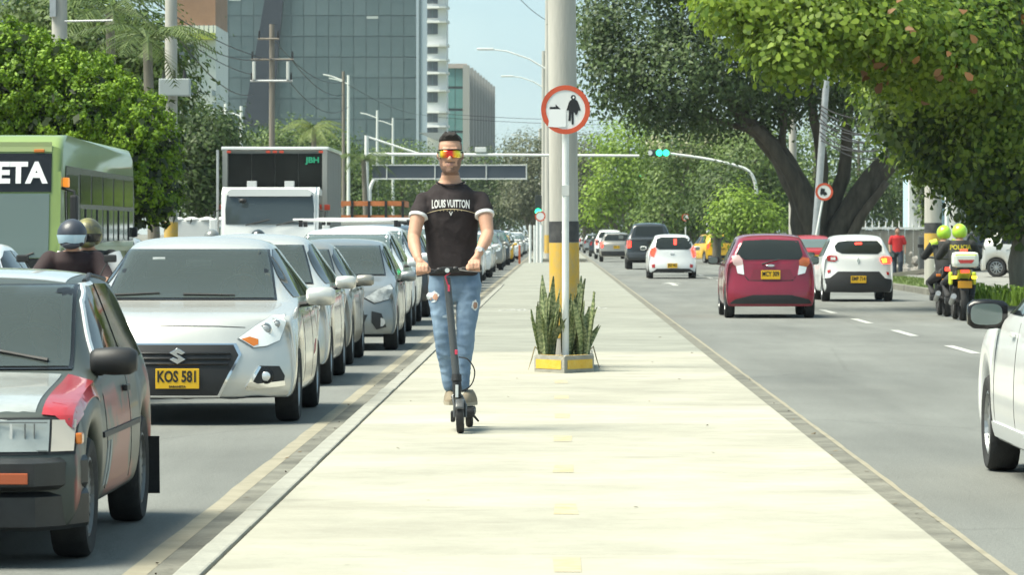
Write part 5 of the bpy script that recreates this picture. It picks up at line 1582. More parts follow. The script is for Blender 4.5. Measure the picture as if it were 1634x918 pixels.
def stake_truck():
    Y0 = 109.0; s = F / 111.0
    X = (590 - VX) / s
    t = empty('stake_truck', (X, Y0, 0), 0, 'truck with an orange slatted load bed left of the man', 'truck')
    M_cab = mat('truck_dark_cab', (.10, .11, .10), .5)
    hw = .95
    cab_prof = [(0, .45), (0, 1.05), (.2, 1.75), (.35, 1.85), (1.4, 1.85), (1.4, .5)]
    prism('cab', cab_prof, -hw * .9, hw * .9, M_cab, t, 'YZ', bev=.04)
    prism('windscreen', [(.045, 1.15), (.20, 1.68), (.18, 1.68), (.025, 1.15)], -hw * .8, hw * .8, M_glass, t, 'YZ')
    for x in (-.6, .6): box('headlight', (x, -.01, .8), (.3, .03, .16), M_lens, t)
    bed = box('load_bed', (0, 3.6, .80), (2 * hw, 4.0, .14), M_cab, t)
    z0 = CAM_H + (VY - 347) / s; z1 = CAM_H + (VY - 325) / s
    M_or = mat('orange_board', (.52, .17, .06), .7, var=.25, vscale=3)
    for sd in (1, -1):
        for k in range(4): box('slat', (sd * hw, 3.6, 1.1 + (z1 - 1.1) * k / 3), (.04, 4.0, .17), M_or, bed)
    for k in range(4): box('slat', (0, 1.62, 1.1 + (z1 - 1.1) * k / 3), (2 * hw + .1, .04, .17 if k < 3 else .14), M_or, bed)
    for k in range(5): box('stake', (-hw + 2 * hw * k / 4, 1.585, (z1 + .9) / 2), (.07, .03, z1 - .75), M_blackp, bed)
    for ua in (.8, 4.6):
        for sd in (1, -1): lathe('wheel', [(.10, -.11), (.38, -.11), (.40, 0), (.38, .11), (.10, .11)], M_rubber, t, 20, 'X', (sd * (hw - .15), ua, .40))
stake_truck()
# ------------------------------------------------------------------ trees
def leaf_cloud(name, pos, nrm, size, m, parent=None, aspect=.5, seed=1, droop=.2, oval=False, smin=.6):
    """one mesh of leaf-shaped faces at pos, facing roughly along nrm"""
    r = np.random.default_rng(seed)
    n = len(pos)
    nn = nrm + r.normal(0, .34, (n, 3))
    nn /= np.linalg.norm(nn, axis=1)[:, None] + 1e-9
    t = r.normal(0, 1, (n, 3)); t[:, 2] -= droop * 2
    t -= nn * np.sum(t * nn, 1)[:, None]
    t /= np.linalg.norm(t, axis=1)[:, None] + 1e-9
    b = np.cross(nn, t)
    ln = (size * r.uniform(smin, 1.25, n))[:, None]; w = ln * aspect
    fold = nn * ln * .10
    if oval:
        V = np.stack([pos, pos + t * ln * .35 + b * w * .38 + fold, pos + t * ln * .75 + b * w * .52 + fold, pos + t * ln, pos + t * ln * .75 - b * w * .52 + fold, pos + t * ln * .35 - b * w * .38 + fold], 1)
        k = 6
    else:
        V = np.stack([pos, pos + t * ln * .5 + b * w * .5 + fold, pos + t * ln, pos + t * ln * .5 - b * w * .5 + fold], 1)
        k = 4
    me = bpy.data.meshes.new(name)
    me.vertices.add(n * k); me.vertices.foreach_set('co', V.reshape(-1).astype(np.float32))
    me.loops.add(n * k); me.loops.foreach_set('vertex_index', np.arange(n * k, dtype=np.int32))
    me.polygons.add(n); me.polygons.foreach_set('loop_start', np.arange(0, n * k, k, dtype=np.int32))
    me.update(calc_edges=True)
    return link(name, me, m, parent)

def crown_points(lobes, n, clump, per, seed, inner=.6, flat=.7):
    """clumps scattered near the skin of the lobes; returns leaf positions and outward directions"""
    r = np.random.default_rng(seed)
    area = np.array([rx * ry + ry * rz + rx * rz for _, (rx, ry, rz) in lobes]); area /= area.sum()
    P, N = [], []
    nc = max(1, n // per)
    ids = r.choice(len(lobes), nc, p=area)
    for i in range(len(lobes)):
        k = int((ids == i).sum())
        if not k: continue
        c, rad = np.array(lobes[i][0]), np.array(lobes[i][1])
        d = r.normal(0, 1, (k, 3)); d /= np.linalg.norm(d, axis=1)[:, None]
        f = inner + (1.06 - inner) * r.uniform(0, 1, k) ** .6
        cp = c + d * rad * f[:, None]
        off = r.normal(0, 1, (k, per, 3)) * clump * np.array([1, 1, flat])
        p = cp[:, None, :] + off
        out = d[:, None, :] * .6 + off / (clump * 2.5) + np.array([0, 0, .55])
        P.append(p.reshape(-1, 3)); N.append(out.reshape(-1, 3))
    return np.concatenate(P), np.concatenate(N)

def lobe(px, py, Y, rx, ry, rd):
    p = S(px, py, Y)
    return (tuple(p), (rx * Y / F, rd, ry * Y / F))

M_bark = mat('ficus_bark', (.045, .037, .027), .95, col2=(.095, .08, .06), vscale=2.5, bump=.8, bscale=12, stretch=(2, 2, .4))
M_bark2 = mat('pale_bark', (.15, .13, .10), .95, col2=(.22, .20, .16), vscale=3, bump=.7, bscale=12, stretch=(2, 2, .4))

def limbs(name, chains, m, parent, seg=10):
    bm = bmesh.new()
    r = random.Random(len(chains))
    for pts, r0, r1 in chains:
        P = [Vector(p) for p in pts]
        # resample smoothly with a little wander
        Q = []
        for i in range(len(P) - 1):
            for t in (0, .33, .66):
                a = P[max(0, i - 1)]; b = P[i]; c = P[i + 1]; d = P[min(len(P) - 1, i + 2)]
                q = .5 * ((2 * b) + (c - a) * t + (2 * a - 5 * b + 4 * c - d) * t * t + (3 * b - a - 3 * c + d) * t ** 3)
                Q.append(q + Vector((r.uniform(-1, 1), r.uniform(-1, 1), 0)) * r0 * .10)
        Q.append(P[-1])
        n = len(Q)
        bm_tube(bm, Q, [r0 + (r1 - r0) * (i / (n - 1)) ** .8 for i in range(n)], seg)
    return from_bm(name, bm, m, parent, True)

def tree(label, base, lobes, n, leaf, m, chains, clump=.35, per=14, seed=1, bark=None, oval=False, aspect=.5, cat='tree', group=None, name='tree', inner=.6, flat=.7, droop=.2):
    t = empty(name, base, 0, label, cat, group)
    inv = Vector(base)
    P, N = crown_points(lobes, n, clump, per, seed, inner, flat)
    leaf_cloud('crown', P - np.array(base), N, leaf, m, t, aspect, seed + 50, droop, oval)
    limbs('trunk', [([Vector(p) - inv for p in pts], a, b) for pts, a, b in chains], bark or M_bark, t)
    return t

# big fig tree right of the road
Yf = 139.0
P = lambda x, y, d=0: S(x, y, Yf + d)
fb = S(1312, 0, Yf); fb.z = .12
G_fig = leaf_mat('fig_leaves', (.02, .042, .012), (.10, .15, .05), vscale=.5)
Lf = [lobe(1010, 55, Yf, 85, 100, 3.2), lobe(1080, 115, Yf - 1, 90, 75, 3.5), lobe(1175, 70, Yf, 115, 110, 4), lobe(1285, 100, Yf + 1, 120, 90, 4), lobe(1390, 130, Yf, 85, 70, 3.5), lobe(968, 125, Yf - 1, 42, 50, 2), lobe(1055, 178, Yf, 50, 26, 2), lobe(1130, 190, Yf + 1, 50, 25, 2), lobe(955, 30, Yf, 42, 60, 2), lobe(1200, -60, Yf, 260, 80, 5), lobe(1215, 165, Yf + 1, 50, 40, 2), lobe(1440, 60, Yf + 2, 90, 90, 3)]
chains = [([P(1300, 470), P(1292, 400), P(1283, 330), P(1255, 265), P(1222, 222), P(1190, 190), P(1150, 140)], .75, .16),
          ([P(1318, 470), P(1330, 395), P(1375, 315), P(1428, 250), P(1475, 214), P(1530, 180)], .72, .20),
          ([P(1308, 460), P(1300, 380, -.4), P(1272, 300, -.5), P(1232, 232, -.6), P(1200, 200, -.8)], .45, .16),
          ([P(1312, 460), P(1318, 370, .3), P(1345, 280, .5), P(1352, 200, .6), P(1360, 130)], .42, .12),
          ([P(1325, 460), P(1345, 370, -.3), P(1400, 290, -.3), P(1450, 240, -.4), P(1500, 215)], .40, .14),
          ([P(1310, 450), P(1306, 360), P(1312, 270), P(1300, 190), P(1290, 120)], .36, .12),
          ([P(1262, 275), P(1248, 240), P(1250, 180), P(1240, 130)], .2, .08),
          ([P(1222, 222), P(1190, 205), P(1150, 195), P(1110, 180)], .18, .06),
          ([P(1335, 460), P(1352, 400, -.6), P(1376, 345, -.8), P(1415, 290, -.8)], .30, .12)]
tree('huge dark fig tree whose forked trunk stands behind the tilted round sign', fb, Lf, 62000, .19, G_fig, chains, .40, 30, 11, aspect=.55)

# broad-leaved tree at the upper right, nearer
Yn = 84.0
nb = S(1629, 0, Yn); nb.z = .14
N_ = lambda x, y, d=0: S(x, y, Yn + d)
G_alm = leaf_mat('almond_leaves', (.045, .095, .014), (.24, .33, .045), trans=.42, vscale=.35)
La = [lobe(1330, 42, 76, 170, 58, 2), lobe(1260, 88, 75, 52, 42, 1.4), lobe(1190, 6, 75, 62, 36, 1.5), lobe(1290, 0, 76, 150, 50, 2), lobe(1480, 60, 78, 150, 100, 2.5)]
Lb = [lobe(1490, 130, 82, 105, 70, 2.2), lobe(1590, 160, 81, 90, 110, 2.4), lobe(1500, 225, 84, 60, 62, 2), lobe(1560, 262, 83, 62, 55, 2), lobe(1600, 320, 84, 52, 48, 1.6), lobe(1625, 240, 83, 50, 90, 2), lobe(1440, 178, 82, 48, 40, 1.6), lobe(1560, 20, 80, 120, 90, 2.5)]
chains = [([N_(1630, 486), N_(1626, 420), N_(1630, 340), N_(1610, 260), N_(1560, 170), N_(1480, 100, -2), N_(1390, 60, -5)], .27, .06),
          ([N_(1630, 340), N_(1650, 230), N_(1640, 120), N_(1600, 20)], .18, .07), ([N_(1600, 240), N_(1540, 230), N_(1490, 215)], .10, .03),
          ([N_(1500, 110, -2), N_(1420, 100, -5), N_(1300, 90, -8), N_(1240, 80, -9)], .09, .02), ([N_(1540, 150), N_(1500, 60), N_(1400, 20, -4), N_(1250, 10, -8)], .09, .03)]
at = tree('broad leaved almond tree overhanging the road from the upper right corner', nb, Lb, 26000, .155, G_alm, chains, .32, 9, 21, M_bark2, oval=True, aspect=.62, inner=.35, flat=.55)
# a scatter of leaves turned red
Pr, Nr = crown_points([lobe(1480, 60, 76, 150, 70, 2), lobe(1390, 60, 75, 80, 50, 1.5)], 39, .5, 3, 5, .8)
leaf_cloud('red_leaves', Pr - np.array(nb), Nr, .25, leaf_mat('turned_leaves', (.16, .07, .025), (.24, .12, .04)), at, .62, 9, .2, True)
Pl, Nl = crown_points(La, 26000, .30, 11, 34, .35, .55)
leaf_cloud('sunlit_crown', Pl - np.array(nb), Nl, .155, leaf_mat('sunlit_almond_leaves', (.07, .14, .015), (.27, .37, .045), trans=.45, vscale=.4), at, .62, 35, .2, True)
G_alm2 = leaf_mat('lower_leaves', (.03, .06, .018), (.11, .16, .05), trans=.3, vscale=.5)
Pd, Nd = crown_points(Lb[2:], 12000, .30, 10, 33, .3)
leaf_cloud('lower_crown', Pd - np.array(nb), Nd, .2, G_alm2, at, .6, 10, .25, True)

# trees along the right side beyond the crossing and in the distance
G1 = leaf_mat('light_leaves', (.08, .15, .018), (.26, .38, .05), trans=.35)
G2 = leaf_mat('mid_leaves', (.035, .075, .016), (.14, .205, .045))
G3 = leaf_mat('grey_leaves', (.06, .075, .04), (.15, .165, .09))
G4 = leaf_mat('dark_leaves', (.02, .045, .012), (.08, .125, .032))
def simple(label, bx, Y, lobes, n, leaf, m, seed, r0=.25, group='trees along the avenue', bark=None, clump=None, base_z=0.1, **k):
    b = S(bx, 0, Y); b.z = base_z
    cs = []
    for (c, rad) in lobes[:4]:
        cs.append(([b, b + (Vector(c) - b) * .35 + Vector((0, 0, .3)), Vector(c) - Vector((0, 0, rad[2] * .2)), Vector(c) + Vector((0, 0, rad[2] * .5))], r0 * (.9 if cs else 1.0), r0 * .2))
    return tree(label, b, lobes, n, leaf, m, cs, clump or leaf * 2.2, 12, seed, bark or M_bark2, group=group, **k)
simple('bright green feathery tree left of the right traffic light arm', 1010, 262, [lobe(1003, 232, 262, 52, 42, 3), lobe(980, 285, 262, 38, 45, 3), lobe(1030, 290, 262, 40, 50, 3), lobe(960, 330, 262, 25, 30, 2), lobe(1045, 345, 262, 38, 28, 2)], 11000, .30, G1, 41)
simple('tall mid green tree with pale blossom behind the traffic light arm', 1110, 236, [lobe(1100, 235, 236, 70, 42, 4), lobe(1090, 300, 236, 60, 60, 4), lobe(1150, 270, 236, 60, 62, 4), lobe(1060, 350, 236, 50, 25, 3), lobe(1130, 345, 236, 50, 25, 3)], 15000, .28, G2, 42, .4)
Pf, Nf = crown_points([lobe(1100, 222, 234, 68, 28, 3), lobe(1180, 228, 228, 40, 25, 3)], 700, .3, 8, 15, .85)
bo = leaf_cloud('blossom', Pf, Nf, .22, leaf_mat('pale_blossom', (.30, .30, .16), (.45, .44, .28)), None, .8, 16)
bo.parent = [o for o in bpy.data.objects if o.get('label', '').startswith('tall mid green')][0]; bo.matrix_parent_inverse = Matrix.Translation(-bo.parent.location)
simple('olive green rounded tree right of the traffic light post', 1215, 214, [lobe(1205, 255, 214, 55, 50, 3.5), lobe(1230, 310, 214, 40, 42, 3), lobe(1160, 300, 214, 45, 40, 3)], 12000, .26, G2, 43, .3)
simple('low bright green sapling at the foot of the traffic light post', 1178, 190, [lobe(1172, 352, 190, 36, 24, 1.6), lobe(1215, 352, 190, 40, 22, 1.6), lobe(1180, 325, 190, 28, 18, 1.3)], 5000, .22, G1, 44, .10)
simple('slender dark trunked tree beside the yellow taxi', 1144, 193, [lobe(1150, 300, 194, 34, 36, 2), lobe(1135, 335, 193, 34, 22, 2)], 3500, .22, G4, 45, .24)
simple('grey green drooping tree just right of the concrete pole', 935, 330, [lobe(930, 250, 330, 42, 30, 4), lobe(925, 300, 330, 42, 50, 4), lobe(950, 340, 330, 30, 30, 3)], 9000, .30, G3, 46, .3, droop=.9)
simple('grey green drooping tree just left of the concrete pole', 852, 335, [lobe(845, 245, 335, 38, 30, 4), lobe(850, 295, 335, 42, 48, 4), lobe(830, 320, 335, 30, 25, 3)], 9000, .30, G3, 47, .3, droop=.9)
simple('dark tree crown behind the gantry right of the man\'s head', 790, 360, [lobe(775, 270, 360, 50, 28, 4), lobe(800, 310, 360, 50, 40, 4), lobe(750, 310, 360, 40, 40, 4)], 9000, .32, G4, 48, .3)
simple('dark tree crown behind the gantry left of the man\'s head', 640, 350, [lobe(640, 262, 350, 60, 30, 4), lobe(610, 300, 350, 50, 40, 4), lobe(680, 300, 350, 50, 42, 4)], 10000, .32, G2, 49, .3)
simple('small round tree between the box truck and the gantry post', 565, 300, [lobe(562, 290, 300, 42, 34, 3), lobe(545, 260, 300, 30, 30, 3), lobe(590, 320, 300, 30, 25, 3)], 7000, .30, G2, 50, .3)
simple('hazy green tree above the box truck roof', 470, 280, [lobe(470, 228, 280, 55, 26, 3), lobe(420, 240, 280, 45, 22, 3), lobe(520, 240, 280, 45, 30, 3)], 8000, .3, G2, 51, .3)
simple('dark leafy street tree left of the box truck', 318, 118, [lobe(322, 235, 118, 44, 55, 2.4), lobe(320, 290, 118, 40, 50, 2.2), lobe(345, 220, 118, 22, 30, 1.6)], 13000, .17, G4, 52, .2)
simple('tall dark tree rising behind the hedge at the far left', 150, 104, [lobe(150, 60, 104, 90, 70, 2.5), lobe(230, 95, 104, 60, 55, 2.2), lobe(60, 30, 104, 60, 40, 2), lobe(250, 160, 104, 40, 40, 2)], 16000, .20, G2, 53, .25)
fr_ = random.Random(3)
for k in range(15):
    px = 560 + k * 50 + fr_.uniform(-12, 12); Y = fr_.uniform(430, 520)
    h = fr_.uniform(70, 105)
    simple(f"{('first', 'second', 'third', 'fourth', 'fifth', 'sixth', 'seventh', 'eighth', 'ninth', 'tenth', 'eleventh', 'twelfth', 'thirteenth', 'fourteenth', 'fifteenth')[k]} tree from the left in the far belt that closes the avenue", px, Y, [lobe(px, 374 - h * .62, Y, 36, h * .42, 4), lobe(px - 22, 374 - h * .45, Y, 26, h * .38, 4), lobe(px + 24, 374 - h * .42, Y, 26, h * .36, 4)], 2600, .5, (G2, G4, G3)[k % 3], 60 + k, .3, group='far belt of trees')
for k in range(9):
    px = 1090 + k * 70; Y = 300 + 8 * (k % 3)
    simple(f"{('first', 'second', 'third', 'fourth', 'fifth', 'sixth', 'seventh', 'eighth', 'ninth')[k]} tree from the left in the dark row behind the fig tree", px, Y, [lobe(px, 250, Y, 50, 60, 4), lobe(px + 20, 310, Y, 46, 46, 4), lobe(px - 20, 320, Y, 46, 40, 4)], 3600, .42, (G4, G2)[k % 2], 80 + k, .3, group='dark row of trees behind the fig tree')

# clipped cypress hedge at the left: dense bright tufts
G_h = leaf_mat('hedge_sprays', (.045, .11, .006), (.23, .37, .02), trans=.25, vscale=1.3)
Yh = 76.0
Lh = [lobe(35, 165, Yh, 100, 100, 1.8), lobe(125, 205, Yh, 100, 100, 1.8), lobe(205, 240, Yh, 70, 85, 1.6), lobe(235, 300, Yh, 44, 60, 1.4), lobe(150, 300, Yh, 90, 70, 1.6), lobe(15, 100, Yh, 60, 50, 1.4), lobe(60, 300, Yh, 90, 80, 1.6)]
hb = S(130, 0, Yh); hb.z = .1
def tufts(lobes, n, seed):
    """upright sprays on the skin: each is a bundle of thin leaves fanning from one point"""
    r = np.random.default_rng(seed); P, N = [], []
    per = 60
    area = np.array([a[1][0] * a[1][2] for a in lobes]); area /= area.sum()
    for (c, rad), a in zip(lobes, area):
        k = int(n * a / per)
        d = r.normal(0, 1, (k, 3)); d[:, 1] -= .5; d /= np.linalg.norm(d, axis=1)[:, None]
        cp = np.array(c) + d * np.array(rad) * r.uniform(.86, 1.04, (k, 1))
        ax = d * .7 + np.array([0, -.15, .8]); ax /= np.linalg.norm(ax, axis=1)[:, None]
        h = r.uniform(0, 1, (k, per, 1)) ** .7
        sp = r.normal(0, 1, (k, per, 3)) * .075 * (1.15 - h * .75)
        P.append((cp[:, None, :] + ax[:, None, :] * h * .30 + sp).reshape(-1, 3)); N.append((sp / .06 + ax[:, None, :] * .8).reshape(-1, 3))
    return np.concatenate(P), np.concatenate(N)
P_, N2 = tufts(Lh, 110000, 4)
hd = empty('clipped_hedge_tree', hb, 0, 'large bright green clipped cypress behind the green bus', 'tree')
leaf_cloud('crown', P_ - np.array(hb), N2, .085, G_h, hd, .55, 71, -.6)
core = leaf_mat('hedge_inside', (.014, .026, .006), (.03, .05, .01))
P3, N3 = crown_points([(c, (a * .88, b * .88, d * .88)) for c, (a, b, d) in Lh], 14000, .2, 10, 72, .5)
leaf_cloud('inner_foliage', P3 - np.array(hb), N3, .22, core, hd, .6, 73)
limbs('trunk', [([Vector(), Vector((0, 0, 1.5)), Vector(Lh[1][0]) - hb], .2, .08), ([Vector((.05, 0, .3)), Vector((-.3, 0, 1.4)), Vector(Lh[0][0]) - hb], .16, .06)], M_bark2, hd)

# palms
def palm(px, py, Y, n, ln, label, seed, m=None, h_base=.1):
    r = random.Random(seed)
    top = S(px, py, Y); b = Vector((top.x + .2, Y, h_base))
    t = empty('palm_tree', b, 0, label, 'palm', 'palms on the left')
    tube('trunk', [(0, 0, 0), ((top - b) * .5)[:], (top - b)[:]], [.16, .13, .11], M_bark2, t, 10)
    m = m or leaf_mat('palm_fronds', (.045, .08, .02), (.14, .19, .06), trans=.3)
    for k in range(n):
        a = 2 * math.pi * k / n + r.uniform(-.2, .2); up = r.uniform(.15, 1.1)
        bm = bmesh.new(); o = top - b; rib = []
        for i in range(9):
            q = i / 8
            rib.append(o + Vector((math.cos(a) * ln * q * math.cos(up * (1 - q * .9)), math.sin(a) * ln * q * math.cos(up * (1 - q * .9)), ln * (math.sin(up) * q - .75 * q * q))))
        bm_tube(bm, rib, [.02 * (1 - i / 9) + .004 for i in range(9)], 4)
        for i in range(1, 9):
            for j in range(3):
                q = rib[i - 1].lerp(rib[i], j / 3)
                d = (rib[i] - rib[i - 1]).normalized(); sd = d.cross(Vector((0, 0, 1))).normalized()
                for s in (1, -1):
                    l = ln * .30 * math.sin(math.pi * min(.97, (i + j / 3) / 9.2)) + .05
                    tip = q + sd * s * l * .8 + d * l * .55 - Vector((0, 0, l * r.uniform(.25, .55)))
                    bm.faces.new((bm.verts.new(q), bm.verts.new(q + d * .05), bm.verts.new(tip)))
        from_bm('frond', bm, m, t)
palm(235, 68, 92, 13, 1.7, 'palm with drooping fronds beside the far left concrete pole', 1)
palm(175, 20, 98, 12, 1.8, 'palm partly above the hedge near the top left', 2)
palm(500, 205, 175, 13, 1.5, 'pale green palm above the box truck roof', 3, leaf_mat('pale_fronds', (.09, .13, .03), (.23, .28, .09), trans=.35))
palm(580, 255, 190, 11, 1.6, 'palm standing left of the gantry post', 4)

# ------------------------------------------------------------------ buildings
M_cur = mat('curtain_wall_glass', (.085, .125, .135), .32, metal=.0, spec=.5, var=.14, vscale=.12)
M_cur2 = mat('curtain_wall_glass_b', (.097, .138, .148), .32, spec=.5, var=.14, vscale=.12)
M_mull = mat('mullion_grey', (.085, .125, .14), .5)
M_wht = mat('white_render_wall', (.62, .63, .62), .8, var=.05, vscale=.3)
M_blind = mat('window_blind', (.42, .46, .45), .7)
def glass_tower():
    Y = 620.0; s = F / Y
    x0, x1 = (345 - VX) / s, (664 - VX) / s
    t = empty('office_building', ((x0 + x1) / 2, Y, 0), 0, 'wide teal glass office block with a dark slanting fin', 'building')
    w = x1 - x0; H = 46
    box('core', (0, 8, H / 2), (w - .4, 15.4, H), M_mull, t)
    rows, cols = 14, 16
    fh = 3.28; cw = w / cols
    bm = bmesh.new(); bm_box(bm, (0, 0, 0), (cw - .10, .16, fh - .16)); me = bpy.data.meshes.new('pane'); bm.to_mesh(me); bm.free(); me.materials.append(M_cur)
    me2 = me.copy(); me2.materials.clear(); me2.materials.append(M_cur2)
    bm = bmesh.new(); bm_box(bm, (0, 0, 0), (cw - .16, .05, 1)); mb = bpy.data.meshes.new('blind'); bm.to_mesh(mb); bm.free(); mb.materials.append(M_blind)
    r = random.Random(9)
    for i in range(3, rows):
        for j in range(cols):
            z = (i + .5) * fh
            p = link('pane', me if r.random() < .6 else me2, None, t, (-w / 2 + (j + .5) * cw, .24, z), (r.uniform(-.004, .004), 0, r.uniform(-.004, .004)))
            if r.random() < (.40 if i > 10 else .05):
                hb_ = r.uniform(.3, 1.1)
                o = link('blind', mb, None, p, (0, -.10, fh / 2 - .1 - hb_ / 2)); o.scale = (1, 1, hb_)
    q = lambda a, b: ((a - VX) / s - (x0 + x1) / 2, CAM_H + (VY - b) / s)
    prism('slanting_fin', [q(388, 200), (q(434, 200)), (q(456, -40)), (q(430, -40))], -.9, .1, mat('fin_dark', (.022, .028, .042), .5), t)
    prism('corner_strip', [q(664, 260), q(681, 260), q(681, -60), q(664, -60)], -.1, 12, mat('pale_blue_panel', (.40, .47, .53), .4), t)
    prism('corner_groove', [q(668.5, 260), q(671.5, 260), q(671.5, -60), q(668.5, -60)], -.25, -.1, M_mull, t)
glass_tower()
def white_tower():
    Y = 600.0; s = F / Y
    xc = (697 - VX) / s
    t = empty('apartment_tower', (xc, Y, 0), 0, 'white tower with curved balcony slabs left of the patch of sky', 'building')
    box('wall', (-.0, 5, 24), (31 / s, 9, 48), M_wht, t)
    M_wd = mat('tower_window', (.085, .10, .115), .2)
    ys = [(-32, -18), (-10, 5), (14, 28), (37, 54), (75, 85), (98, 113), (119, 136), (147, 163), (181, 195), (204, 214)]
    for a, b in ys:
        z0, z1 = CAM_H + (VY - b) / s, CAM_H + (VY - a) / s
        wn_ = box('window', ((690 - VX) / s - xc, .46, (z0 + z1) / 2), (17 / s, .12, z1 - z0), M_wd, t)
        box('mullion', ((690 - VX) / s - xc, .37, (z0 + z1) / 2), (.12, .06, z1 - z0), M_mull, wn_)
        zz = z1 + .25
        prism('balcony_slab', [(-1.5, .45), (-1.5, -.25), (.4, -.9), (1.4, -.8), (1.9, -.1), (1.9, 3.0), (1.52, 3.0), (1.52, .45)], zz - .16, zz + .16, M_wht, t, 'XY')
    prism('saucer_roof', [((668 - VX) / s - xc, 17.0), ((697 - VX) / s - xc, 15.8), ((715 - VX) / s - xc, 17.0)], -2.2, -.2, mat('saucer_grey', (.28, .29, .29), .6), t)
white_tower()
def finned_block():
    Y = 705.0; s = F / Y
    A = Vector(((712 - VX) / s, Y)); B = Vector(((744 - VX) / s, Y)); C = Vector(((786 - VX) * 810 / F, 810.0)); z1 = CAM_H + (VY - 104) / s
    t = empty('office_building', (B.x, B.y, 0), 0, 'narrow teal and stone office block with vertical fins beside the sky', 'building')
    a, b, c = A - B, Vector((0, 0)), C - B
    prism('core', [(a.x, .5), (b.x - .3, .5), (c.x - .3, c.y), (a.x + c.x, c.y)], 0, z1 - .4, mat('dark_core', (.06, .07, .07), .4), t, 'XY')
    M_tp = mat('green_pane', (.13, .27, .26), .25, var=.1, vscale=.2)
    M_st = mat('stone_fin', (.36, .35, .32), .8)
    n = 8; fh = z1 / n
    for i in range(n):
        for j in range(2):
            w = (b.x - a.x - .6) / 2
            box('pane', (a.x + w * (j + .5) + .1, .40, fh * (i + .5)), (w - .1, .12, fh - .45), M_tp, t)
    d = (c - b).normalized()
    for k in range(10):
        p = b + (c - b) * (k / 9.5)
        box('fin', (p.x, p.y + .4, z1 / 2), (1.5 if k else 1.2, 2.4, z1), M_st, t)
    box('cornice', ((a.x + b.x) / 2, .3, z1 - .1), (b.x - a.x + .3, 1.2, .8), mat('pinkish_cornice', (.45, .38, .34), .8), t)
finned_block()
def left_block():
    Y = 305.0; s = F / Y
    q = lambda a, b: ((a - VX) / s, CAM_H + (VY - b) / s)
    x0, x1 = q(276, 0)[0], q(344, 0)[0]
    t = empty('apartment_building', (x0, Y, 0), 0, 'white and brown apartment block with yellow green balcony behind the left pole', 'building')
    w = x1 - x0
    box('wall', (w / 2, 6, q(0, 40)[1] / 2), (w, 11.5, q(0, 40)[1]), M_wht, t)
    box('brown_storey', (w / 2, 6, q(0, -10)[1]), (w - .1, 11.2, q(0, -60)[1] - q(0, 40)[1]), mat('brown_cladding', (.30, .17, .11), .8, var=.12, vscale=.6), t)
    bal = box('balcony', (w / 2 + .2, -.2, q(0, 58)[1]), (w - .4, 1.2, .5), mat('yellow_green_panel', (.36, .40, .06), .6), t)
    for k in range(9): box('railing_post', (.3 + k * (w - .4) / 8, -.75, q(0, 49)[1]), (.06, .06, .9), M_mull, bal)
    for yy in (92, 148, 205):
        b2 = box('balcony', (w * .32, -.2, q(0, yy + 6)[1]), (w * .5, 1.0, .25), M_wht, t)
        for k in range(7): box('railing_post', (w * .09 + k * w * .075, -.6, q(0, yy)[1]), (.05, .05, .75), M_mull, b2)
        box('handrail', (w * .32, -.6, q(0, yy - 7)[1]), (w * .5, .06, .06), M_mull, b2)
        box('window', (w * .3, .22, q(0, yy - 5)[1]), (w * .34, .1, 1.6), mat('tower_window', (.085, .10, .115), .2), t)
    for k in range(12): box('edge_block', (w - .15, .20, 2 + k * .95), (.3, .14, .40), mat('blue_grey_block', (.22, .27, .31), .6), t)
    # bluish building at the frame's top left
    t2 = empty('apartment_building', (q(-60, 0)[0], Y + 20, 0), 0, 'bluish block peeping over the trees in the top left corner', 'building')
    box('wall', (3.5, 5, 11), (7.5, 9, 22), mat('blue_wall', (.22, .27, .38), .7), t2)
    for k in range(4): box('window', (1 + 1.6 * k, .46, 19.5), (1.1, .1, 1.2), M_blind, t2)
    for k in range(3): box('parapet', (3.5, .3, 18 + k * 1.9), (7.7, .8, .25), M_wht, t2)
left_block()
def right_block():
    Y = 172.0; s = F / Y
    t = empty('shed_building', ((1455 - VX) / s, Y, 0), 0, 'pale blue building with a white corner column behind the fence', 'building')
    w = (1660 - 1455) / s
    box('wall', (w / 2 + .3, 4, 3.4), (w, 7.5, 6.8), mat('pale_blue_wall', (.40, .56, .62), .8, var=.05, vscale=.5), t)
    box('corner_column', (.15, .1, 3.5), (.55, .5, 7), M_wht, t)
    for k in range(3): box('window', (1.6 + 1.5 * k, .22, 4.8), (1.0, .08, 1.1), M_glassdk, t)
    Pv, Nv = crown_points([((.55, -.2, 3.4), (.3, .3, 2.4))], 1500, .15, 8, 5)
    v = leaf_cloud('creeper_plant', Pv + np.array(t.location), Nv, .2, G2, None, .7, 12)
    tag(v, 'creeper climbing the edge of the pale blue building', 'plant')
right_block()
# boundary wall with concrete boards and spiked top
def fence_wall():
    Y = 152.0; s = F / Y
    t = empty('boundary_wall', ((1345 - VX) / s, Y, .15), 0, 'grey concrete board wall with spikes behind the pedestrian', 'wall')
    n = 22; w = .32
    M_b = mat('weathered_board', (.20, .195, .17), .9, var=.2, vscale=2, stretch=(3, 1, .5))
    bm = bmesh.new(); bm_box(bm, (0, 0, .75), (w - .015, .06, 1.5)); me = bpy.data.meshes.new('board'); bm.to_mesh(me); bm.free(); me.materials.append(M_b)
    r = random.Random(2)
    for k in range(n): link('board', me, None, t, (k * w, r.uniform(-.02, .02), r.uniform(-.03, .03)))
    box('coping', (n * w / 2, 0, 1.56), (n * w, .12, .08), M_wht, t)
    for k in range(26): tube('spike', [(k * .26 + .1, 0, 1.6), (k * .26 + .1, 0, 1.85)], [.03, .012], M_wht, t, 5)
fence_wall()
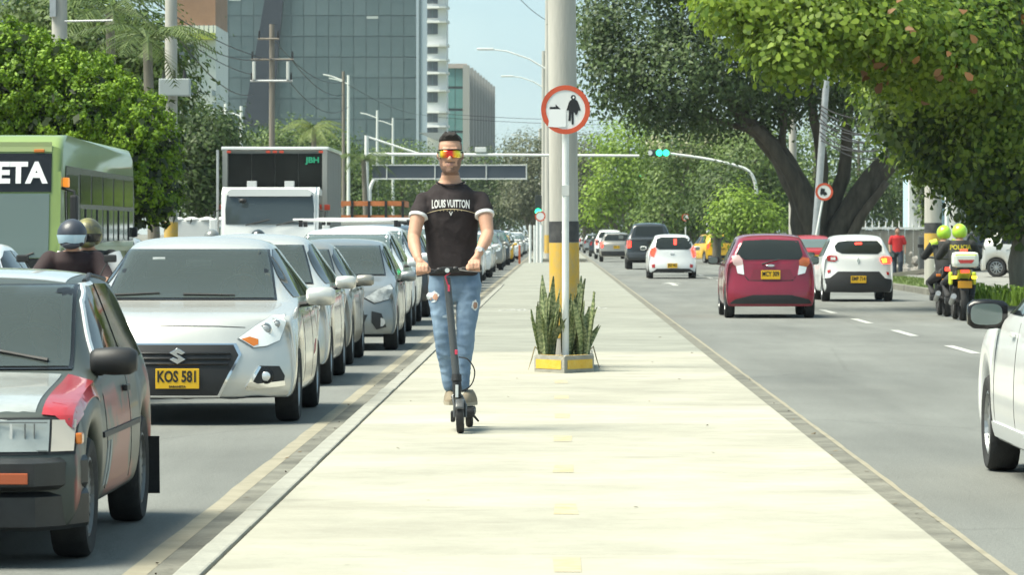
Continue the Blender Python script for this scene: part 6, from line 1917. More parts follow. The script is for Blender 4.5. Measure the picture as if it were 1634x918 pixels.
def gate_wall():
    Y = 112.0; s = F / Y
    t = empty('villa_gate', ((282 - VX) / s, Y, .15), 0, 'low white wall with rounded piers left of the box truck', 'wall')
    for k in range(4):
        x = k * 24 / s
        box('pier', (x, 0, .85), (.46, .4, 1.7), M_wht, t, bev=.02)
        bm = bmesh.new(); bm_lathe(bm, [(.25, 1.7), (.25, 1.76), (.18, 1.78), (.03, 1.82)], 12, 'Z', (x, 0, 0)); from_bm('finial', bm, M_wht, t, True)
        if k < 3: prism('panel', [(x + .2, .2), (x + 24 / s - .2, .2), (x + 24 / s - .2, 1.5), (x + 12 / s, 1.3), (x + .2, 1.5)], -.06, .06, M_wht, t)
gate_wall()

# ------------------------------------------------------------------ street furniture
M_wst = mat('white_steel', (.68, .69, .66), .5, var=.05, vscale=2)
M_green = mat('lit_green_lamp', (.02, .5, .3), .4, emit=(.02, 1.0, .42), estr=2.2)
M_sigb = mat('signal_housing', (.03, .035, .03), .5)
Yg = 192.0
def at(px, py, Y=Yg): return S(px, py, Y)
gt = empty('sign_gantry', (at(585, 0).x, Yg, 0), 0, 'long white overhead gantry arm spanning the left road behind the man', 'gantry')
o = gt.location
tube('post', [(0, 0, 0), (0, 0, at(0, 216).z)], [.14, .10], M_wst, gt, 12)
tube('arm', [(0, 0, at(0, 246).z), ((at(1020, 247) - o).x, 0, at(0, 248.5).z)], [.085, .06], M_wst, gt, 10)
tube('brace', [(0, 0, at(0, 218).z), ((at(668, 0) - o).x, 0, at(0, 245).z)], .05, M_wst, gt, 8)
pn = box('sign_back', ((at(717, 0).x - o.x), .25, at(0, 274.5).z), (246 / F * Yg, .06, 20 / F * Yg), mat('sign_back_grey', (.075, .09, .11), .6), gt)
for dz in (263.5, 285.5): tube('frame_rail', [((at(593, 0) - o).x, .2, at(0, dz).z), ((at(841, 0) - o).x, .2, at(0, dz).z)], .035, M_wst, pn, 6)
for px in (617, 694, 776, 840): tube('frame_post', [((at(px, 0) - o).x, .17, at(0, 262).z), ((at(px, 0) - o).x, .17, at(0, 287).z)], .03, M_wst, pn, 6)
box('lamp_box', ((at(767, 0).x - o.x), 0, at(0, 239).z), (18 / F * Yg, .2, 8 / F * Yg), M_wst, gt, bev=.03)
def signal_arm(px_base, pts, label, heads, Y, low=None, r=.085):
    b = S(px_base, 0, Y); b.z = 0
    t = empty('traffic_light', b, 0, label, 'traffic light', 'traffic lights at the crossing')
    P = [Vector((0, 0, 0))] + [S(x, y, Y) - b for x, y in pts]
    Q = []
    for i in range(len(P) - 1):
        for k in range(5):
            tt = k / 5; a = P[max(0, i - 1)]; c = P[min(len(P) - 1, i + 2)]; p0, p1 = P[i], P[i + 1]
            Q.append(.5 * ((2 * p0) + (p1 - a) * tt + (2 * a - 5 * p0 + 4 * p1 - c) * tt * tt + (3 * p0 - a - 3 * p1 + c) * tt ** 3))
    Q.append(P[-1])
    tube('arm', Q, [r * 1.25 - (r * .6) * i / len(Q) for i in range(len(Q))], M_wst, t, 10)
    for (x, y) in heads:
        c = S(x, y, Y) - b
        h = box('signal_head', (c.x - .35, -.05, c.z), (1.0, .26, .34), M_sigb, t, bev=.04)
        for dx in (0, -.34):
            bm = bmesh.new(); bm_lathe(bm, [(.15, -.24), (.14, -.17)], 16, 'Y', (c.x + dx + .02, 0, c.z)); from_bm('green_lamp', bm, M_green if True else M_sigb, h)
        bm = bmesh.new(); bm_lathe(bm, [(.12, -.24), (.11, -.17)], 16, 'Y', (c.x - .78, 0, c.z)); from_bm('dark_lamp', bm, M_sw, h)
    for (x, y) in (low or ()):
        c = S(x, y, Y) - b
        h = box('signal_head', (c.x, -.12, c.z + .30), (.34, .24, 1.0), M_sigb, t, bev=.04)
        bm = bmesh.new(); bm_lathe(bm, [(.15, -.30), (.14, -.24)], 16, 'Y', (c.x, 0, c.z)); from_bm('green_lamp', bm, M_green, h)
    return t
signal_arm(1207, [(1207, 330), (1206, 298), (1198, 277), (1180, 266), (1130, 254), (1070, 245)], 'curved white arm with twin green lights over the right lanes', [(1062, 244)], 196, [(1206, 335)])
signal_arm(1046, [(1046, 300), (1046, 281), (1043, 280), (1040, 279)], 'short arm with green lights farther up the right lanes', [(1030, 280)], 330, r=.06)
signal_arm(1130, [(1130, 360), (1130, 335), (1130, 325), (1130, 322)], 'straight post with a green light beside the taxi', [], 205, [(1130, 342)])
signal_arm(590, [(590, 320), (591, 300), (600, 284), (620, 277), (660, 272), (700, 267)], 'curved white signal arm left of the man, lamps hidden behind him', [], 199)
signal_arm(858, [(858, 400), (858, 370), (858, 340), (858, 325)], 'signal post on the median end left of the concrete pole', [], 190, [(859, 338)])
def round_sign(px, py, Y, d, label, lean=0.0, base=.15, icon=None, grey=False):
    p = S(px, py, Y); z = p.z - base
    t = empty('traffic_sign', (p.x - math.sin(lean) * z, Y, base), 0, label, 'traffic sign', 'small round signs')
    t.rotation_euler = (0, lean, 0)
    tube('pole', [(0, 0, 0), (0, 0, z)], .035, M_wp, t, 8)
    disc('sign_plate', d / 2, -.05, -.04, M_sw, t, 28, cz=z); disc('red_ring', d / 2 + .004, -.058, -.047, M_sr, t, 28, r_in=d * .38, cz=z)
    if icon: poly_xz('truck_symbol', [(a * d, z + b * d) for a, b in icon], -.057, -.0505, M_sk, t)
    return t
tr_icon = [(-.22, -.16), (-.22, .18), (.02, .18), (.02, .02), (.10, .02), (.18, -.06), (.18, -.16), (.1, -.16), (.1, -.22), (.02, -.22), (.02, -.16), (-.1, -.16), (-.1, -.22), (-.18, -.22), (-.18, -.16)]
round_sign(1315, 304, 126, .56, 'tilted round no trucks sign in front of the fig trunk', lean=.18, icon=tr_icon)
round_sign(1094, 347, 215, .42, 'tiny round sign in the distance left of the taxi')
round_sign(862, 345, 186, .5, 'round sign on the median end beside the signal post', base=.13)
tag(box('barrier_post', (S(829, 0, 178).x, 178, .55), (.10, .10, .85), mat('orange_bollard', (.5, .13, .05), .6), bev=.02), 'slim orange bollard at the median end', 'bollard')
# median nose beyond: low kerbed bed with white posts
for k, px in enumerate((846, 853, 864)):
    tag(tube('white_post', [(S(px, 0, 184).x, 184, .1), (S(px, 0, 184).x, 184, 1.9)], .06, M_wp, None, 8), f"{('left', 'middle', 'right')[k]} white post of three at the median end", 'post', 'white posts at the median end')
# utility poles
p1 = band_pole('utility_pole', S(273, 0, 95).x, 95, .15, 11.5, .17, .13, 'concrete pole with a yellow band behind the bus, carrying a transformer', None, (1.2, 1.62))
zt_ = S(0, 140, 95).z - .15
box('transformer', (.12, -.28, zt_), (.75, .35, .42), mat('transformer_grey', (.36, .40, .40), .6), p1, bev=.03)
for k in range(3): tube('insulator', [(-.15 + k * .25, -.28, zt_ + .2), (-.15 + k * .25, -.28, zt_ + .42)], [.05, .03], M_blackp, p1, 8)
tube('bracket', [(0, 0, zt_ - .3), (.0, -.28, zt_ - .2)], .03, M_steel, p1, 6)
p2 = band_pole('utility_pole', S(95, 0, 88).x, 88, .15, 11, .19, .16, 'thick concrete pole above the hedge at the top left')
tube('cross_arm', [(.1, -.1, S(0, 34, 88).z - .15), (1.2, -.1, S(0, 34, 88).z - .13)], .025, M_steel, p2, 6)
box('clamp', (-.12, 0, S(0, 20, 88).z), (.14, .5, .5), M_steel, p2)
M_wood = mat('weathered_wood_pole', (.20, .175, .145), .9, var=.2, vscale=3, stretch=(3, 3, .3))
p3 = band_pole('utility_pole', S(434, 0, 168).x, 168, .1, S(0, 42, 168).z, .15, .11, 'wooden pole with three cross arms and fuse cutouts above the box truck', m=M_wood)
k3 = 168 / F
for yy, a, b, m_ in ((62, -22, 12, M_wood), (95, -33, 35, M_wood), (129, -34, 33, M_steel)):
    z = S(0, yy, 168).z - .1
    ca = tube('cross_arm', [(a * k3, -.15, z), (b * k3, -.15, z)], .055, m_, p3, 6)
    for px in (a + 2, b - 2): tube('insulator', [(px * k3, -.15, z), (px * k3, -.15, z + .35)], [.05, .035], M_blackp, ca, 6)
for px in (-28, 26): tube('cutout', [(px * k3, -.2, S(0, 98, 168).z - .1), (px * k3, -.2, S(0, 127, 168).z - .1)], .07, mat('fuse_white', (.55, .56, .52), .5), p3, 6)
for (px, Y, y0, lab, m_) in ((548, 250, 116, 'left of two slim poles standing over the palms', M_wood), (556, 262, 122, 'right of two slim poles standing over the palms', M_wst), (602, 300, 178, 'thin distant pole right of the two slim poles', M_wst), (627, 320, 190, 'thinnest distant pole nearest the gantry brace', M_wst), (360, 230, 168, 'left thin light pole above the box truck', M_wst), (385, 225, 172, 'right thin light pole above the box truck', M_wst)):
    pp = band_pole('light_pole', S(px, 0, Y).x, Y, .1, S(0, y0, Y).z, .13, .09, lab, m=m_, seg=10)
    z = S(0, y0, Y).z - .2
    tube('lamp_arm', [(0, 0, z - .4), (-.8, 0, z - .1), (-1.3, 0, z)], .05, M_wst, pp, 6)
# right side poles
p4 = band_pole('utility_pole', S(1489, 0, 103).x, 103, .15, 12, .235, .19, 'concrete pole with black and yellow bands left of the police riders', (1.35, 1.62), (.75, 1.345))
tag(tube('sign_post', [(S(1511, 0, 100).x, 100, .1), (S(1511, 0, 100).x, 100, 5)], .055, M_wp, None, 10), 'thin white post right beside the banded concrete pole', 'post')
p5 = band_pole('utility_pole', S(1527, 0, 108).x, 108, .15, 12, .26, .22, 'wide pale pole behind the police riders\' helmets', m=mat('pale_pole', (.40, .41, .39), .8))
p6 = band_pole('utility_pole', S(1265, 0, 150).x, 150, .1, 9, .16, .13, 'slim grey pole left of the fig trunk', m=M_pole)
p7 = band_pole('utility_pole', S(1297, 0, 133).x, 133, .12, 8.2, .13, .11, 'leaning pole inside the fork of the fig tree', m=M_steel, lean=.07)
# lamps hung from the poles on the median
def lamp_arm(par, z, ln, drop, m=M_wst):
    a = tube('lamp_arm', [(0, 0, z), (-ln * .35, 0, z + drop * .55), (-ln * .75, 0, z + drop * .92), (-ln, 0, z + drop)], [.06, .05, .045, .04], m, par, 6)
    bm = bmesh.new(); bm_box(bm, (-ln - .42, 0, z + drop + .02), (.95, .28, .13), bev=.05); from_bm('lamp_head', bm, M_wst, a)
lamp_arm(fp, S(0, 112, 216).z - .13, 3.05, 1.15)
fp2 = band_pole('utility_pole', S(868, 0, 292).x, 292, .13, 15, .2, .16, 'second far median pole with a lamp arm to the left', m=M_pole)
lamp_arm(fp2, S(0, 140, 292).z - .13, 2.3, .85)
fp3 = band_pole('utility_pole', S(862, 0, 395).x, 395, .13, 12, .2, .16, 'third far median pole with a lamp arm to the left', m=M_pole)
lamp_arm(fp3, S(0, 222, 395).z - .13, 2.0, .4)
# wires
M_wire = mat('cable_black', (.02, .02, .022), .7)
def wire(a, b, sag, label, r=.012):
    P = [Vector(a).lerp(Vector(b), k / 14) - Vector((0, 0, sag * 4 * (k / 14) * (1 - k / 14))) for k in range(15)]
    tag(tube('cable', P, r, M_wire, None, 5), label, 'cable', 'overhead cables')
W_ = [((190, -30, 95), (400, 118, 168), .4, 'upper cable from the top left down to the wooden pole'), ((215, -20, 95), (468, 96, 168), .5, 'cable from the top left to the right end of the cross arm'),
      ((285, 60, 95), (405, 150, 168), .5, 'lower cable slanting down past the yellow green balcony'), ((278, 45, 95), (420, 92, 168), .35, 'cable from the banded pole to the wooden pole'),
      ((436, 62, 168), (548, 130, 250), .7, 'cable from the wooden pole to the slim poles'), ((466, 96, 168), (552, 150, 250), .6, 'cable from the cross arm to the slim poles'), ((462, 130, 168), (556, 170, 250), .8, 'lowest cable right of the wooden pole'),
      ((556, 135, 255), (700, 182, 480), .8, 'cable running right from the slim poles past the white tower'), ((700, 181, 300), (1010, 192, 300), .15, 'upper of two level cables across the sky patch'), ((700, 187, 300), (1010, 199, 300), .15, 'lower of two level cables across the sky patch'),
      ((828, -4, 216), (872, 32, 216), .1, 'cable from the top edge to the concrete pole')]
for a, b, sg_, lab in W_: wire(S(*a), S(*b), sg_, lab, .018)
for k in range(9):
    wire(S(1308 + k % 3, 168 + k * 7, 133), S(1452 + 6 * (k % 4), 168 + k * 6 + 8, 112), .35 + .12 * (k % 4), f"{('first', 'second', 'third', 'fourth', 'fifth', 'sixth', 'seventh', 'eighth', 'ninth')[k]} from the top in the bundle of sagging cables through the fig tree", .022)
# rubble, planter shrubs at the right
rr = random.Random(8)
M_rub = mat('rubble_stone', (.30, .28, .25), .95, var=.3, vscale=6)
for k in range(26):
    bm = bmesh.new(); bmesh.ops.create_icosphere(bm, subdivisions=1, radius=.16 * rr.uniform(.5, 1.4))
    for v in bm.verts: v.co *= rr.uniform(.75, 1.2)
    p = S(1462 + rr.gauss(0, 17), 0, 128 + rr.uniform(-1, 1))
    tag(from_bm('rubble_stone', bm, M_rub, None, loc=(p.x, p.y, .2 + max(0, rr.gauss(.2, .22)))), 'broken stone in the rubble heap right of the pedestrian', 'stone', 'stones of the rubble heap')
tag(box('timber_plank', (S(1462, 0, 122).x, 122, .30), (1.6, .2, .12), mat('grey_timber', (.24, .22, .18), .9), rot=Matrix.Rotation(R(-8), 3, 'Y')), 'grey plank lying before the rubble heap', 'plank')
tag(box('utility_cabinet', (S(1478, 0, 126).x + .2, 126, .8), (.9, .5, 1.2), mat('cabinet_grey', (.08, .085, .085), .6), bev=.03), 'dark utility cabinet between the pedestrian and the banded pole', 'cabinet')
for k, (px, Y) in enumerate(((1560, 78), (1585, 76), (1608, 75), (1632, 74))):
    b = S(px, 0, Y); b.z = .12
    t = empty('low_shrub', b, 0, f"{('leftmost', 'second', 'third', 'rightmost')[k]} low strappy plant in the strip behind the dark mirror", 'plant', 'low plants on the right verge')
    bm = bmesh.new()
    for j in range(60):
        a = rr.uniform(0, 6.28); l = rr.uniform(.25, .5); w = .02; bx, by = rr.uniform(-.25, .25), rr.uniform(-.2, .2)
        q0 = Vector((bx, by, 0)); q1 = q0 + Vector((math.cos(a) * l * .3, math.sin(a) * l * .3, l * .8)); q2 = q0 + Vector((math.cos(a) * l * .7, math.sin(a) * l * .7, l * .75)); sd = Vector((-math.sin(a), math.cos(a), 0)) * w
        v = [bm.verts.new(x) for x in (q0 - sd, q0 + sd, q1 + sd, q1 - sd)]; bm.faces.new(v); bm.faces.new((v[3], v[2], bm.verts.new(q2)))
    from_bm('leaves', bm, G1, t)
# ------------------------------------------------------------------ figures
def ring_loft(bm, rings, seg=20, p=2.0):
    """closed loft through (centre, half width, half depth front, half depth back) horizontal rings"""
    R_ = []
    for (c, hw, df, db) in rings:
        c = Vector(c); ring = []
        for k in range(seg):
            a = 2 * math.pi * k / seg
            ca, sa = math.cos(a), math.sin(a)
            x = hw * math.copysign(abs(ca) ** (2 / p), ca)
            y = (db if sa > 0 else df) * math.copysign(abs(sa) ** (2 / p), sa)
            ring.append(bm.verts.new(c + Vector((x, y, 0))))
        R_.append(ring)
    for i in range(len(R_) - 1):
        for k in range(seg):
            bm.faces.new((R_[i][k], R_[i][(k + 1) % seg], R_[i + 1][(k + 1) % seg], R_[i + 1][k]))
    bm.faces.new(R_[0]); bm.faces.new(R_[-1])
def ball(bm, c, r, s=(1, 1, 1), sub=2, rot=None):
    q = bmesh.ops.create_icosphere(bm, subdivisions=sub, radius=r)
    bmesh.ops.scale(bm, vec=s, verts=q['verts'])
    if rot is not None: bmesh.ops.rotate(bm, cent=(0, 0, 0), matrix=rot, verts=q['verts'])
    bmesh.ops.translate(bm, vec=c, verts=q['verts'])
def limb(bm, pts, rad, seg=14):
    """tapered limb with rounded joints"""
    bm_tube(bm, pts, rad, seg)
    for p, r in zip(pts, rad): ball(bm, p, r * .985, sub=2)
def fuse(name, bm, voxel, m, parent, smooth=4, fac=.5):
    """melt overlapping pieces into one continuous surface"""
    me = bpy.data.meshes.new(name)
    bmesh.ops.recalc_face_normals(bm, faces=bm.faces)
    bm.to_mesh(me); bm.free()
    o = link(name, me, None, parent)
    md = o.modifiers.new('r', 'REMESH'); md.mode = 'VOXEL'; md.voxel_size = voxel; md.use_smooth_shade = True
    if smooth:
        sm = o.modifiers.new('s', 'SMOOTH'); sm.iterations = smooth; sm.factor = fac
    o.parent = None
    m2 = evaluated(o)
    o.parent = parent
    o.modifiers.clear(); o.data = m2
    m2.materials.clear()
    if m: m2.materials.append(m)
    m2.polygons.foreach_set('use_smooth', [True] * len(m2.polygons))
    return o
def crumple(o, amp, f, seed=0.0, zmin=-9, zmax=9, fade=.15, xc=0, xw=9):
    """push the cloth in and out along its normals in uneven folds"""
    from mathutils import noise
    me = o.data
    nr = [v.normal.copy() for v in me.vertices]
    for v, n in zip(me.vertices, nr):
        k = max(0, min(1, (v.co.z - zmin) / fade)) * max(0, min(1, (zmax - v.co.z) / fade)) * max(0, min(1, (xw - abs(v.co.x - xc)) / .04))
        p = Vector((v.co.x * f[0] + seed, v.co.y * f[1], v.co.z * f[2]))
        w = noise.noise(p) + .5 * noise.noise(p * 2.1)
        v.co += n * (amp * k * (1 - abs(w) * 2.2))
def spline(P, n=6):
    P = [Vector(p) for p in P]; Q = []
    for i in range(len(P) - 1):
        a, b, c, d = P[max(0, i - 1)], P[i], P[i + 1], P[min(len(P) - 1, i + 2)]
        for k in range(n):
            t = k / n
            Q.append(.5 * ((2 * b) + (c - a) * t + (2 * a - 5 * b + 4 * c - d) * t * t + (3 * b - a - 3 * c + d) * t ** 3))
    return Q + [P[-1]]
def drape(me, bvh, y_from, off):
    """lay a flat (x, z) mesh on the surface in front"""
    for v in me.vertices:
        h = bvh.ray_cast(Vector((v.co.x, y_from, v.co.z)), Vector((0, 1, 0)))
        d = v.co.y
        if h[0] is not None: v.co = h[0] + h[1] * 0 + Vector((0, -off + min(0, d), 0))
    return me
def mesh_bvh(o):
    bb = bmesh.new(); bb.from_mesh(o.data); t = BVHTree.FromBMesh(bb); bb.free(); return t

M_skin = mat('tan_skin', (.50, .28, .19), .55, var=.08, vscale=14, spec=.35)
M_skin2 = mat('darker_skin', (.34, .20, .14), .6)  # darker skin tone for some knee holes and the pedestrian
M_hair = mat('dark_hair', (.018, .013, .011), .7, bump=.6, bscale=220)
M_fade = mat('clipped_hair_side', (.20, .125, .095), .75, var=.2, vscale=60)
M_beard = mat('beard_stubble', (.20, .115, .083), .8, var=.3, vscale=90)
M_lip = mat('lips', (.40, .20, .155), .5)
M_shirt = mat('charcoal_shirt', (.036, .029, .030), .92, var=.25, vscale=5, bump=.5, bscale=14, spec=.2)
M_cuff = mat('white_cuff', (.72, .71, .70), .85)
def denim():
    m = bpy.data.materials.new('faded_denim'); m.use_nodes = True
    nt = m.node_tree; b = nt.nodes['Principled BSDF']; b.inputs['Roughness'].default_value = .9; b.inputs['Specular IOR Level'].default_value = .2
    tc = nt.nodes.new('ShaderNodeTexCoord')
    mp = nt.nodes.new('ShaderNodeMapping'); mp.inputs['Scale'].default_value = (5, 5, 2.6)
    n = nt.nodes.new('ShaderNodeTexNoise'); n.inputs['Scale'].default_value = 1.6; n.inputs['Detail'].default_value = 5
    nt.links.new(tc.outputs['Object'], mp.inputs[0]); nt.links.new(mp.outputs[0], n.inputs[0])
    r = nt.nodes.new('ShaderNodeValToRGB')
    r.color_ramp.elements[0].position = .34; r.color_ramp.elements[0].color = (.105, .165, .25, 1)
    r.color_ramp.elements[1].position = .70; r.color_ramp.elements[1].color = (.215, .30, .395, 1)
    nt.links.new(n.outputs[0], r.inputs[0]); nt.links.new(r.outputs[0], b.inputs['Base Color'])
    w = nt.nodes.new('ShaderNodeTexWave'); w.bands_direction = 'Z'; w.inputs['Scale'].default_value = 5; w.inputs['Distortion'].default_value = 7; w.inputs['Detail'].default_value = 3
    nt.links.new(tc.outputs['Object'], w.inputs[0])
    bp = nt.nodes.new('ShaderNodeBump'); bp.inputs['Strength'].default_value = .12; bp.inputs['Distance'].default_value = .02
    nt.links.new(w.outputs[0], bp.inputs['Height']); nt.links.new(bp.outputs[0], b.inputs['Normal'])
    return m
M_denim = denim()

def hand(bm, g, ax, inner, wrist, up=Vector((0, 0, 1)), fw=Vector((0, -1, 0))):
    """hand closed round a bar through g along ax; inner = direction of the thumb side"""
    g = Vector(g); ax = Vector(ax).normalized()
    def L(a, f, u): return g + ax * a + fw * f + up * u
    w = Vector(wrist)
    sgn = 1 if ax.dot(inner) > 0 else -1
    # palm
    for a in (-.028, -.009, .010, .028):
        limb(bm, [w.lerp(L(a, -.03, .030), .35), L(a, -.035, .028), L(a, .004, .034)], [.017, .0165, .013], 10)
    # four fingers of different length
    for a, k in ((-.034, .82), (-.0125, .97), (.0095, 1.04), (.0315, .92)):
        a *= 1; k_ = k if sgn > 0 else {-.034: .92, -.0125: 1.04, .0095: .97, .0315: .82}.get(a, k)
        limb(bm, [L(a, .002, .034), L(a, .030 * k_, .020), L(a, .036, -.010 * k_), L(a, .020, -.030), L(a, .0, -.030)], [.0108, .0105, .0098, .0088, .0075], 8)
    # thumb along the inner side, closing under the bar
    t = sgn * .040
    limb(bm, [L(t * .75, -.035, .018), L(t * 1.15, -.012, .006), L(t * 1.2, .014, -.012), L(t * .95, .030, -.016)], [.013, .0125, .0108, .009], 8)
    limb(bm, [w, w.lerp(L(0, -.03, .03), .55)], [.026, .024], 12)

YM = 26.90
def MP(px, py, dy=0.0): return S(px, py, YM + dy)

def rider_on_scooter():
    foot = S(731, 0, YM); foot.z = .28
    t = empty('person', (foot.x, YM, KERB), 0, 'man in black shirt, ripped jeans and mirrored sunglasses riding the scooter', 'person')
    o0 = Vector(t.location)
    q = lambda px, py, dy=0.0: MP(px, py, dy) - o0
    # joints -----------------------------------------------------------
    sh = [q(674, 319, .03), q(769, 318, .03)]
    el = [q(660, 379, -.10), q(778, 373, -.10)]
    wr = [q(667, 413, -.28), q(764, 404, -.28)]
    gr = [S(674, 431, 26.545) - o0, S(757, 426, 26.555) - o0]
    hip = [q(706, 446, .06), q(747, 446, .06)]
    kn = [q(708, 530, -.02), q(742, 530, -.02)]
    an = [q(718, 614, .02), q(738, 616, -.04)]
    cx = q(719, 0).x
    zt, zc = q(0, 214).z, q(0, 276).z
    hh = zt - zc
    hc = q(718.5, 245); hx, hy = hc.x, .0
    # body: one surface from head to ankles ------------------------------
    bm = bmesh.new()
    hr = [(-.015, .034, .080, .010), (.03, .047, .088, .03), (.10, .058, .091, .045), (.20, .066, .091, .060), (.32, .071, .090, .075), (.45, .0745, .089, .088), (.58, .0755, .091, .094), (.72, .0745, .088, .093), (.84, .064, .074, .082), (.93, .048, .052, .062), (.985, .024, .022, .03)]
    ring_loft(bm, [((hx, hy, zc + f * hh), w * 1.09, a, b) for f, w, a, b in hr], 24, 2.15)
    limb(bm, [(hx, hy - .086, zc + .52 * hh), (hx, hy - .097, zc + .42 * hh), (hx, hy - .108, zc + .355 * hh)], [.010, .0125, .0155], 10)          # nose
    for s in (1, -1): ball(bm, (hx + s * .011, hy - .098, zc + .335 * hh), .0105)
    for s in (1, -1): limb(bm, [(hx + s * .012, hy - .086, zc + .60 * hh), (hx + s * .045, hy - .080, zc + .61 * hh)], [.011, .010], 8)                # brow
    limb(bm, [(hx - .022, hy - .088, zc + .215 * hh), (hx, hy - .094, zc + .222 * hh), (hx + .022, hy - .088, zc + .215 * hh)], [.0065, .0085, .0065], 8)  # lips
    limb(bm, [(hx - .019, hy - .087, zc + .178 * hh), (hx, hy - .093, zc + .175 * hh), (hx + .019, hy - .087, zc + .178 * hh)], [.007, .009, .007], 8)
    ball(bm, (hx, hy - .078, zc + .05 * hh), .024)                                                                                        # chin
    for s in (1, -1): ball(bm, (hx + s * .084, hy + .012, zc + .45 * hh), .031, (.30, .62, 1.0), rot=Matrix.Rotation(s * -.25, 3, 'Z'))      # ears
    neck_b = q(718, 296, .05)
    ring_loft(bm, [((hx, .03, zc - .02 + .10 * hh), .060, .058, .062), ((hx, .035, zc - .02), .063, .058, .060), ((hx, .045, q(0, 288).z), .076, .062, .064), ((hx, .048, q(0, 293).z), .098, .068, .072), ((cx, .05, q(0, 302).z), .125, .076, .08)], 20)
    # torso and legs under the clothes
    ring_loft(bm, [((cx, .05, q(0, 298).z), .12, .07, .07), ((cx, .04, q(0, 330).z), .165, .095, .09), ((cx + .005, .04, q(0, 380).z), .150, .09, .09), ((cx + .015, .05, q(0, 440).z), .135, .085, .09), ((cx + .02, .06, q(0, 465).z), .12, .08, .09)], 20)
    for i in (0, 1):
        s = -1 if i == 0 else 1
        limb(bm, [sh[i], sh[i].lerp(el[i], .45) + Vector((s * .004, -.004, 0)), el[i], el[i].lerp(wr[i], .35) + Vector((s * .006, 0, 0)), wr[i]], [.044, .052, .043, .044, .029], 16)
        limb(bm, [Vector((cx + s * .06, .05, q(0, 314).z)), sh[i]], [.05, .044], 12)
        limb(bm, [hip[i], kn[i], an[i]], [.070, .048, .032], 12)
    hand(bm, gr[0], (1, -.05, .03), Vector((1, 0, 0)), wr[0])
    hand(bm, gr[1], (1, .05, .03), Vector((-1, 0, 0)), wr[1])
    body = fuse('body', bm, .0062, M_skin, t, 2, .4)
    me = body.data
    for m_ in (M_beard, M_fade, M_lip): me.materials.append(m_)
    for p in me.polygons:
        c = p.center
        f = (c.z - zc) / hh; x = abs(c.x - hx); yf = c.y - hy
        if -.12 < f < 1.05 and x < .12:
            lipz = .15 < f < .245 and x < .024 and yf < -.07
            if lipz and .165 < f < .235: p.material_index = 3
            elif not lipz and yf < .02 and f > -.06 and (f < .125 or (f < .17 and x > .02) or (x > .050 and f < .30 + (x - .050) * 6 and f < .42) or (.245 < f < .285 and x < .034)) and yf > -.2: p.material_index = 1
            elif f > .50 and x > .064 and yf > -.045: p.material_index = 2
    # hair: a thick quiff cut short at the sides
    bm = bmesh.new()
    hs = [(.785, .0725, .070, .095), (.85, .0735, .084, .098), (.91, .068, .082, .092), (.96, .057, .070, .078), (1.0, .042, .052, .058), (1.025, .022, .03, .03)]
    ring_loft(bm, [((hx, hy + .002 + .012 * (f < .8), zc + f * hh), w, a_, b_) for f, w, a_, b_ in [(f, w * 1.08, a_, b_) for f, w, a_, b_ in hs]], 24, 2.3)
    for k in range(9):
        u = -1 + k / 4
        limb(bm, [(hx + .055 * u, hy - .070 + .02 * u * u, zc + .86 * hh), (hx + .045 * u, hy - .080 + .02 * u * u, zc + (.955 + .02 * math.sin(k * 2.1)) * hh), (hx + .03 * u, hy - .05, zc + (1.02 + .02 * math.cos(k * 1.7)) * hh)], [.013, .013, .010], 6)
    fuse('hair', bm, .006, M_hair, body, 2, .4)
    # mirrored shield sunglasses
    def shield():
        m = bpy.data.materials.new('mirrored_shield'); m.use_nodes = True
        nt = m.node_tree; b = nt.nodes['Principled BSDF']; b.inputs['Metallic'].default_value = .55; b.inputs['Roughness'].default_value = .16; b.inputs['Coat Weight'].default_value = .6
        tc = nt.nodes.new('ShaderNodeTexCoord'); sx = nt.nodes.new('ShaderNodeSeparateXYZ'); nt.links.new(tc.outputs['Generated'], sx.inputs[0])
        r = nt.nodes.new('ShaderNodeValToRGB'); els = r.color_ramp.elements
        els[0].position = 0; els[0].color = (.12, .22, .05, 1); els[1].position = 1; els[1].color = (.55, .45, .02, 1)
        for ps, cl in ((.14, (.85, .62, .02)), (.26, (.80, .22, .02)), (.40, (.72, .02, .02)), (.60, (.72, .03, .02)), (.70, (.90, .42, .02)), (.86, (.95, .78, .03))):
            e = els.new(ps); e.color = (*cl, 1)
        nt.links.new(sx.outputs[0], r.inputs[0]); nt.links.new(r.outputs[0], b.inputs['Base Color'])
        return m
    gz = zc + .485 * hh
    bm = bmesh.new(); rows = []
    for i in range(4):
        v = i / 3; row = []
        for k in range(13):
            u = -1 + k / 6
            zz = gz + (-.5 + v) * .056 * (1 - .18 * abs(u) ** 3)
            if v == 0: zz += .016 * max(0, 1 - abs(u) / .22)          # nose notch
            row.append(bm.verts.new((hx + .0805 * u, hy - .108 + .052 * u * u * u * u + .014 * u * u - .004 * math.sin(v * math.pi), zz)))
        rows.append(row)
    for i in range(3):
        for k in range(12): bm.faces.new((rows[i][k], rows[i][k + 1], rows[i + 1][k + 1], rows[i + 1][k]))
    gl = from_bm('sunglasses', bm, shield(), t, True)
    md = gl.modifiers.new('t', 'SOLIDIFY'); md.thickness = .003
    tube('glasses_frame', [(v.x, v.y - .001, v.z + .003) for v in [Vector((hx + .0815 * u, hy - .108 + .052 * u ** 4 + .014 * u * u, gz + .028 * (1 - .18 * abs(u) ** 3))) for u in [-1 + k / 6 for k in range(13)]]], .0035, M_sk, gl, 6)
    for s in (1, -1):
        tube('temple', [(hx + s * .0815, hy - .044, gz + .012), (hx + s * .086, hy - .01, gz + .010), (hx + s * .086, hy + .03, gz + .002)], [.006, .004, .003], M_sk, gl, 6)
    # shirt --------------------------------------------------------------
    bm = bmesh.new()
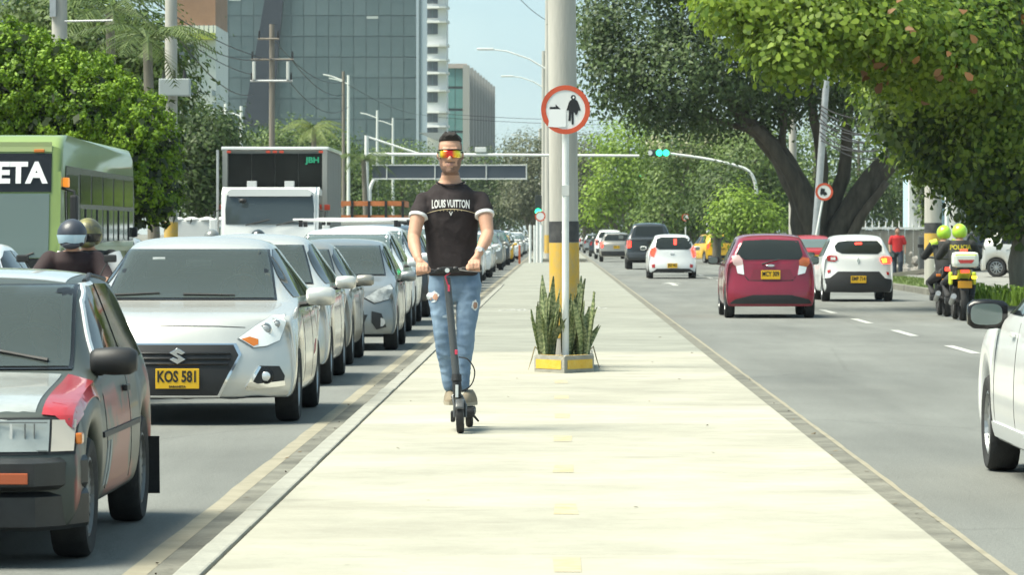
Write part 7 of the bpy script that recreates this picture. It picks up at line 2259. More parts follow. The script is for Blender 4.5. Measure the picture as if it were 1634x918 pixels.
    R_ = [(440, 724, .172, .115, .125), (425, 723, .170, .113, .122), (400, 721, .172, .112, .118), (375, 720, .180, .116, .118), (350, 719.5, .190, .122, .118), (330, 719.5, .192, .124, .115), (318, 719.5, .188, .115, .11), (309, 719.3, .176, .10, .105), (303, 719, .150, .088, .098), (298, 718.5, .130, .080, .092), (293.5, 718.5, .108, .074, .09)]
    ring_loft(bm, [((q(px, 0).x, .045, q(0, py).z), w, a, b) for py, px, w, a, b in R_], 28, 2.3)
    for i in (0, 1):
        s = -1 if i == 0 else 1
        end = sh[i].lerp(el[i], .46)
        limb(bm, [Vector((cx + s * .085, .045, q(0, 313).z)), sh[i] + Vector((-s * .004, 0, -.002)), sh[i].lerp(el[i], .30)], [.052, .058, .064], 16)
        bm_tube(bm, [sh[i].lerp(el[i], .25), end], [.066, .0665], 16)
    shirt = fuse('shirt', bm, .0085, M_shirt, t, 5, .5)
    crumple(shirt, .0055, (9, 9, 6), 3.1, q(0, 445).z, q(0, 300).z, .05, cx, .195)
    for i in (0, 1):
        end = sh[i].lerp(el[i], .455); d = (el[i] - sh[i]).normalized()
        tube('sleeve_cuff', [end - d * .012, end - d * .011, end + d * .009, end + d * .010], [.0655, .0678, .0678, .0650], M_cuff, shirt, 20)
    zc2 = q(0, 288).z
    pts = []
    for k in range(21):
        a = math.pi + math.pi * k / 20
        pts.append(Vector((hx + .096 * math.cos(a), .045 + .092 * math.sin(a), q(0, 290).z - .026 * abs(math.sin(a)) ** 1.5)))
    tube('collar', pts, .0065, M_shirt, shirt, 6)
    bv = mesh_bvh(shirt)
    M_txt = mat('white_print', (.70, .69, .67), .8)
    me = text_mesh('LOUIS VUITTON', .088, .0028, .0008, .60)
    me.transform(Matrix.Rotation(R(90), 4, 'X'))
    dx = max(v.co.x for v in me.vertices) - min(v.co.x for v in me.vertices)
    wtxt = 60 / F * YM
    zl = q(0, 327).z; xl = q(719.5, 0).x
    for v in me.vertices:
        u = v.co.x / dx * 2
        v.co.x = v.co.x * wtxt / dx
        v.co.z = v.co.z * (.80 + .12 * u * u) + .006 * (1 - u * u)
        v.co.x += xl; v.co.z += zl
    bmt = bmesh.new(); bmt.from_mesh(me)
    bmesh.ops.triangulate(bmt, faces=bmt.faces); bmt.to_mesh(me); bmt.free()
    link('shirt_lettering', drape(me, bv, -1.0, .003), M_txt, shirt)
    arc = []
    for k in range(25):
        u = -1 + k / 12
        p = q(720 + 38 * u, 334 + 6.5 * u * u)
        h = bv.ray_cast(Vector((p.x, -1, p.z)), Vector((0, 1, 0)))
        if h[0] is not None: arc.append(h[0] + Vector((0, -.003, 0)))
    tube('shirt_arc', arc, [.0016 + .0012 * (1 - abs(-1 + 2 * k / (len(arc) - 1))) for k in range(len(arc))], mat('gold_print', (.52, .42, .26), .7), shirt, 5)
    for txt, zz, sz in (('S  P  I  R  I  T', 335.5, .022), ('V', 341.5, .040)):
        me = text_mesh(txt, sz, .0008, .0008, 1.0); me.transform(Matrix.Translation((q(720, 0).x, 0, q(0, zz).z)) @ Matrix.Rotation(R(90), 4, 'X'))
        if txt == 'V': link('shirt_lettering', drape(me, bv, -1.0, .003), M_txt, shirt)
    for k in range(7):
        p = q(703 + k * 5.6, 336); h = bv.ray_cast(Vector((p.x, -1, p.z)), Vector((0, 1, 0)))
        box('shirt_mark', (p.x, h[0].y - .003, p.z), (.0035, .002, .013), mat('gold_print', (.52, .42, .26), .7), shirt)
    # jeans ------------------------------------------------------------------
    bm = bmesh.new()
    ring_loft(bm, [((q(725, 0).x, .055, q(0, 432).z), .170, .10, .115), ((q(725.5, 0).x, .055, q(0, 448).z), .178, .10, .12), ((q(726, 0).x, .06, q(0, 466).z), .172, .095, .12), ((q(726.5, 0).x, .06, q(0, 480).z), .12, .08, .09)], 24, 2.4)
    legs = [[(704.5, 452, .05, .088), (703.5, 480, .03, .084), (706, 510, .0, .071), (707.5, 535, -.015, .062), (710, 560, .0, .060), (714.5, 590, .02, .049), (717, 616, .02, .043)],
            [(748, 452, .05, .088), (747.5, 480, .03, .082), (745, 510, .0, .070), (743, 535, -.02, .062), (741, 560, -.02, .060), (739, 590, -.03, .049), (738.5, 616, -.03, .044)]]
    for lg in legs:
        limb(bm, [q(a, b, d) for a, b, d, r in lg], [r for *_, r in lg], 18)
    # cloth folds bunched below the knee and at the ankle
    fr = random.Random(4)
    for lg, off in ((legs[0], 0), (legs[1], 1)):
        for py in (552, 566, 582, 596, 608):
            a = next(x for x in lg if x[1] >= py - 16)
            s_ = fr.uniform(-.012, .012)
            p = q(a[0], py, a[2] - .0)
            pts = [p + Vector((a[3] * .93 * math.cos(th), a[3] * .93 * math.sin(th), s_ * math.cos(th) + .008 * math.sin(th * 2))) for th in [math.pi + math.pi * k / 10 for k in range(11)]]
            bm_tube(bm, pts, [.004 + .006 * math.sin(math.pi * k / 10) for k in range(11)], 6)
    jeans = fuse('jeans', bm, .009, M_denim, t, 4, .5)
    crumple(jeans, .0050, (9, 9, 10), 1.3, q(0, 640).z, q(0, 440).z, .08)
    bj = mesh_bvh(jeans)
    def patch(nm, px, py, rx, ry, m, off, seed):
        r = random.Random(seed); bm = bmesh.new(); c = q(px, py)
        vs = [bm.verts.new((c.x + rx * math.cos(a) * r.uniform(.75, 1.2), 0, c.z + ry * math.sin(a) * r.uniform(.75, 1.2))) for a in [k * 2 * math.pi / 14 for k in range(14)]]
        cc = bm.verts.new((c.x, 0, c.z))
        for k in range(14): bm.faces.new((vs[k], vs[(k + 1) % 14], cc))
        me = bpy.data.meshes.new(nm); bm.to_mesh(me); bm.free()
        return link(nm, drape(me, bj, -1.2, off), m, jeans)
    M_fray = mat('frayed_threads', (.62, .65, .66), .95, var=.3, vscale=80)
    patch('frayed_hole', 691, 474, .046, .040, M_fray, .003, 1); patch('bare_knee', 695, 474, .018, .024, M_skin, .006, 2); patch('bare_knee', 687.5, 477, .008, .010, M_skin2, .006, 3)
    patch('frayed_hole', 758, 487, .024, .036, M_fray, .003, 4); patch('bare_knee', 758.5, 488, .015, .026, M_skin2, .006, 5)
    patch('frayed_hole', 716, 472, .010, .006, M_fray, .003, 6)
    patch('pale_fade', 712, 505, .028, .012, mat('washed_denim', (.40, .48, .55), .95), .002, 7)
    # shoes
    M_shoe = mat('beige_suede', (.22, .18, .125), .85, var=.12, vscale=20); M_sole = mat('pale_sole', (.33, .29, .22), .8)
    for (px, py, dy, yaw) in ((718, 641, .02, .1), (747, 643, -.03, -.35)):
        c = q(px, py, dy)
        bm = bmesh.new()
        Rz = Matrix.Rotation(yaw, 3, 'Z')
        prof = [(.13, .030, .060), (.10, .038, .085), (.05, .038, .090), (0, .040, .075), (-.05, .045, .058), (-.10, .046, .046), (-.14, .036, .036), (-.158, .018, .024)]
        prev = None
        for y, w, h in prof:
            ring = [bm.verts.new(c + Rz @ Vector((w * math.cos(a), y - .03, max(0.004, h * math.sin(a) if math.sin(a) > 0 else .004)))) for a in [k * math.pi / 8 for k in range(9)]]
            if prev:
                for k in range(8): bm.faces.new((prev[k], prev[k + 1], ring[k + 1], ring[k]))
                bm.faces.new((prev[0], ring[0], ring[8], prev[8]))
            else: bm.faces.new(ring)
            prev = ring
        bm.faces.new(prev)
        shoe = from_bm('shoe', bm, M_shoe, t, True, angle=50)
        bm = bmesh.new(); bm_prism(bm, [(w * sgn * 1.04, y) for sgn, rng_ in ((1, prof), (-1, prof[::-1])) for y, w, h in rng_], 0, .022, 'XY')
        bmesh.ops.rotate(bm, cent=(0, 0, 0), matrix=Rz, verts=bm.verts); bmesh.ops.translate(bm, vec=c + Rz @ Vector((0, -.03, -.018)), verts=bm.verts)
        from_bm('sole', bm, M_sole, shoe)
    # steel watch on the wrist
    d = (gr[1] - el[1]).normalized(); p = el[1].lerp(wr[1], .90)
    tube('watch', [p - d * .014, p - d * .010, p + d * .010, p + d * .014], [.029, .034, .034, .029], M_steel, t, 16)
    tube('watch_dial', [p + Vector((.002, -.030, .012)), p + Vector((.002, -.042, .014))], .017, mat('dial_white', (.6, .6, .6), .3), [o for o in t.children if o.name.startswith('watch')][0], 14)
    # faint forearm tattoo is left as skin tone
    return t
rider_on_scooter()

def kick_scooter():
    M_sc = mat('scooter_grey', (.055, .058, .058), .42, coat=.3); M_scb = mat('scooter_black', (.016, .016, .017), .55); M_pk = mat('red_catch', (.62, .05, .10), .5)
    b = S(734, 692, 26.4); X0 = b.x
    t = empty('electric_scooter', (X0, 26.4, KERB), 0, 'grey electric kick scooter under the man on the median', 'scooter')
    o0 = Vector(t.location)
    q = lambda px, py, Y: S(px, py, Y) - o0
    r = .108
    def wheel(y, x, nm='wheel'):
        e = empty(nm, (x, y, r)); e.parent = t; e.rotation_euler = (0, -.03, 0)
        lathe('tyre', [(r * .62, -.018), (r * .80, -.026), (r * .95, -.022), (r, -.008), (r, .008), (r * .95, .022), (r * .80, .026), (r * .62, .018)], M_rubber, e, 28, 'X', close=True)
        lathe('rim', [(r * .64, -.022), (r * .64, .022), (r * .20, .03), (r * .20, -.03)], M_sc, e, 20, 'X', close=True)
        return e
    wheel(0, 0); wheel(.86, .042)
    hub = Vector((0, 0, r))
    fork_top = q(729.5, 628, 26.45); st0 = q(728.5, 606, 26.47); st1 = q(713.5, 444, 26.60); bar_c = q(713, 433, 26.60)
    for s in (1, -1):
        tube('fork_leg', [hub + Vector((s * .036, 0, 0)), hub + Vector((s * .036, .012, .08)), fork_top + Vector((s * .030, 0, -.02)), fork_top], [.010, .011, .012, .014], M_sc, t, 8)
    # front mudguard
    bm = bmesh.new(); prev = None
    for k in range(11):
        a = R(40 + 110 * k / 10); rr_ = r + .018
        row = [bm.verts.new((w, -math.cos(a) * rr_ * -1 if False else math.cos(a) * rr_, r + math.sin(a) * rr_ - .3 * abs(w) * .5)) for w in (-.030, -.018, 0, .018, .030)]
        if prev:
            for j in range(4): bm.faces.new((prev[j], prev[j + 1], row[j + 1], row[j]))
        prev = row
    fo = from_bm('mudguard', bm, M_sc, t, True); fo.modifiers.new('t', 'SOLIDIFY').thickness = .004
    tube('steering_head', [fork_top - Vector((0, 0, .01)), fork_top + Vector((0, .0, .03)), st0], [.026, .032, .030], M_scb, t, 14)
    tube('folding_latch', [st0 + Vector((0, -.01, -.01)), st0 + Vector((0, -.004, .035))], [.036, .033], M_scb, t, 12)
    box('white_badge', (fork_top.x - .001, fork_top.y - .034, fork_top.z + .015), (.020, .006, .085), mat('badge_white', (.62, .64, .64), .4), t, bev=.002)
    stem = tube('stem', [st0, st0.lerp(st1, .5), st1], [.0265, .0255, .0245], M_sc, t, 16)
    box('red_hook', (st0.lerp(st1, .27).x + .016, st0.lerp(st1, .27).y - .03, st0.lerp(st1, .27).z), (.018, .018, .032), M_pk, stem, bev=.003)
    box('red_cable_clip', (st0.lerp(st1, .90).x + .006, st0.lerp(st1, .90).y - .03, st0.lerp(st1, .90).z), (.014, .012, .045), M_pk, stem, bev=.003)
    tube('cable_sleeve', [bar_c + Vector((.02, -.01, -.012)), bar_c + Vector((-.01, -.035, -.035)), st0.lerp(st1, .93) + Vector((.002, -.032, 0))], .006, mat('red_sleeve', (.35, .03, .06), .5), stem, 6)
    # handlebar with grips, display, bell, levers
    g0 = S(664, 434, 26.54) - o0; g1 = S(768, 427, 26.56) - o0
    hb = tube('handlebar', [g0, g0.lerp(bar_c, .55), bar_c, g1.lerp(bar_c, .55), g1], .0145, M_scb, t, 12)
    for a, c in ((g0, bar_c), (g1, bar_c)):
        tube('grip', [a, a.lerp(c, .55)], .0185, M_rubber, hb, 14)
        m0 = a.lerp(c, .62)
        tube('brake_lever', [m0 + Vector((0, -.02, -.004)), m0.lerp(a, .5) + Vector((0, -.055, -.02)), m0.lerp(a, .95) + Vector((0, -.06, -.03))], [.008, .006, .005], M_scb, hb, 6)
        ball_bm = bmesh.new(); ball(ball_bm, m0.lerp(c, .35) + Vector((0, -.006, .010)), .022, (1, .8, .8)); from_bm('bell', ball_bm, M_scb, hb, True)
    box('display', (bar_c.x, bar_c.y - .005, bar_c.z + .012), (.085, .05, .035), M_scb, t, bev=.008)
    bm = bmesh.new(); bm_lathe(bm, [(.016, -.05), (.017, -.02)], 14, 'Y', (bar_c.x + .004, bar_c.y, bar_c.z + .006)); from_bm('headlight', bm, M_lensin, t)
    # hanging brake cable loop
    c0 = st0.lerp(st1, .22) + Vector((.03, -.005, 0))
    tube('brake_cable', spline([c0, c0 + Vector((.06, -.01, -.015)), c0 + Vector((.105, -.01, -.085)), c0 + Vector((.095, 0, -.165)), c0 + Vector((.055, .02, -.215)), c0 + Vector((.0, .03, -.235))]), .005, M_scb, t, 6)
    # deck
    dk = box('deck', (.020, .45, .125), (.148, .50, .052), M_scb, t, bev=.014)
    box('deck_mat', (.020, .45, .153), (.135, .46, .006), M_rubber, dk)
    tube('deck_neck', [(.006, .20, .125), (.0, .13, .17), (fork_top.x, fork_top.y + .03, fork_top.z - .01)], [.032, .030, .028], M_sc, t, 12)
    tube('kickstand', [(.075, .40, .11), (.115, .46, .06)], [.010, .007], M_scb, t, 6)
    box('rear_mudguard', (.042, .83, .235), (.060, .20, .012), M_scb, t, rot=Matrix.Rotation(R(-14), 3, 'X'))
    box('motor_cover', (-.055, .30, .10), (.03, .12, .075), M_scb, t, bev=.01)
kick_scooter()

# ------------------------------------------------------------------ motorcycles and their riders
def motorbike(name, X, Y, rz, label, paint, group, police=False):
    t = empty(name, (X, Y, 0), rz, label, 'motorcycle', group)
    for yy in (-.62, .68):
        e = empty('wheel', (0, yy, .30)); e.parent = t
        w = .055 if yy < 0 else .068
        lathe('tyre', [(.22, -w * .6), (.27, -w), (.295, -w * .6), (.302, 0), (.295, w * .6), (.27, w), (.22, w * .6)], M_rubber, e, 28, 'X', close=True)
        bm = bmesh.new(); bm_lathe(bm, [(.225, -.02), (.225, .02), (.20, .015), (.20, -.015)], 24, 'X', close=True); bm_lathe(bm, [(.05, -.05), (.05, .05)], 12, 'X')
        for k in range(6): bm_tube(bm, [(0, 0, 0), (0, .21 * math.cos(k * math.pi / 3), .21 * math.sin(k * math.pi / 3))], .012, 5)
        from_bm('rim', bm, M_rim, e)
    for s in (1, -1): tube('fork', [(s * .09, -.62, .30), (s * .09, -.36, .98)], .022, M_steel, t, 8)
    prism('fender', [(-.85, .55), (-.70, .64), (-.5, .62), (-.42, .56), (-.5, .57), (-.7, .60)], -.06, .06, paint, t, 'YZ', bev=.01)
    limb_bm = bmesh.new(); ring_loft(limb_bm, [((0, -.08, .74), .06, .16, .22), ((0, -.08, .84), .14, .22, .24), ((0, -.06, .95), .135, .20, .22), ((0, -.03, 1.0), .06, .10, .14)], 16); from_bm('tank', limb_bm, paint, t, True)
    prism('seat', [(.12, .82), (.5, .80), (.85, .88), (.86, .80), (.5, .72), (.12, .74)], -.13, .13, M_seat, t, 'YZ', bev=.03)
    prism('engine', [(-.28, .28), (.22, .28), (.28, .55), (.05, .70), (-.25, .62)], -.14, .14, M_blackp, t, 'YZ', bev=.03)
    tube('frame', [(0, -.38, .92), (0, -.30, .5), (0, .2, .35), (0, .68, .30)], .035, M_blackp, t, 8)
    for s in (1, -1): tube('swing_arm', [(s * .07, .15, .36), (s * .08, .68, .30)], .022, M_blackp, t, 6)
    ex = tube('exhaust', [(.13, -.15, .32), (.16, .25, .30), (.17, .80, .42)], [.025, .045, .05], M_steel, t, 10)
    tube('handlebar', [(-.38, -.26, 1.04), (-.2, -.34, 1.05), (0, -.38, 1.02), (.2, -.34, 1.05), (.38, -.26, 1.04)], .014, M_blackp, t, 8)
    for s in (1, -1):
        mo = tube('mirror_stalk', [(s * .26, -.32, 1.05), (s * .36, -.30, 1.24)], .007, M_blackp, t, 6)
        bm = bmesh.new(); bm_box(bm, (s * .38, -.30, 1.26), (.11, .03, .065), bev=.014); from_bm('mirror', bm, M_blackp, mo)
        box('turn_signal', (s * .17, .86, .74), (.09, .05, .05), M_amblit if police else M_amber, t, bev=.015)
    bm = bmesh.new(); bm_lathe(bm, [(.11, -.50), (.12, -.44), (.08, -.34)], 18, 'Y', (0, 0, .90)); from_bm('headlight', bm, M_lens, t, True)
    prism('tail', [(.60, .82), (.98, .92), (.98, .80), (.66, .70)], -.11, .11, paint, t, 'YZ', bev=.02)
    box('tail_light', (0, .99, .85), (.14, .03, .07), M_redlit, t, bev=.01)
    pb = box('license_plate', (0, 1.0, .62), (.24, .012, .12), mat('orange_plate', (.66, .30, .02), .5), t, bev=.004)
    prism('rear_fender', [(.80, .72), (.98, .62), (.99, .52), (.94, .60), (.78, .68)], -.07, .07, M_blackp, t, 'YZ')
    if police:
        tb = box('top_box', (0, 1.0, 1.04), (.44, .34, .26), mat('box_white', (.66, .68, .60), .45), t, bev=.07)
        box('lime_band', (0, .99, 1.10), (.36, .352, .07), mat('lime_paint', (.50, .62, .05), .5), tb, bev=.02)
        prism('red_reflector', [(-.14, 1.04), (.14, 1.04), (.10, .98), (-.10, .98)], 1.168, 1.176, M_redl, tb)
        box('beacon', (.02, .98, 1.195), (.12, .08, .05), M_redlit, tb, bev=.015)
        box('box_carrier', (0, .92, .90), (.26, .30, .06), M_blackp, t)
        for s in (1, -1): box('lime_side', (s * .20, .55, .72), (.05, .30, .22), mat('lime_paint', (.50, .62, .05), .5), t, bev=.03)
    return t

def seated(name, X, Y, rz, label, jacket, trousers, helmet, visor, group, back=0.0, up=0.0, sleeve=None, text=None, arms='bars', shoulder=None):
    """a rider sitting astride, facing -Y before turning"""
    t = empty(name, (X, Y, 0), rz, label, 'person', group)
    hz = .88 + up
    hip = Vector((0, .30 + back, hz)); sh = Vector((0, .16 + back, hz + .50)); head = Vector((0, .10 + back, hz + .675))
    bm = bmesh.new(); bm2 = bmesh.new(); bm3 = bmesh.new()
    for b_, g in ((bm, 0), (bm2, .022)):
        ring_loft(b_, [(hip + Vector((0, 0, -.08)), .15 + g, .11 + g, .13 + g), (hip + Vector((0, -.02, .1)), .155 + g, .11 + g, .12 + g), (hip.lerp(sh, .6), .18 + g, .12 + g, .12 + g), (sh + Vector((0, 0, -.04)), .19 + g, .10 + g, .11 + g), (sh + Vector((0, 0, .05)), .11 + g, .07 + g, .08 + g)], 18)
        for s in (1, -1):
            S_ = sh + Vector((s * .20, 0, -.02))
            if arms == 'bars': E_, H_ = Vector((s * .34, -.02 + back * .3, hz + .27)), Vector((s * .33, -.27, 1.07))
            else: E_, H_ = sh + Vector((s * .30, -.02, -.28)), Vector((s * .16, -.12 + back * .5, hz + .10))
            limb(b_, [S_, E_, H_.lerp(E_, .12)], [.062 + g, .05 + g, .038 + g * .7], 12)
            if b_ is bm:
                ball(b_, H_, .045, (1.1, .9, .8))
                for k in range(4): limb(b_, [H_ + Vector((-.036 + .024 * k, -.02, .02)), H_ + Vector((-.036 + .024 * k, -.055, -.005)), H_ + Vector((-.036 + .024 * k, -.035, -.035))], [.012, .011, .009], 6)
    limb(bm, [sh + Vector((0, 0, .02)), head - Vector((0, 0, .05))], [.06, .055]); ball(bm, head, .10, (.85, 1, 1.15))
    for s in (1, -1):
        K_ = Vector((s * .24, -.12 + back * .8, hz - .20)); A_ = Vector((s * .20, .12 + back * .6, .36)); 
        limb(bm, [hip + Vector((s * .10, 0, -.04)), K_, A_], [.085, .06, .045]); limb(bm3, [hip + Vector((s * .10, 0, -.04)), K_, A_ + Vector((0, 0, .05))], [.10, .078, .06])
    ring_loft(bm3, [(hip + Vector((0, 0, -.12)), .14, .12, .13), (hip + Vector((0, 0, .04)), .172, .13, .14)], 16)
    body = fuse('body', bm, .018, M_skin, t, 2)
    jk = fuse('jacket', bm2, .018, jacket, t, 3)
    fuse('trousers', bm3, .018, trousers, t, 3)
    for s in (1, -1):
        box('boot', (s * .20, .05 + back * .6, .33), (.10, .27, .11), M_blackp, t, bev=.03)
        if sleeve: tube('sleeve_panel', [Vector((s * .20, 0, 0)) + sh * 1, (sh + Vector((s * .31, -.05, -.22)))], [.09, .077], sleeve, jk, 12)
    if shoulder:
        for s in (1, -1): tube('shoulder_panel', [sh + Vector((s * .12, .03, .035)), sh + Vector((s * .235, .02, -.02))], [.066, .084], shoulder, jk, 12)
    # helmet: shell with an eye port, visor, trim
    hm = bmesh.new(); ball(hm, head + Vector((0, .0, .02)), .142, (.93, 1.08, 1.0), 3)
    for v in hm.verts:
        if v.co.z < head.z - .075: v.co.z = head.z - .075 - (head.z - .075 - v.co.z) * .35
    h = from_bm('helmet', hm, helmet, t, True)
    vm = bmesh.new(); ball(vm, head + Vector((0, -.008, .02)), .1445, (.94, 1.08, 1.0), 3)
    bmesh.ops.delete(vm, geom=[v for v in vm.verts if not (v.co.y < head.y - .035 and -.06 < v.co.z - head.z < .05)], context='VERTS')
    from_bm('visor', vm, visor, h, True)
    cm = bmesh.new(); ball(cm, head + Vector((0, -.085, -.07)), .070, (1.15, .9, .55), 2); from_bm('chin_guard', cm, helmet, h, True)
    if text:
        bv = mesh_bvh(jk)
        me = text_mesh(text, .11, .004, .001, .9)
        me.transform(Matrix.Rotation(math.pi, 4, 'Z') @ Matrix.Rotation(R(90), 4, 'X'))
        for v in me.vertices:
            v.co.z += sh.z - .075
            hh_ = bv.ray_cast(Vector((v.co.x, 2, v.co.z)), Vector((0, -1, 0)))
            if hh_[0] is not None: v.co.y = hh_[0].y + .006
        link('jacket_lettering', me, mat('yellow_lettering', (.62, .55, .04), .6), jk)
    return t

M_jblk = mat('black_jacket', (.020, .021, .020), .8, var=.2, vscale=6); M_jmar = mat('maroon_jacket', (.028, .014, .016), .85, var=.2, vscale=6)
M_trs = mat('dark_trousers', (.030, .030, .032), .85); M_lime = mat('lime_helmet', (.40, .66, .04), .35, coat=.6); M_limefab = mat('lime_fabric', (.45, .58, .06), .8)
M_hdk = mat('dark_helmet', (.03, .035, .05), .5, coat=.2); M_hyl = mat('yellow_helmet', (.22, .20, .05), .5, coat=.2, col2=(.04, .045, .04), vscale=9); M_vis = mat('blue_visor', (.42, .58, .68), .2, coat=.5); M_visd = mat('dark_visor', (.02, .02, .022), .1)
M_hgr = mat('grey_helmet', (.16, .17, .165), .35, coat=.5); M_bkr = mat('red_bike_paint', (.28, .02, .02), .35, coat=.5); M_bkk = mat('black_bike_paint', (.02, .02, .022), .35, coat=.5); M_lp = mat('lime_paint', (.50, .62, .05), .5)
# left: two people on one motorcycle between the lanes
xb = (106 - VX) * 34.0 / F
motorbike('motorcycle', xb, 34.3, 0, 'motorcycle carrying two people between the old hatchback and the bus', M_bkk, 'motorcycles in the left queue')
seated('person', xb, 34.3, 0, 'motorcyclist in maroon jacket and helmet with blue visor, left of the KOS saloon', M_jmar, M_trs, M_hdk, M_vis, 'motorcyclists in the left queue', up=-.11)
seated('person', xb + .07, 34.75, 0, 'passenger with white sleeves sitting behind the motorcyclist by the bus', M_jblk, M_trs, M_hyl, M_visd, 'motorcyclists in the left queue', back=.12, up=-.10, sleeve=M_cuff, arms='lap')
for px, Y, lab, hm in ((337, 66.0, 'grey helmeted rider just left of the box truck', M_hgr), (411, 67.5, 'dark helmeted rider in front of the box truck cab', mat('black_helmet', (.03, .035, .035), .3, coat=.6))):
    x = (px - VX) * Y / F
    motorbike('motorcycle', x, Y, 0, 'motorcycle of the ' + lab, M_bkr if px < 400 else M_bkk, 'motorcycles in the left queue')
    seated('person', x, Y, 0, lab, M_jblk, M_trs, hm, M_visd, 'motorcyclists in the left queue', up=-.16)
# right: two police riders driving away
xp = (1538 - VX) * 66.5 / F
motorbike('police_motorcycle', xp, 67.3, math.pi, 'nearer police motorcycle with white and lime top box', M_lp, 'police motorcycles on the right', True)
seated('person', xp, 67.3, math.pi, 'nearer police rider in lime helmet with POLICIA on the back', M_jblk, M_trs, M_lime, M_visd, 'police riders on the right', up=-.06, text='POLICIA', shoulder=None)
xp2 = (1526 - VX) * 69.5 / F - .12
motorbike('police_motorcycle', xp2, 70.6, math.pi, 'farther police motorcycle half hidden on the left of the nearer one', M_bkk, 'police motorcycles on the right', False)
seated('person', xp2, 70.6, math.pi, 'farther police rider with lime shoulders, left of the nearer one', M_jblk, M_trs, M_lime, M_visd, 'police riders on the right', up=-.08, shoulder=M_limefab)

def pedestrian():
    Y = 124.0; s = F / Y
    p = S(1432, 443, Y)
    t = empty('person', (p.x, Y, .15), 0, 'pedestrian in a red shirt and dark trousers by the grey wall', 'person')
    bm = bmesh.new(); H = 1.52
    ring_loft(bm, [((0, 0, .78), .13, .10, .11), ((0, 0, 1.0), .14, .10, .10), ((0, 0, 1.18), .17, .10, .10), ((0, 0, 1.27), .10, .07, .07)], 16)
    limb(bm, [(0, 0, 1.25), (0, 0, 1.34)], [.055, .055]); ball(bm, (0, -.01, 1.42), .10, (.8, .95, 1.15))
    ball(bm, (0, -.11, 1.41), .018)
    for sd in (1, -1):
        limb(bm, [(sd * .18, 0, 1.22), (sd * .24, .02, 1.0), (sd * .24, -.08, .80)], [.05, .042, .03]); ball(bm, (sd * .24, -.10, .74), .04, (.6, .9, 1.2))
        for k in range(4): limb(bm, [(sd * .24, -.13 + .02 * k, .71), (sd * .24, -.13 + .02 * k, .655)], [.010, .008], 6)
        limb(bm, [(sd * .09, 0, .80), (sd * .09, -.10 * sd, .45), (sd * .09, -.06 * sd, .06)], [.085, .06, .045])
    fuse('body', bm, .014, M_skin2, t, 2)
    bm = bmesh.new(); ring_loft(bm, [((0, 0, .74), .17, .12, .13), ((0, 0, 1.0), .17, .12, .12), ((0, 0, 1.2), .20, .12, .12), ((0, 0, 1.29), .11, .085, .085)], 16)
    for sd in (1, -1): limb(bm, [(sd * .17, 0, 1.22), (sd * .23, .015, 1.04)], [.072, .066])
    fuse('shirt', bm, .016, mat('red_shirt', (.50, .025, .03), .85), t, 3)
    bm = bmesh.new(); ring_loft(bm, [((0, 0, .70), .15, .12, .12), ((0, 0, .82), .16, .12, .12)], 16)
    for sd in (1, -1): limb(bm, [(sd * .09, 0, .76), (sd * .09, -.10 * sd, .45), (sd * .09, -.06 * sd, .10)], [.10, .08, .07]); 
    fuse('trousers', bm, .016, mat('navy_trousers', (.035, .045, .065), .9), t, 3)
    bm = bmesh.new(); ball(bm, (0, .012, 1.455), .102, (.84, .95, .95), 2); fuse('hair', bm, .014, M_hair, t, 1)
    for sd in (1, -1): box('shoe', (sd * .09, -.06 * sd - .04, .04), (.09, .25, .08), M_blackp, t, bev=.02)
pedestrian()

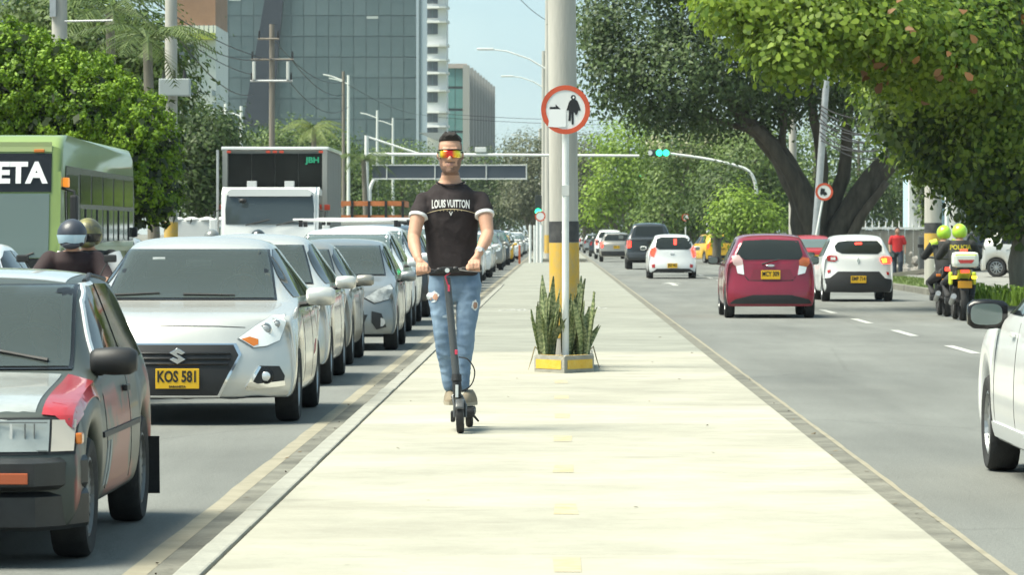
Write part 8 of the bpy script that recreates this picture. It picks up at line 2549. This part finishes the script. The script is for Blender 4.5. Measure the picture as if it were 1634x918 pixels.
# drivers behind the see-through windscreens
def driver_mesh():
    bm = bmesh.new()
    ring_loft(bm, [((0, .06, -.30), .17, .11, .12), ((0, .04, -.05), .18, .11, .12), ((0, .02, .08), .19, .10, .10), ((0, .01, .15), .09, .07, .07)], 16)
    limb(bm, [(0, .0, .13), (0, -.01, .24)], [.055, .055]); ball(bm, (0, -.02, .32), .105, (.82, .98, 1.2)); ball(bm, (0, -.125, .305), .018)
    for s in (1, -1): limb(bm, [(s * .19, .01, .06), (s * .25, -.12, -.16), (s * .14, -.42, -.08)], [.055, .045, .032]); ball(bm, (s * .13, -.45, -.06), .042)
    o = fuse('body', bm, .016, M_skin, None, 2)
    me = o.data; bpy.data.objects.remove(o)
    bm = bmesh.new()
    ring_loft(bm, [((0, .06, -.31), .19, .13, .14), ((0, .04, -.05), .20, .13, .14), ((0, .02, .08), .21, .12, .12), ((0, .01, .15), .10, .085, .085)], 16)
    for s in (1, -1): limb(bm, [(s * .19, .01, .05), (s * .245, -.10, -.12)], [.075, .062])
    o = fuse('shirt', bm, .018, None, None, 3); ms = o.data; bpy.data.objects.remove(o)
    bm = bmesh.new(); ball(bm, (0, .015, .355), .108, (.86, .98, 1.0)); mh = bpy.data.meshes.new('hair'); bm.to_mesh(mh); bm.free(); mh.materials.append(M_hair); mh.polygons.foreach_set('use_smooth', [True] * len(mh.polygons))
    return me, ms, mh
me_, ms_, mh_ = driver_mesh()
for k, (c, lab) in enumerate(CABINS):
    ub, z0 = c.seat; b = c.root.location
    t = empty('person', (b.x + .36, b.y + ub + 1.05, z0 - .17 + (.02 if k else -.0)), 0, lab, 'person', 'drivers in the near queue')
    link('body', me_, None, t); m2 = ms_.copy(); m2.materials.append((M_cuff, mat('blue_shirt', (.12, .17, .26), .9), mat('grey_shirt', (.25, .25, .25), .9), M_jblk, mat('tan_shirt', (.35, .28, .2), .9))[k]); link('shirt', m2, None, t); link('hair', mh_, None, t)
# ------------------------------------------------------------------ city haze
bm = bmesh.new(); bm_box(bm, (0, 900, 35), (3200, 1900, 73.6))
hz = from_bm('haze', bm)
hm_ = bpy.data.materials.new('thin_haze'); hm_.use_nodes = True
nt = hm_.node_tree
nt.nodes.remove(nt.nodes['Principled BSDF'])
pv = nt.nodes.new('ShaderNodeVolumePrincipled')
pv.inputs['Color'].default_value = (.80, .90, .97, 1)
pv.inputs['Density'].default_value = .00010
nt.links.new(pv.outputs[0], nt.nodes['Material Output'].inputs['Volume'])
hz.data.materials.append(hm_)
tag(hz, kind='stuff')
bpy.data.scenes.remove(TMP)
